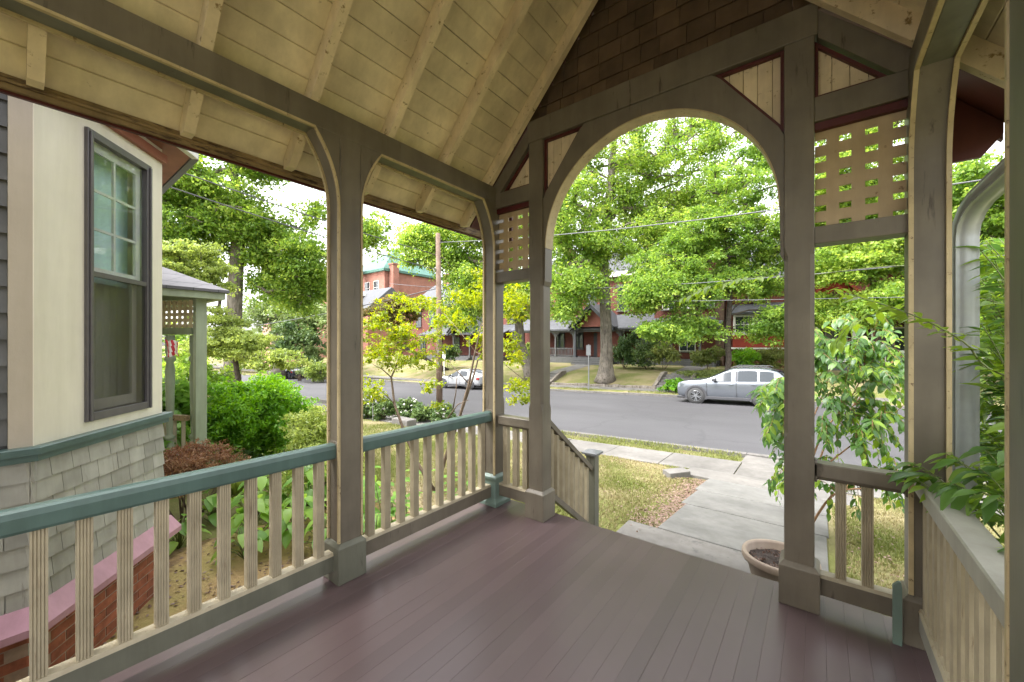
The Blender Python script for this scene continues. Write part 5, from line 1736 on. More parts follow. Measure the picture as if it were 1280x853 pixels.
# maple behind the utility pole
c = gp(-15.6, 22.9)
tree('maple_tree', 'broad maple across the street behind the utility pole',
     [(c, 0.42), (at(650, 430, 31.5), 0.36), (at(648, 380, 31.5), 0.32), (at(640, 330, 31.5), 0.26), (at(630, 290, 31.5), 0.2)],
     [(560, 312, 31, 62, 36, 56), (600, 350, 31, 50, 38, 56), (522, 300, 31, 30, 20, 14), (645, 290, 31, 60, 44, 50), (640, 370, 30, 46, 34, 40), (595, 268, 31, 60, 30, 36), (660, 230, 32, 60, 40, 26), (575, 385, 30.5, 34, 22, 20)],
     0.19, 260, M['maple'], M['bark'], (1.2, 0.85), 0.04, tint=0.5)
# big street tree in the middle of the arch
c = gp(-9.3, 22.85)
tree('street_tree', 'tall old street tree with shaggy gray trunk in the middle of the arch',
     [(c, 0.47), (at(758, 440, 27.4), 0.40), (at(756, 380, 27.4), 0.37), (at(754, 325, 27.4), 0.35), (at(757, 285, 27.4), 0.30), (at(764, 225, 27.4), 0.24), (at(768, 170, 27.4), 0.18)],
     [(745, 305, 27, 66, 36, 56), (702, 265, 26.5, 42, 62, 46), (760, 205, 27.5, 66, 50, 42), (835, 205, 28, 62, 52, 46), (820, 290, 27, 52, 38, 46), (712, 350, 26, 38, 28, 36), (705, 385, 25.5, 22, 14, 14), (800, 135, 28, 95, 40, 36), (885, 160, 28, 55, 44, 26), (700, 160, 28, 70, 50, 36), (780, 255, 28, 60, 30, 36), (870, 250, 28.5, 46, 36, 36)],
     0.17, 235, M['maple'], M['bark'], (1.1, 0.8), 0.045, tint=0.5, flare=1.75)
c = at(706, 372, 25.5)
# the low yellowing spray of the same tree reads on its own
# darker multi-limbed tree behind the silver car
c = gp(-1.9, 23.6)
tree('spreading_tree', 'spreading tree with dark crooked limbs standing behind the silver car',
     [(c, 0.17), (at(911, 448, 23.4), 0.16), (at(909, 425, 23.4), 0.17), (at(911, 395, 23.4), 0.14), (at(914, 350, 23.4), 0.11), (at(908, 300, 23.4), 0.08), (at(905, 250, 23.4), 0.05)],
     [(850, 410, 22.5, 48, 18, 36), (860, 350, 23, 60, 34, 60), (810, 340, 24, 30, 26, 20), (940, 345, 23.5, 50, 30, 44), (905, 290, 23.5, 66, 34, 60), (962, 405, 22.5, 34, 20, 24), (930, 235, 24, 60, 40, 42), (870, 310, 24, 50, 24, 30), (820, 358, 22.5, 32, 20, 26), (800, 378, 23, 24, 12, 14), (980, 300, 23, 40, 40, 22), (950, 180, 24, 50, 30, 20)],
     0.145, 260, M['maple'], M['dark_bark'], (0.9, 0.5), 0.030, tint=0.36)
# bronze green tree far behind the sapling
c = gp(-27.0, 24.5)
tree('bronze_tree', 'small bronze green tree across the street behind the yellow sapling',
     [(c, 0.16), (at(497, 430, 38), 0.14), (at(495, 405, 38), 0.1)], [(492, 390, 38, 42, 18, 40), (515, 378, 38, 26, 12, 16)], 0.2, 190, M['brown_green'], M['dark_bark'], (0.9, 0.4), 0.02, tint=0.5)
# trees on the right
b = gp(7.0, 23.2)
tree('maple_tree', 'bright green maple in front of the scarlet dormer gable on the right',
     [(b, 0.30), (at(1100, 430, 20), 0.26), (at(1098, 380, 20), 0.22), (at(1090, 320, 20), 0.16), (at(1085, 270, 20), 0.1)],
     [(1060, 330, 20, 58, 26, 50), (1100, 300, 20, 60, 44, 56), (1030, 385, 21, 34, 20, 24), (1080, 230, 20, 80, 50, 60), (1105, 380, 19, 40, 24, 34), (1040, 265, 21, 50, 44, 44), (1090, 160, 20, 90, 50, 40), (1070, 395, 20, 40, 14, 16)],
     0.15, 300, M['maple'], M['dark_bark'], (0.95, 0.42), 0.02, tint=0.58)
b = gp(10.4, 23.0)
tree('maple_tree', 'dense green tree seen beside the downspout on the far right',
     [(b, 0.34), (at(1225, 430, 17.5), 0.28), (at(1225, 360, 17.5), 0.24), (at(1232, 290, 17.5), 0.18)],
     [(1220, 250, 17, 60, 60, 70), (1225, 350, 17, 60, 50, 64), (1280, 300, 17, 60, 80, 34), (1215, 420, 16.5, 50, 26, 24)],
     0.15, 300, M['maple'], M['bark'], (1.0, 0.5), 0.024, tint=0.42)
# woods behind everything: nobody could count these
cs, rs = [], []
for i in range(520):
    x = rnd.uniform(-150, 90); y = rnd.uniform(58, 85)
    if x < -60: y = rnd.uniform(30, 85) 
    hgt = rnd.uniform(1.0, 6.5) if x < -25 else rnd.uniform(1, 11)
    cs.append((x, y, hgt - 1.5)); k = rnd.uniform(2.2, 4.2); rs.append((k, k, k * 0.7))
for i in range(110):
    x = rnd.uniform(-95, -48); y = rnd.uniform(-60, 4)
    cs.append((x, y, rnd.uniform(-0.5, 6.0))); k = rnd.uniform(2.0, 3.6); rs.append((k, k, k * 0.8))
V, Q, tn = clump_leaves(cs, rs, 120, 0.6, tint0=0.45)
link('distant_woods', mesh_np('distant_woods', V, Q, M['gray_leaf'], tn), kind='stuff')

# ---------------------------------------------------------------- shrubs along the far houses
def fshrub(i, px, py, t, rx, ry, mat, label, n=22, per=140, leaf=0.14, tint=0.5, name='shrub'):
    c = at(px, py, t)
    return shrub(name, label, c, (rx * t / 492, rx * t / 492 * 0.8, ry * t / 492), n, per, leaf, M[mat], (rx * t / 492 * 0.42, ry * t / 492 * 0.45), group='foundation shrubs across the street', tint=tint)
fshrub(0, 781, 435, 31, 17, 19, 'shrub_leaf', 'dark conical evergreen right of the big street tree', 26, 160, 0.16, 0.35)
fshrub(1, 808, 440, 30, 20, 15, 'shrub_leaf', 'mid green shrub between the dark evergreen and the pale layered shrub', tint=0.75)
fshrub(2, 830, 442, 29, 20, 12, 'box_leaf', 'pale layered shrub left of the entrance steps', 24, 150, 0.13, 0.6)
fshrub(3, 884, 446, 27, 18, 11, 'box_leaf', 'olive shrub right of the entrance steps', 22, 150, 0.13, 0.45)
fshrub(4, 933, 448, 26, 20, 10, 'thuja', 'bright shrub behind the dark crooked trunk', 22, 150, 0.13, 0.4)
fshrub(5, 965, 448, 26, 20, 12, 'box_leaf', 'pale green shrub under the scarlet bay', 22, 150, 0.13, 0.7)
fshrub(6, 900, 470, 24.5, 40, 7, 'box_leaf', 'long clipped brownish hedge above the silver car', 34, 170, 0.09, 0.35, 'hedge')
fshrub(7, 843, 482, 22.5, 14, 7, 'thuja', 'low dark ground plant beside the right garden steps', 16, 140, 0.12, 0.15)
fshrub(8, 868, 478, 22.6, 12, 6, 'thuja', 'bright low ground plant in front of the silver car bonnet', 14, 120, 0.10, 0.65)
fshrub(9, 560, 440, 40, 14, 9, 'shrub_leaf', 'green shrub by the far porch behind the utility pole', 18, 120, 0.2, 0.6)
fshrub(10, 665, 440, 36, 14, 10, 'pale_leaf', 'pale shrub left of the porch railing across the street', 18, 120, 0.2, 0.4)

# ---------------------------------------------------------------- garden on the left
c = at(322, 522, 7.4); shrub('thuja_shrub', 'large bright green thuja globe in the left garden', (c.x, c.y, 0.10), (0.86, 0.82, 0.74), 210, 190, 0.075, M['thuja'], (0.22, 0.16), tint=0.45, up=0.3, aspect=0.34, shell=0.35, spread=0.8)
c = at(236, 578, 4.7); shrub('dead_shrub', 'dead rusty brown weeping shrub beside the bay corner', (c.x, c.y, 0.02), (0.42, 0.5, 0.26), 70, 150, 0.05, M['brown_frond'], (0.15, 0.07), tint=0.45, up=0.2, aspect=0.2, shell=0.4, spread=0.9, stems=14)
c = at(390, 530, 6.4); shrub('yellow_shrub', 'loose yellow green shrub just left of the middle post', (c.x, c.y, -0.05), (0.45, 0.5, 0.5), 60, 120, 0.06, M['pale_leaf'], (0.2, 0.12), tint=0.75, up=0.4, aspect=0.4, spread=0.8)
c = at(398, 575, 5.3); shrub('yellow_shrub', 'low fluffy yellow green plant under the thuja globe', (c.x, c.y, -0.2), (0.5, 0.5, 0.3), 50, 130, 0.05, M['pale_leaf'], (0.2, 0.12), tint=0.9, up=0.4, aspect=0.35, spread=0.8)
c = at(222, 480, 7.0); shrub('leafy_shrub', 'leafy green shrub seen through the neighbouring porch', (c.x, c.y, 0.15), (0.7, 0.7, 0.7), 60, 90, 0.12, M['hosta'], (0.3, 0.2), tint=0.5)
c = at(222, 540, 6.4); shrub('leafy_shrub', 'low green shrub under the neighbouring porch railing', (c.x, c.y, -0.2), (0.5, 0.5, 0.4), 40, 90, 0.1, M['hosta'], (0.22, 0.15), tint=0.4)
c = at(230, 420, 16); shrub('green_thicket', 'dense green thicket behind the neighbouring porch', (c.x, c.y, 0.6), (2.2, 2.2, 1.8), 60, 120, 0.16, M['maple'], (0.6, 0.4), tint=0.4)
def blades(name, label, c, n, h, spread, mat, width=0.012, cat='plant', flowers=False):
    c = Vector(c); g = gz(c.x, c.y)
    t = thing(name, label, cat, (c.x, c.y, g))
    vs, fs, tn = [], [], []
    for i in range(n):
        a = rnd.uniform(0, 6.283); lean = rnd.uniform(0.15, 1.0) * spread; hh = h * rnd.uniform(0.6, 1.1)
        d = Vector((math.cos(a), math.sin(a), 0)); s = Vector((-d.y, d.x, 0)) * width * rnd.uniform(.7, 1.2)
        p0 = Vector((c.x, c.y, g)) + d * rnd.uniform(0, 0.12)
        b0 = len(vs)
        for k in range(6):
            u = k / 5
            p = p0 + d * lean * u ** 1.6 + Vector((0, 0, hh * (u - 0.45 * u ** 3)))
            w = (1 - u ** 2) * 1.0
            vs += [p - s * w, p + s * w]
        for k in range(5):
            fs.append((b0 + 2 * k, b0 + 2 * k + 1, b0 + 2 * k + 3, b0 + 2 * k + 2)); 
        tn += [min(1, max(0, rnd.gauss(0.45, 0.25)))] * 5
    me = mesh_np('blade_leaves', [tuple(v) for v in vs], fs, mat, tn)
    link('blade_leaves', me, t, kind='stuff')
    return t
c = at(268, 550, 5.9); blades('daylily', 'clump of arching blue green daylily leaves beside the neighbouring porch post', c, 130, 0.75, 0.7, M['shrub_leaf'], 0.014)
c = at(298, 552, 5.6); blades('daylily', 'daylily clump with some orange leaves in front of the thuja globe', c, 110, 0.6, 0.6, M['pale_leaf'], 0.012)

# broad leaves, piece by piece
def leaf_piece(name, L, Wd, mat, tint, curl=0.25, fold=0.18, shape='ovate', seg=5):
    vs, fs = [], []
    for k in range(seg + 1):
        u = k / seg
        if shape == 'ovate': w = math.sin(math.pi * u ** 0.75) ** 0.8
        elif shape == 'lance': w = math.sin(math.pi * u ** 0.85) ** 1.15
        else: w = (math.sin(math.pi * min(1, u * 0.97 + 0.03) ** 0.6)) ** 0.7
        if k == 0: w = 0.06
        if k == seg: w = 0.0
        x = L * u; z = -curl * L * u * u
        vs += [(x, -Wd / 2 * w, z + fold * Wd * w), (x, 0, z), (x, Wd / 2 * w, z + fold * Wd * w)]
    for k in range(seg):
        a = 3 * k
        fs += [(a, a + 1, a + 4, a + 3), (a + 1, a + 2, a + 5, a + 4)]
    return mesh_np(name, vs, fs, mat, [tint] * len(fs), True)
def put_leaf(me, parent, p, d, n, s=1.0):
    d = Vector(d).normalized(); n = Vector(n)
    y = n.cross(d)
    if y.length < 1e-4: y = Vector((0, 1, 0)).cross(d)
    y.normalize(); z = d.cross(y)
    m = Matrix((d, y, z)).transposed()
    instance('leaf', me, parent, p, m.to_euler(), (s, s, s))
hosta_me = [leaf_piece('leaf', 0.19, 0.13, M['hosta'], t, 0.35, 0.16, 'heart') for t in (0.25, 0.5, 0.75, 0.95)]
milk_me = [leaf_piece('leaf', 0.22, 0.11, M['hosta'], t, 0.2, 0.2, 'ovate') for t in (0.1, 0.3, 0.5, 0.8)]
def hosta(label, x, y, n, size, group=None):
    g = gz(x, y)
    t = thing('hosta', label, 'plant', (x, y, g), group=group)
    st = MB()
    for i in range(n):
        a = i * 2.4 + rnd.uniform(-.3, .3); u = (i + 0.5) / n
        rr = size * (0.25 + 0.75 * u) * rnd.uniform(0.8, 1.15)
        hh = size * (1.35 - 0.85 * u) * rnd.uniform(0.8, 1.15)
        d = Vector((math.cos(a), math.sin(a), 0))
        p = Vector((x, y, g + hh)) + d * rr * 0.62
        st.tube([(x, y, g), tuple(Vector((x, y, g + hh * 0.7)) + d * rr * 0.3), tuple(p)], [0.006, 0.005, 0.004], 5)
        put_leaf(rnd.choice(hosta_me), t, p, d + Vector((0, 0, -0.35 + rnd.uniform(-.2, .3))), Vector((0, 0, 1)) + d * 0.3 + Vector((rnd.uniform(-.2, .2), rnd.uniform(-.2, .2), 0)), size / 0.30 * rnd.uniform(0.75, 1.15))
    st.build('stem', M['stem'], t, smooth=True)
    return t
hs = [(-1.95, -0.95, 20, 0.36, 'hosta nearest the middle post, leaves pressing on the balusters'), (-2.5, -0.55, 20, 0.38, 'hosta at the back of the clump under the thuja globe'),
      (-2.35, -1.25, 18, 0.33, 'hosta left of the clump by the bare litter strip'), (-3.0, -0.95, 18, 0.34, 'hosta beside the dead rusty shrub'), (-1.7, -0.45, 18, 0.34, 'hosta below the handrail close to the middle post'),
      (-2.75, -1.75, 14, 0.26, 'small hosta by the brick corner of the bay'), (-3.2, -1.35, 16, 0.28, 'hosta between the rusty shrub and the bay corner'), (-2.1, -0.1, 18, 0.36, 'hosta behind the middle post'),
      (-1.55, -0.85, 16, 0.26, 'low hosta at the litter edge close to the middle post'), (-2.0, -1.4, 16, 0.26, 'low hosta at the litter edge below the handrail'), (-2.8, -0.3, 20, 0.4, 'tall hosta against the foot of the thuja globe'), (-3.4, -0.6, 18, 0.36, 'hosta between the rusty shrub and the thuja globe'), (-1.35, -0.5, 16, 0.28, 'hosta peeping between the last balusters and the middle post')]
for x, y, n, s, lb in hs:
    hosta(lb, x, y, n, s, 'hostas along the porch')
def stemmy(name, label, x, y, n_st, h, mes, group=None, size=1.0):
    g = gz(x, y)
    t = thing(name, label, 'plant', (x, y, g), group=group)
    st = MB()
    for i in range(n_st):
        a = rnd.uniform(0, 6.283); d = Vector((math.cos(a), math.sin(a), 0)) * rnd.uniform(0.03, 0.22)
        hh = h * rnd.uniform(0.7, 1.1)
        p0 = Vector((x, y, g - 0.02)) + d * 0.6; p1 = p0 + d + Vector((0, 0, hh))
        st.tube([p0, p1], [0.007, 0.004], 5)
        k = 7
        for j in range(k):
            u = 0.25 + 0.75 * j / (k - 1)
            p = p0.lerp(p1, u); b = a + j * 2.2
            e = Vector((math.cos(b), math.sin(b), 0.35 - 0.5 * u * rnd.random()))
            put_leaf(rnd.choice(mes), t, p, e, Vector((0, 0, 1)) + e * -0.2, size * rnd.uniform(0.6, 1.05) * (1.1 - 0.35 * u))
    st.build('stem', M['stem'], t, smooth=True)
    return t
for i, (x, y, lb) in enumerate([(-0.75, -0.85, 'broad leaved stalks right against the second railing near the middle post'), (-0.95, -0.4, 'broad leaved stalks in the middle of the second railing'), (-0.8, 0.1, 'broad leaved stalks towards the far corner post'), (-1.2, -0.05, 'broad leaved stalks behind the others beyond the second railing')]):
    stemmy('milkweed', lb, x, y, 5, 0.72, milk_me, 'broad leaved stalks beyond the second railing', 0.9)

# small yellow green sapling by the railing
base = Vector((-1.92, 0.95, gz(-1.92, .95) - 0.03))
sap = thing('sapling', 'slender multi stemmed sapling with yellow green leaves beyond the second railing', 'tree', tuple(base))
stems = MB()
def stem(pts, r0, r1):
    P_ = [base if p is None else at(*p) for p in pts]
    stems.tube(P_, list(np.linspace(r0, r1, len(P_))), 7)
    return P_
s1 = stem([None, (525, 585, 5.7), (507, 545, 5.8), (493, 505, 5.9), (489, 472, 6.0), (503, 440, 6.0), (512, 410, 6.1)], 0.028, 0.008)
s2 = stem([None, (556, 575, 5.6), (575, 520, 5.5), (586, 480, 5.4), (594, 440, 5.4), (602, 405, 5.3)], 0.03, 0.008)
s3 = stem([(575, 520, 5.5), (592, 470, 5.5), (600, 440, 5.6), (606, 415, 5.6)], 0.018, 0.006)
s4 = stem([None, (556, 528, 5.4), (572, 506, 5.3), (586, 500, 5.2)], 0.014, 0.004)
s5 = stem([(566, 512, 5.4), (570, 490, 5.3), (571, 470, 5.3)], 0.01, 0.004)
s6 = stem([(489, 472, 6.0), (478, 462, 5.9), (465, 455, 5.8)], 0.01, 0.003)
s7 = stem([(493, 505, 5.9), (480, 492, 5.8), (468, 482, 5.7)], 0.009, 0.003)
s8 = stem([(565, 473, 5.4), (548, 465, 5.3), (530, 478, 5.2)], 0.006, 0.003)
s9 = stem([(586, 480, 5.4), (566, 458, 5.5), (556, 452, 5.6)], 0.008, 0.003)
s10 = stem([(594, 440, 5.4), (575, 415, 5.6), (555, 392, 5.8)], 0.008, 0.003)
s11 = stem([(602, 405, 5.3), (640, 395, 5.2), (665, 370, 5.1)], 0.007, 0.003)
s12 = stem([(594, 440, 5.4), (630, 455, 5.1), (655, 475, 5.0)], 0.007, 0.003)
stems.build('stem', M['thin_bark'], sap, smooth=True)
cs, rs = [], []
for px, py, t, rx, ry, n in [(500, 420, 6.1, 62, 26, 60), (478, 445, 5.9, 32, 20, 30), (520, 378, 6.3, 50, 14, 26), (466, 490, 5.7, 22, 18, 22), (530, 445, 6.0, 40, 18, 24), (585, 372, 5.6, 34, 24, 26), (600, 425, 5.4, 22, 22, 14), (560, 400, 5.8, 36, 16, 18), (645, 380, 5.1, 26, 26, 24), (640, 440, 5.1, 26, 24, 18), (650, 490, 5.0, 26, 16, 16), (538, 482, 5.2, 12, 10, 5), (545, 505, 5.2, 10, 6, 3), (600, 345, 5.6, 20, 14, 8), (470, 400, 6.1, 26, 14, 14)]:
    for q in in_ellipsoid((0, 0, 0), (1, 1, 1), n, 0.6):
        c = at(px + q[0] * rx, py - q[2] * ry, t + q[1] * 0.35)
        cs.append(tuple(c)); k = rnd.uniform(0.6, 1.3); rs.append((0.13 * k, 0.13 * k, 0.075 * k))
V, Q, tn = clump_leaves(cs, rs, 30, 0.05, spread=0.6, up=0.7, tint0=0.5, tvar=0.22, aspect=0.55)
link('crown', mesh_np('crown', V, Q, M['yellow_leaf'], tn), sap)

# flowering bushes and stones by the mulch bed far left
for i, (px, py, t, r, lb) in enumerate([(512, 515, 15.2, 0.5, 'white flowering bush by the mulch bed at the street edge'), (480, 513, 15.4, 0.45, 'dark rounded bush left of the white flowering bush'), (530, 520, 14.8, 0.38, 'low round bush left of the utility pole foot'), (456, 508, 15.8, 0.5, 'flowering bush at the left end of the mulch bed'), (556, 522, 14.2, 0.4, 'loose bush at the foot of the utility pole')]):
    c = at(px, py, t)
    s = shrub('garden_bush', lb, (c.x, c.y, gz(c.x, c.y) + r * 0.8), (r, r, r * 0.8), 24, 120, 0.09, M['shrub_leaf'], (0.2, 0.15), tint=0.7)
    if i in (0, 3, 4):
        fl_c = in_ellipsoid((c.x, c.y, gz(c.x, c.y) + r * 1.1), (r, r, r * 0.7), 26, 0.3)
        V, Q, tn = clump_leaves([tuple(v) for v in fl_c], [(0.05, 0.05, 0.03)] * 26, 10, 0.05, aspect=0.9)
        link('blossoms', mesh_np('blossoms', V, Q, M['white'], tn), s)
c = at(505, 531, 13.2)
tag(MB().box(-0.42, 0.42, -0.2, 0.2, 0, 0.3).build('stone_trough', M['curb'], bevel=0.03), 'pale stone trough at the edge of the mulch bed', 'trough').location = (c.x, c.y, gz(c.x, c.y) - 0.02)
c = at(466, 520, 14.6)
st = thing('plant_marker', 'thin white marker stake standing in the mulch bed', 'marker', (c.x, c.y, gz(c.x, c.y)))
MB().box(c.x - 0.012, c.x + 0.012, c.y - 0.012, c.y + 0.012, gz(c.x, c.y), gz(c.x, c.y) + 0.8).build('stake', M['steel'], st)
MB().box(c.x - 0.08, c.x + 0.08, c.y - 0.02, c.y - 0.013, gz(c.x, c.y) + 0.75, gz(c.x, c.y) + 1.0).build('plate', M['white'], st)
c = at(383, 512, 9.0)
pl = thing('flower_pot', 'green planter with a rusty red plant beyond the thuja globe', 'planter', (c.x, c.y, gz(c.x, c.y)))
MB().lathe([(0.13, 0.0), (0.17, 0.30), (0.19, 0.32), (0.17, 0.33), (0.0, 0.29)], (c.x, c.y, gz(c.x, c.y)), 16).build('pot', M['nb_sage'], pl, smooth=True)
V, Q, tn = clump_leaves([(c.x + rnd.uniform(-.12, .12), c.y + rnd.uniform(-.12, .12), gz(c.x, c.y) + 0.42 + rnd.uniform(-.05, .1)) for _ in range(10)], [(0.1, 0.1, 0.08)] * 10, 30, 0.06)
link('foliage', mesh_np('foliage', V, Q, M['brown_frond'], tn), pl)

# ---------------------------------------------------------------- right: glossy arching shrub in the front garden
ov_me = [leaf_piece('leaf', 0.105, 0.052, M['lance_leaf'], t, 0.3, 0.12, 'ovate') for t in (0.15, 0.3, 0.45, 0.65, 1.0)]
la_me = [leaf_piece('leaf', 0.12, 0.036, M['lance_leaf'], t, 0.3, 0.16, 'lance') for t in (0.35, 0.55, 0.75, 0.95)]
br_me = [leaf_piece('leaf', 0.085, 0.04, M['lance_leaf'], t, 0.25, 0.12, 'ovate') for t in (0.85, 1.0)]
wb = at(1003, 640, 4.5); wb.z = gz(wb.x, wb.y) - 0.03
ws = thing('weeping_shrub', 'glossy dark leaved weeping shrub right of the front walk', 'shrub', tuple(wb))
wst = MB(); leaves = []
def spline(pts, k=5):
    Q_ = []
    for i in range(len(pts) - 1):
        a, b = pts[i], pts[i + 1]
        a0 = pts[max(i - 1, 0)]; b1 = pts[min(i + 2, len(pts) - 1)]
        for j in range(k):
            t = j / k
            Q_.append(0.5 * ((2 * a) + (b - a0) * t + (2 * a0 - 5 * a + 4 * b - b1) * t * t + (3 * a - a0 - 3 * b + b1) * t ** 3))
    Q_.append(pts[-1])
    return Q_
def branch(pts, r0, n_leaf, mes, s=1.0, droop=0.9, start=0.3, out=None, stw=None):
    P_ = [at(*p) if isinstance(p, tuple) and p[0] > 50 else Vector(p) for p in pts]
    Q_ = spline(P_)
    (stw or wst).tube(Q_, list(np.linspace(r0, 0.0018, len(Q_))), 5)
    m = len(Q_)
    for j in range(n_leaf):
        u = start + (1 - start) * (j + rnd.random() * 0.6) / n_leaf
        f = min(m - 1.001, u * (m - 1)); i = int(f)
        p = Q_[i].lerp(Q_[i + 1], f - i)
        d = (Q_[i + 1] - Q_[i]).normalized()
        side = d.cross(Vector((0, 0, 1))); side = side.normalized() if side.length > 0.05 else Vector((1, 0, 0))
        sg = 1 if j % 2 else -1
        e = d * rnd.uniform(0.3, 0.7) + side * sg * rnd.uniform(0.4, 0.9) + Vector((0, 0, -droop * rnd.uniform(0.2, 1.0)))
        nrm = Vector((rnd.uniform(-.45, .45), rnd.uniform(-.45, .45), 1.0))
        (out if out is not None else leaves).append((rnd.choice(mes), p + Vector((rnd.uniform(-.02, .02), rnd.uniform(-.02, .02), rnd.uniform(-.02, .02))), e, nrm, s * rnd.uniform(0.7, 1.15)))
mains = [[(1012, 590, 4.5), (1030, 540, 4.5), (1062, 500, 4.6), (1085, 455, 4.8)], [(1020, 600, 4.4), (1060, 560, 4.3), (1105, 530, 4.3)], [(995, 600, 4.6), (985, 550, 4.7), (985, 500, 4.8), (1000, 455, 5.0)],
         [(1005, 560, 4.8), (1030, 490, 5.0), (1050, 425, 5.2)], [(1040, 620, 4.2), (1085, 610, 4.1), (1125, 600, 4.0)], [(1030, 560, 4.8), (1090, 480, 4.9), (1125, 440, 5.0)]]
nodes_ = []
for mn in mains:
    P_ = spline([wb] + [at(*p) for p in mn])
    wst.tube(P_, list(np.linspace(0.014, 0.004, len(P_))), 6)
    nodes_ += P_[6:]
tips = []
for px0, px1, py0, py1, n in ((1022, 1130, 430, 600, 90), (944, 985, 480, 575, 20), (1025, 1125, 400, 450, 14), (975, 1025, 440, 640, 14), (1030, 1128, 590, 650, 12), (948, 975, 590, 640, 3), (1130, 1180, 440, 560, 8)):
    for i in range(n):
        tips.append((rnd.uniform(px0, px1), rnd.uniform(py0, py1), rnd.uniform(4.0, 5.0)))
for tp in tips:
    e = at(*tp)
    q = min(nodes_, key=lambda w: (w - e).length + 0.6 * max(0, e.z - w.z) + rnd.uniform(0, 0.25))
    mid = q.lerp(e, 0.55); mid.z = max(q.z, e.z) + rnd.uniform(0.04, 0.14)
    branch([q, mid, e], 0.004, max(9, int(28 * (e - q).length + 8)), ov_me, rnd.uniform(0.8, 1.15), 0.75, 0.15)
wst.build('stem', M['brown_stem'], ws, smooth=True)
def settle(lst, parent, limit=300):
    """The leaves that show largest stay separate pieces; the rest are joined into one mass."""
    cam_p = Vector((2.42, -2.84, 1.5))
    lst.sort(key=lambda l: (l[1] - cam_p).length)
    for me, p, e, nrm, s in lst[:limit]:
        put_leaf(me, parent, p, e, nrm, s)
    rest = lst[limit:]
    if rest:
        Vs, Qs, Ts = [], [], []; k = 0
        mat = rest[0][0].materials[0]
        for me, p, e, nrm, s in rest:
            d = Vector(e).normalized(); y = Vector(nrm).cross(d); y.normalize(); z = d.cross(y)
            mm = np.array(Matrix((d, y, z)).transposed()) * s
            co = np.empty(len(me.vertices) * 3, dtype=np.float32); me.vertices.foreach_get('co', co)
            co = co.reshape(-1, 3) @ mm.T + np.array(p)
            q = np.empty(len(me.loops), dtype=np.int32); me.loops.foreach_get('vertex_index', q)
            Vs.append(co); Qs.append(q.reshape(-1, 4) + k); k += len(co)
            tv = me.attributes['tint'].data[0].value
            Ts += [min(1, max(0, tv + rnd.gauss(0, 0.06)))] * (len(q) // 4)
        link('leaf_mass', mesh_np('leaf_mass', np.concatenate(Vs), np.concatenate(Qs), mat, Ts, True), parent, kind='stuff')
settle(leaves, ws)

# ---------------------------------------------------------------- right: lance leaved plant crowding the side railing
lp = thing('lance_leaved_plant', 'lance leaved plant spilling over the right side railing', 'plant', (3.35, -0.6, gz(3.35, -.6)))
lst_, lstw, lstw2 = [], MB(), MB()
lb = Vector((3.35, -0.6, gz(3.35, -.6)))
for (x, y, z) in [(2.86, -0.35, 1.02), (2.78, -0.18, 0.93), (2.95, -0.75, 0.98), (3.0, -0.55, 1.1), (2.9, -0.15, 0.98), (3.05, -0.35, 1.2), (3.1, -0.65, 1.25), (3.15, -0.1, 1.3), (3.0, -0.85, 0.92), (3.2, -0.4, 1.5), (3.1, -0.2, 0.95), (3.25, 0.1, 1.4), (3.35, 0.3, 1.7), (3.3, -0.05, 1.9), (2.72, -0.28, 0.9), (2.97, -0.95, 0.9), (3.3, 0.5, 1.1), (3.2, 0.2, 0.9), (3.4, 0.6, 1.35)] + [tuple(at(rnd.uniform(1218, 1262), rnd.uniform(290, 570), rnd.uniform(1.8, 2.6))) for _ in range(44)] + [(2.93, -0.45, 1.0), (2.9, -0.62, 0.95), (2.98, -0.3, 1.05), (3.05, -0.9, 1.0), (3.15, -0.75, 1.1), (3.0, -1.05, 0.95), (3.2, -0.6, 1.35), (3.3, -0.3, 1.6), (3.35, 0.0, 1.55), (3.45, 0.3, 1.8), (3.5, 0.5, 1.5), (3.3, 0.4, 2.1), (3.4, 0.8, 1.9), (3.6, 0.9, 1.5), (3.5, 1.0, 1.15), (3.3, 0.7, 0.8), (3.15, 0.3, 1.0), (3.4, -0.2, 2.0), (3.55, 0.6, 2.2), (2.84, -0.5, 0.94), (2.8, -0.3, 0.92)]:
    e = Vector((x, y, z))
    mid = lb.lerp(e, 0.6) + Vector((rnd.uniform(-.05, .1), rnd.uniform(-.1, .1), 0.32))
    mid.x = max(mid.x, 3.0)
    branch([lb + Vector((rnd.uniform(-.15, .1), rnd.uniform(-.3, .3), 0)), lb.lerp(mid, 0.5) + Vector((0.05, 0, 0.15)), mid, mid.lerp(e, 0.6) + Vector((0, 0, 0.05)), e], 0.006, 26, la_me, rnd.uniform(0.75, 1.1), 0.6, 0.4, lst_, lstw)
lstw.build('stem', M['stem'], lp, smooth=True)
for _ in range(34):
    e = at(rnd.uniform(1196, 1262), rnd.uniform(330, 620), rnd.uniform(2.0, 2.7))
    q = Vector((e.x + rnd.uniform(0.1, 0.3), e.y + rnd.uniform(-0.2, 0.2), e.z - rnd.uniform(0.25, 0.5)))
    branch([lb + Vector((rnd.uniform(-.1, .3), rnd.uniform(.0, 0.9), 0)), q, e + Vector((0.05, 0, -0.02)), e], 0.004, 16, br_me + la_me[2:], rnd.uniform(0.9, 1.2), 0.6, 0.5, lst_, lstw2)
lstw2.build('stem', M['stem'], lp, smooth=True)
settle(lst_, lp, 290)
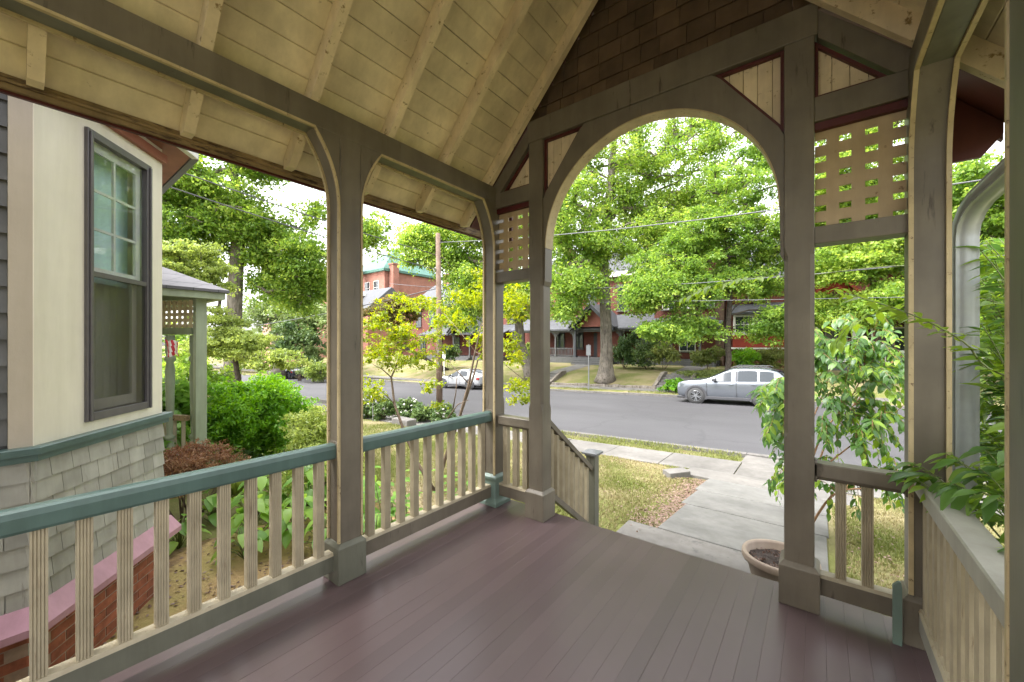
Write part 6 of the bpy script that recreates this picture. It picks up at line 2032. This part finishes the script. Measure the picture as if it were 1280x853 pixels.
# long bright arching spray reaching across the corner post
sp = thing('arching_spray', 'long bright green leafy branch arching across the right corner post', 'branch', (3.4, -0.9, gz(3.4, -.9)))
sl_, slw = [], MB()
branch([(3.4, -0.9, -0.6), (3.42, -1.0, 0.6), (3.30, -1.05, 1.25), (1256, 470, 1.55), (1205, 428, 1.62), (1150, 398, 1.78), (1095, 378, 2.15), (1040, 362, 2.6)], 0.006, 44, br_me, 0.95, 0.5, 0.4, sl_, slw)
branch([(3.6, 0.6, -0.6), (3.7, 0.8, 1.0), (3.2, 1.0, 1.95), (1000, 345, 3.4), (930, 348, 3.4), (880, 362, 3.5), (850, 374, 3.6)], 0.006, 40, br_me, 1.0, 0.7, 0.5, sl_, slw)
branch([(3.5, 0.2, -0.6), (3.45, 0.2, 1.2), (3.1, 0.4, 1.75), (1075, 400, 3.0), (1045, 430, 3.1)], 0.006, 26, br_me, 1.3, 0.9, 0.45, sl_, slw)
slw.build('stem', M['stem'], sp, smooth=True)
settle(sl_, sp, 290)
# little broad leaved plants under the front railing
hosta('broad leaved plant at the foot of the front right railing', 2.52, 0.42, 9, 0.30)
hosta('broad leaved plant between the pot and the front right railing', 2.85, 0.5, 9, 0.28)

# flower pot on the landing
px_, py_ = 2.17, 1.10
pt_ = thing('plant_pot', 'wide beige plant pot of bare soil on the landing beside the arch post', 'pot', (px_, py_, -0.60))
prof = [(r_ * 0.9, z_) for r_, z_ in [(0.17, 0.0), (0.19, 0.02), (0.235, 0.16), (0.265, 0.27), (0.298, 0.285), (0.305, 0.30), (0.302, 0.335), (0.295, 0.345), (0.272, 0.345), (0.262, 0.33), (0.255, 0.26), (0.0, 0.255)]]
MB().lathe(prof, (px_, py_, -0.60), 40, caps=False).build('pot_body', M['pot'], pt_, smooth=True)
sv = MB(); ring = []
for i in range(9):
    r = 0.230 * (1 - i / 9)
    for k in range(36):
        t = 2 * math.pi * k / 36
        sv.v.append((px_ + r * math.cos(t), py_ + r * math.sin(t), -0.60 + 0.275 + 0.02 * (1 - r / 0.230) + rnd.uniform(-0.008, 0.008)))
for i in range(8):
    for k in range(36):
        sv.f.append((i * 36 + k, i * 36 + (k + 1) % 36, (i + 1) * 36 + (k + 1) % 36, (i + 1) * 36 + k)); sv.mi.append(0)
sv.f.append(tuple(range(8 * 36, 9 * 36))); sv.mi.append(0)
sv.build('soil', M['soil'], pt_)
V, Q, tn = clump_leaves([(px_ + 0.2 * math.cos(a) * r, py_ + 0.2 * math.sin(a) * r, -0.60 + 0.292) for a, r in [(rnd.uniform(0, 6.28), rnd.random() ** .5) for _ in range(60)]], [(0.03, 0.03, 0.008)] * 60, 5, 0.022, aspect=0.5)
link('bark_chips', mesh_np('bark_chips', V, Q, M['chips'], tn), pt_, kind='stuff')

# ---------------------------------------------------------------- lawn grass and litter near the porch
def scatter_grass(name, regions, n, h, dry):
    P_ = []
    for (x0, x1, y0, y1) in regions:
        k = int(n * (x1 - x0) * (y1 - y0))
        p = np.stack([rng.uniform(x0, x1, k), rng.uniform(y0, y1, k)], 1)
        P_.append(p)
    P_ = np.concatenate(P_)
    x, y = P_[:, 0], P_[:, 1]
    f = 0.5 + 0.35 * np.sin(x * 1.7 + np.sin(y * 1.1) * 2) * np.sin(y * 1.3 + 0.7) + 0.25 * np.sin(4.1 * x + 2.3 * y)
    keep = (rng.random(len(x)) < np.clip(0.25 + f, 0.1, 1))
    for cx, cy, rx, ry in ((0.85, 3.3, 0.3, 1.5), (-1.5, -1.3, 1.3, 2.15), (3.4, 1.3, 0.6, 0.4)):
        keep &= (((x - cx) / rx) ** 2 + ((y - cy) / ry) ** 2 > rng.uniform(0.6, 1.2, len(x)))
    keep &= ~((x > 0.62) & (x < 2.66) & (y > 0.5) & (y < 1.75)) & ~((x > 0.86) & (x < 2.58) & (y > 1.7) & (y < 5.1)) & ~((x > 0.3) & (x < 2.95) & (y > 5.0) & (y < 6.0)) & ~((x > -0.2) & (x < 3.06) & (y < 0.13))
    x, y, f = x[keep], y[keep], f[keep]
    m = len(x)
    z = np.array([terrain(a, b) for a, b in zip(x, y)])
    hh = h * rng.uniform(0.5, 1.3, m)
    a = rng.uniform(0, 6.283, m)
    lean = rng.uniform(0.1, 0.8, m) * hh
    dx, dy = np.cos(a), np.sin(a)
    w = 0.006 + 0.004 * rng.random(m)
    b0 = np.stack([x - dy * w, y + dx * w, z], 1); b1 = np.stack([x + dy * w, y - dx * w, z], 1)
    t0 = np.stack([x + dx * lean - dy * w * .3, y + dy * lean + dx * w * .3, z + hh], 1); t1 = np.stack([x + dx * lean + dy * w * .3, y + dy * lean - dx * w * .3, z + hh], 1)
    V = np.stack([b0, b1, t1, t0], 1).reshape(-1, 3)
    Q = np.arange(len(V), dtype=np.int32).reshape(-1, 4)
    tn = np.clip(0.32 + (1 - f) * dry + rng.normal(0, 0.18, m), 0, 1)
    link(name, mesh_np(name, V, Q, M['grass'], tn), kind='stuff')
scatter_grass('lawn_grass', [(-5.0, 0.95, 0.2, 6.0), (2.5, 6.5, 0.15, 6.0)], 2600, 0.034, 0.9)
scatter_grass('verge_grass', [(-13, 1.0, 7.22, 8.14), (2.7, 9, 7.22, 8.14)], 900, 0.06, 0.25)
scatter_grass('far_verge_grass', [(-24, -8.2, 19.68, 20.58), (-6.5, 2, 19.68, 20.58)], 260, 0.10, 0.2)
scatter_grass('garden_grass', [(-9, -2.8, -1.0, 6.0)], 700, 0.07, 0.3)
k = 2600
gy_ = rng.uniform(1.75, 4.95, 2200)
gx_ = np.where(gy_ < 3, 0.98, 0.90) - np.abs(rng.normal(0, 0.2, 2200))
xx = np.concatenate([rng.uniform(-2.7, -0.25, 2600), gx_, rng.uniform(-4, 0.9, 700), rng.uniform(2.6, 5, 500)])
yy = np.concatenate([rng.uniform(-3.4, 0.8, 2600), gy_, rng.uniform(0.2, 5.8, 700), rng.uniform(0.2, 4, 500)])
P_ = np.stack([xx, yy, np.array([terrain(a, b) + 0.03 for a, b in zip(xx, yy)])], 1)
D = rng.normal(size=(len(xx), 3)); D[:, 2] *= 0.2
N = np.stack([rng.normal(0, .25, len(xx)), rng.normal(0, .25, len(xx)), np.ones(len(xx))], 1)
V, Q = leaf_arrays(P_, D, N, rng.uniform(0.02, 0.05, len(xx)), rng.uniform(0.012, 0.03, len(xx)))
link('fallen_leaves', mesh_np('fallen_leaves', V, Q, M['chips'], np.clip(rng.normal(0.6, 0.3, len(xx)), 0, 1)), kind='stuff')
# ================================================================ CARS
def car_paint(name, col, metal=0.5):
    m, nt, bs = new_mat(name)
    n1 = noise(nt, obj_vec(nt), 900, 2)
    c = ramp(nt, n1, 0.3, 0.7, tuple(x * 0.93 for x in col), tuple(min(1, x * 1.07) for x in col))
    nt.links.new(c, bs.inputs['Base Color'])
    bs.inputs['Metallic'].default_value = metal
    bs.inputs['Roughness'].default_value = 0.26
    bs.inputs['Coat Weight'].default_value = 0.8
    bs.inputs['Coat Roughness'].default_value = 0.06
    return m
M['silver'] = car_paint('silver_car_paint', (0.17, 0.185, 0.21), 0.6)
M['white_car'] = car_paint('white_car_paint', (0.34, 0.345, 0.36), 0.05)
M['dark_car'] = car_paint('dark_car_paint', (0.03, 0.035, 0.05), 0.4)
M['car_glass'] = flat('car_glass', (0.02, 0.026, 0.032), 0.06, 0.0, 0.4)
M['cladding'] = flat('black_cladding', (0.045, 0.045, 0.05), 0.55)
M['tyre'] = flat('tyre_rubber', (0.045, 0.045, 0.045), 0.8)
M['alloy'] = flat('alloy_rim', (0.35, 0.36, 0.38), 0.3, 0.8)
M['lamp'] = flat('lamp_glass', (0.10, 0.11, 0.12), 0.08, 0.2, 1.0)
SUV = dict(st=[(-2.32, .42, .74, .80, .70), (-2.25, .30, .90, .97, .84), (-1.95, .25, 1.00, 1.07, .905), (-1.25, .23, 1.04, 1.13, .93), (-1.0, .23, 1.05, 1.16, .93), (-0.14, .23, 1.06, 1.60, .93), (0.2, .23, 1.07, 1.70, .93), (0.8, .23, 1.08, 1.72, .93), (1.45, .23, 1.10, 1.69, .925), (1.95, .27, 1.12, 1.58, .905), (2.24, .32, 1.08, 1.18, .86), (2.32, .45, .94, 1.0, .76)],
           wheels=(-1.40, 1.30), r=0.375, side=[(-0.60, 0.10), (0.28, 0.36), (0.38, 1.12), (1.22, 1.74)])
SEDAN = dict(st=[(-2.3, .38, .56, .60, .66), (-2.22, .26, .70, .75, .80), (-1.9, .22, .80, .86, .86), (-1.1, .2, .86, .95, .885), (-0.8, .2, .88, .99, .89), (-0.1, .2, .90, 1.36, .89), (0.25, .2, .91, 1.44, .89), (0.8, .2, .92, 1.44, .89), (1.3, .21, .93, 1.33, .885), (1.8, .24, .94, 1.06, .87), (2.2, .28, .92, 1.0, .83), (2.3, .42, .80, .86, .72)],
             wheels=(-1.38, 1.34), r=0.325, side=[(-0.5, 0.16), (0.30, 0.36), (0.38, 1.05)])
def make_car(name, label, spec, body_m, loc, rz, tilt=0.0):
    t = thing(name, label, 'car', loc, rz, group='cars parked across the street')
    t.rotation_euler = (0, tilt, rz)
    st = spec['st']
    def sec(x):
        for i in range(len(st) - 1):
            if st[i][0] <= x <= st[i + 1][0]:
                u = (x - st[i][0]) / (st[i + 1][0] - st[i][0])
                return [st[i][k] + u * (st[i + 1][k] - st[i][k]) for k in range(1, 5)]
        return list(st[0][1:]) if x < st[0][0] else list(st[-1][1:])
    def half(x):
        zb, bl, tp, w = sec(x)
        cab = max(0.0, min(1.0, (tp - bl - 0.10) / 0.35))
        wt = w * (0.93 - 0.19 * cab)
        return [(0, zb), (w * 0.84, zb), (w * 0.965, zb + 0.10), (w, zb + (bl - zb) * 0.55), (w * 0.985, bl - 0.07), (w * 0.955, bl), (w * 0.955 + (wt - w * 0.955) * 0.5, bl + (tp - bl) * 0.5),
                (wt, tp - 0.05 * cab - 0.01), (wt * 0.75, tp), (0, tp + 0.015)]
    xs_ = [s[0] for s in st]
    xs2 = []
    for a, b_ in zip(xs_[:-1], xs_[1:]):
        xs2 += [a, (a + b_) / 2] if b_ - a > 0.3 else [a]
    xs2.append(xs_[-1])
    vs, fs = [], []
    for x in xs2:
        hf = half(x)
        ringp = [(x, -y, z) for y, z in hf] + [(x, y, z) for y, z in reversed(hf[1:-1])]
        vs += ringp
    n = 18
    for i in range(len(xs2) - 1):
        for k in range(n):
            fs.append((i * n + k, (i + 1) * n + k, (i + 1) * n + (k + 1) % n, i * n + (k + 1) % n))
    fs.append(tuple(range(n))); fs.append(tuple(reversed(range((len(xs2) - 1) * n, len(xs2) * n))))
    bo = link('body', mesh_from('body', vs, fs, body_m, True), t, local=True)
    sm = bo.modifiers.new('smooth', 'SUBSURF'); sm.levels = 1; sm.render_levels = 2
    def side_pt(x, v, s, off=0.03):
        hf = half(x); a, m_, c_ = hf[5], hf[6], hf[7]
        y = a[0] + (c_[0] - a[0]) * v; z = a[1] + (c_[1] - a[1]) * v
        return (x, s * (y + off), z)
    # side windows
    for s in (-1, 1):
        for (xa, xb) in spec['side']:
            k = 6
            m = MB(); pts = []
            for i in range(k + 1):
                x = xa + (xb - xa) * i / k
                pts += [side_pt(x, 0.06, s), side_pt(x, 0.88, s)]
            m.add(pts, [(2 * i, 2 * i + 2, 2 * i + 3, 2 * i + 1) if s < 0 else (2 * i, 2 * i + 1, 2 * i + 3, 2 * i + 2) for i in range(k)])
            m.build('side_window' if xb - xa > 0.2 else 'window_pillar', M['car_glass'] if xb - xa > 0.2 else M['cladding'], t, smooth=True, local=True)
        # sill cladding, arches, door seams, handles, mirror
        wa, wb_ = spec['wheels']; r = spec['r']
        w = sec(0)[3]
        MB().box(wa + r + .1, wb_ - r - .1, *sorted((s * (w * 0.93), s * (w + 0.012))), 0.24, 0.37).build('sill_cladding', M['cladding'], t, local=True, bevel=0.015)
        for wx in spec['wheels']:
            rings = []
            m = MB(); nn = 20
            for i in range(nn + 1):
                a = math.radians(-20) + math.radians(220) * i / nn
                for rr, yo in ((r + 0.03, 0.012), (r + 0.115, 0.010)):
                    m.v.append((wx + rr * math.cos(a), s * (w + yo), r + rr * math.sin(a)))
                for rr, yo in ((r + 0.115, -0.06), (r + 0.03, -0.12)):
                    m.v.append((wx + rr * math.cos(a), s * (w + yo), r + rr * math.sin(a)))
            for i in range(nn):
                for q in range(4):
                    m.f.append((4 * i + q, 4 * i + (q + 1) % 4, 4 * i + 4 + (q + 1) % 4, 4 * i + 4 + q)); m.mi.append(0)
            m.build('wheel_arch', M['cladding'], t, local=True)
            MB().lathe([(0.001, 0), (r + 0.04, 0), (r + 0.04, 0.004), (0.001, 0.004)], (wx, s * (w + 0.004), r), 24, 'y').build('wheel_well', M['black'], t, local=True)
        xd = spec['side'][1][0] + 0.03
        for x in (xd, spec['side'][0][0] - 0.32):
            m = MB()
            for i in range(8):
                pass
            zb, bl, tp, w2 = sec(x)
            m.box(x - 0.006, x + 0.006, *sorted((s * (w2 + 0.001), s * (w2 - 0.03))), 0.38, bl - 0.03)
            m.build('door_seam', M['black'], t, local=True)
        for x in (xd - 0.2, spec['side'][2][1] - 0.12):
            zb, bl, tp, w2 = sec(x)
            MB().box(x - 0.10, x + 0.10, *sorted((s * (w2 + 0.002), s * (w2 + 0.028))), bl - 0.13, bl - 0.10).build('door_handle', body_m, t, local=True, bevel=0.008)
        x = spec['side'][0][0] + 0.05
        zb, bl, tp, w2 = sec(x)
        mo = MB().box(x - 0.11, x + 0.07, *sorted((s * (w2 + 0.06), s * (w2 + 0.22))), bl + 0.03, bl + 0.17).build('mirror', M['cladding'], t, local=True, bevel=0.03)
        MB().box(x - 0.03, x + 0.03, *sorted((s * (w2 - 0.06), s * (w2 + 0.059))), bl + 0.03, bl + 0.07).build('mirror_arm', M['cladding'], mo, local=True)
        # lamps at both ends
        hx = st[1][0]
        hl = [half(hx + 0.02 + 0.36 * i / 4) for i in range(5)]
        m = MB(); pts = []
        for i in range(5):
            x = hx + 0.03 + 0.36 * i / 4
            zb, bl, tp, w2 = sec(x)
            pts += [(x - 0.02, s * (w2 * 0.985 + 0.014), bl - 0.20 + 0.03 * i), (x, s * (w2 * 0.965 + 0.012), bl - 0.045 + 0.008 * i)]
        m.add(pts, [(2 * i, 2 * i + 2, 2 * i + 3, 2 * i + 1) for i in range(4)])
        m.build('headlight', M['lamp'], t, smooth=True, local=True)
        x = st[-2][0]
        zb, bl, tp, w2 = sec(x - 0.1)
        MB().box(x - 0.22, x + 0.03, *sorted((s * (w2 * 0.88), s * (w2 + 0.01))), bl - 0.22, bl - 0.05).build('tail_light', flat('tail_lamp_red', (0.25, 0.02, 0.02), 0.2), t, local=True, bevel=0.02)
        # wheels
        for wx in spec['wheels']:
            wl2 = thing_part = bpy.data.objects.new('wheel', MB().lathe([(r * 0.66, -0.11), (r * 0.93, -0.115), (r, -0.08), (r, 0.08), (r * 0.93, 0.115), (r * 0.66, 0.11)], (0, 0, 0), 36, 'y', caps=False).mesh('tyre', M['tyre'], True))
            COL.objects.link(wl2); wl2.parent = t; wl2.location = (wx, s * (w - 0.085), r)
            m = MB().lathe([(r * 0.70, 0.0), (r * 0.70, 0.075), (r * 0.64, 0.09), (r * 0.62, 0.05), (0.01, 0.03)], (0, 0, 0), 36, 'y', caps=False)
            for k in range(10):
                a = 2 * math.pi * k / 10 + (0.12 if k % 2 else -0.12)
                m.bar((0.03 * math.cos(a), 0.085, 0.03 * math.sin(a)), (r * 0.65 * math.cos(a), 0.092, r * 0.65 * math.sin(a)), 0.03, 0.03, up=(0, 1, 0))
            m.lathe([(0.07, 0.06), (0.065, 0.11), (0.001, 0.112)], (0, 0, 0), 16, 'y', caps=False)
            m.v = [(a, b_ * s + s * 0.02, c_) for a, b_, c_ in m.v]
            link('rim', m.mesh('rim', M['alloy'], False), wl2, local=True)
    # windscreen, rear screen, grille, bumpers, roof rails
    def screen(xa, xb, nm):
        m = MB(); pts = []
        for i in range(5):
            x = xa + (xb - xa) * i / 4
            hf = half(x)
            wt = hf[7][0] * 0.92
            z = hf[8][1] + 0.020
            pts += [(x, -wt, z - 0.035), (x, 0, z), (x, wt, z - 0.035)]
        m.add(pts, [q for i in range(4) for q in ((3 * i, 3 * i + 1, 3 * i + 4, 3 * i + 3), (3 * i + 1, 3 * i + 2, 3 * i + 5, 3 * i + 4))])
        m.build(nm, M['car_glass'], t, smooth=True, local=True)
    screen(st[4][0] + 0.06, st[5][0] + 0.12, 'windscreen')
    screen(st[-4][0] + 0.2 if spec is SUV else st[-5][0] + 0.1, st[-2][0] - 0.05 if spec is SUV else st[-3][0] - 0.05, 'rear_screen')
    zb, bl, tp, w2 = sec(st[1][0])
    MB().box(st[0][0] - 0.03, st[1][0] + 0.05, -0.52, 0.52, 0.46, bl - 0.08).build('grille', M['cladding'], t, local=True, bevel=0.03)
    MB().box(st[0][0] + 0.02, st[1][0] + 0.4, -0.80, 0.80, 0.23, 0.36).build('front_bumper', M['cladding'], t, local=True, bevel=0.04)
    MB().box(st[-1][0] - 0.4, st[-1][0] + 0.01, -0.80, 0.80, 0.27, 0.42).build('rear_bumper', M['cladding'], t, local=True, bevel=0.04)
    if spec is SUV:
        for s in (-1, 1):
            MB().tube([(0.1, s * 0.62, 1.70), (0.22, s * 0.62, 1.765), (1.5, s * 0.61, 1.745), (1.62, s * 0.61, 1.69)], 0.018, 6).build('roof_rail', M['cladding'], t, local=True)
    return t
def zroad(x): return gz(x, 12) + 0.004 + 0.05 * (1 - ((18.3 - 13.9) / 5.6) ** 2)
make_car('parked_suv', 'silver suv with black wheel arches parked at the far kerb', SUV, M['silver'], (-0.78, 18.35, zroad(-0.78)), 0.0, -0.03)
make_car('parked_car', 'white saloon parked at the far kerb behind the utility pole', SEDAN, M['white_car'], (-18.6, 18.4, zroad(-18.6)), 0.0, -0.03)
make_car('parked_car', 'dark car far down the street left of the thuja globe', SEDAN, M['dark_car'], (-48, 18.4, zroad(-48)), 0.0, -0.03)
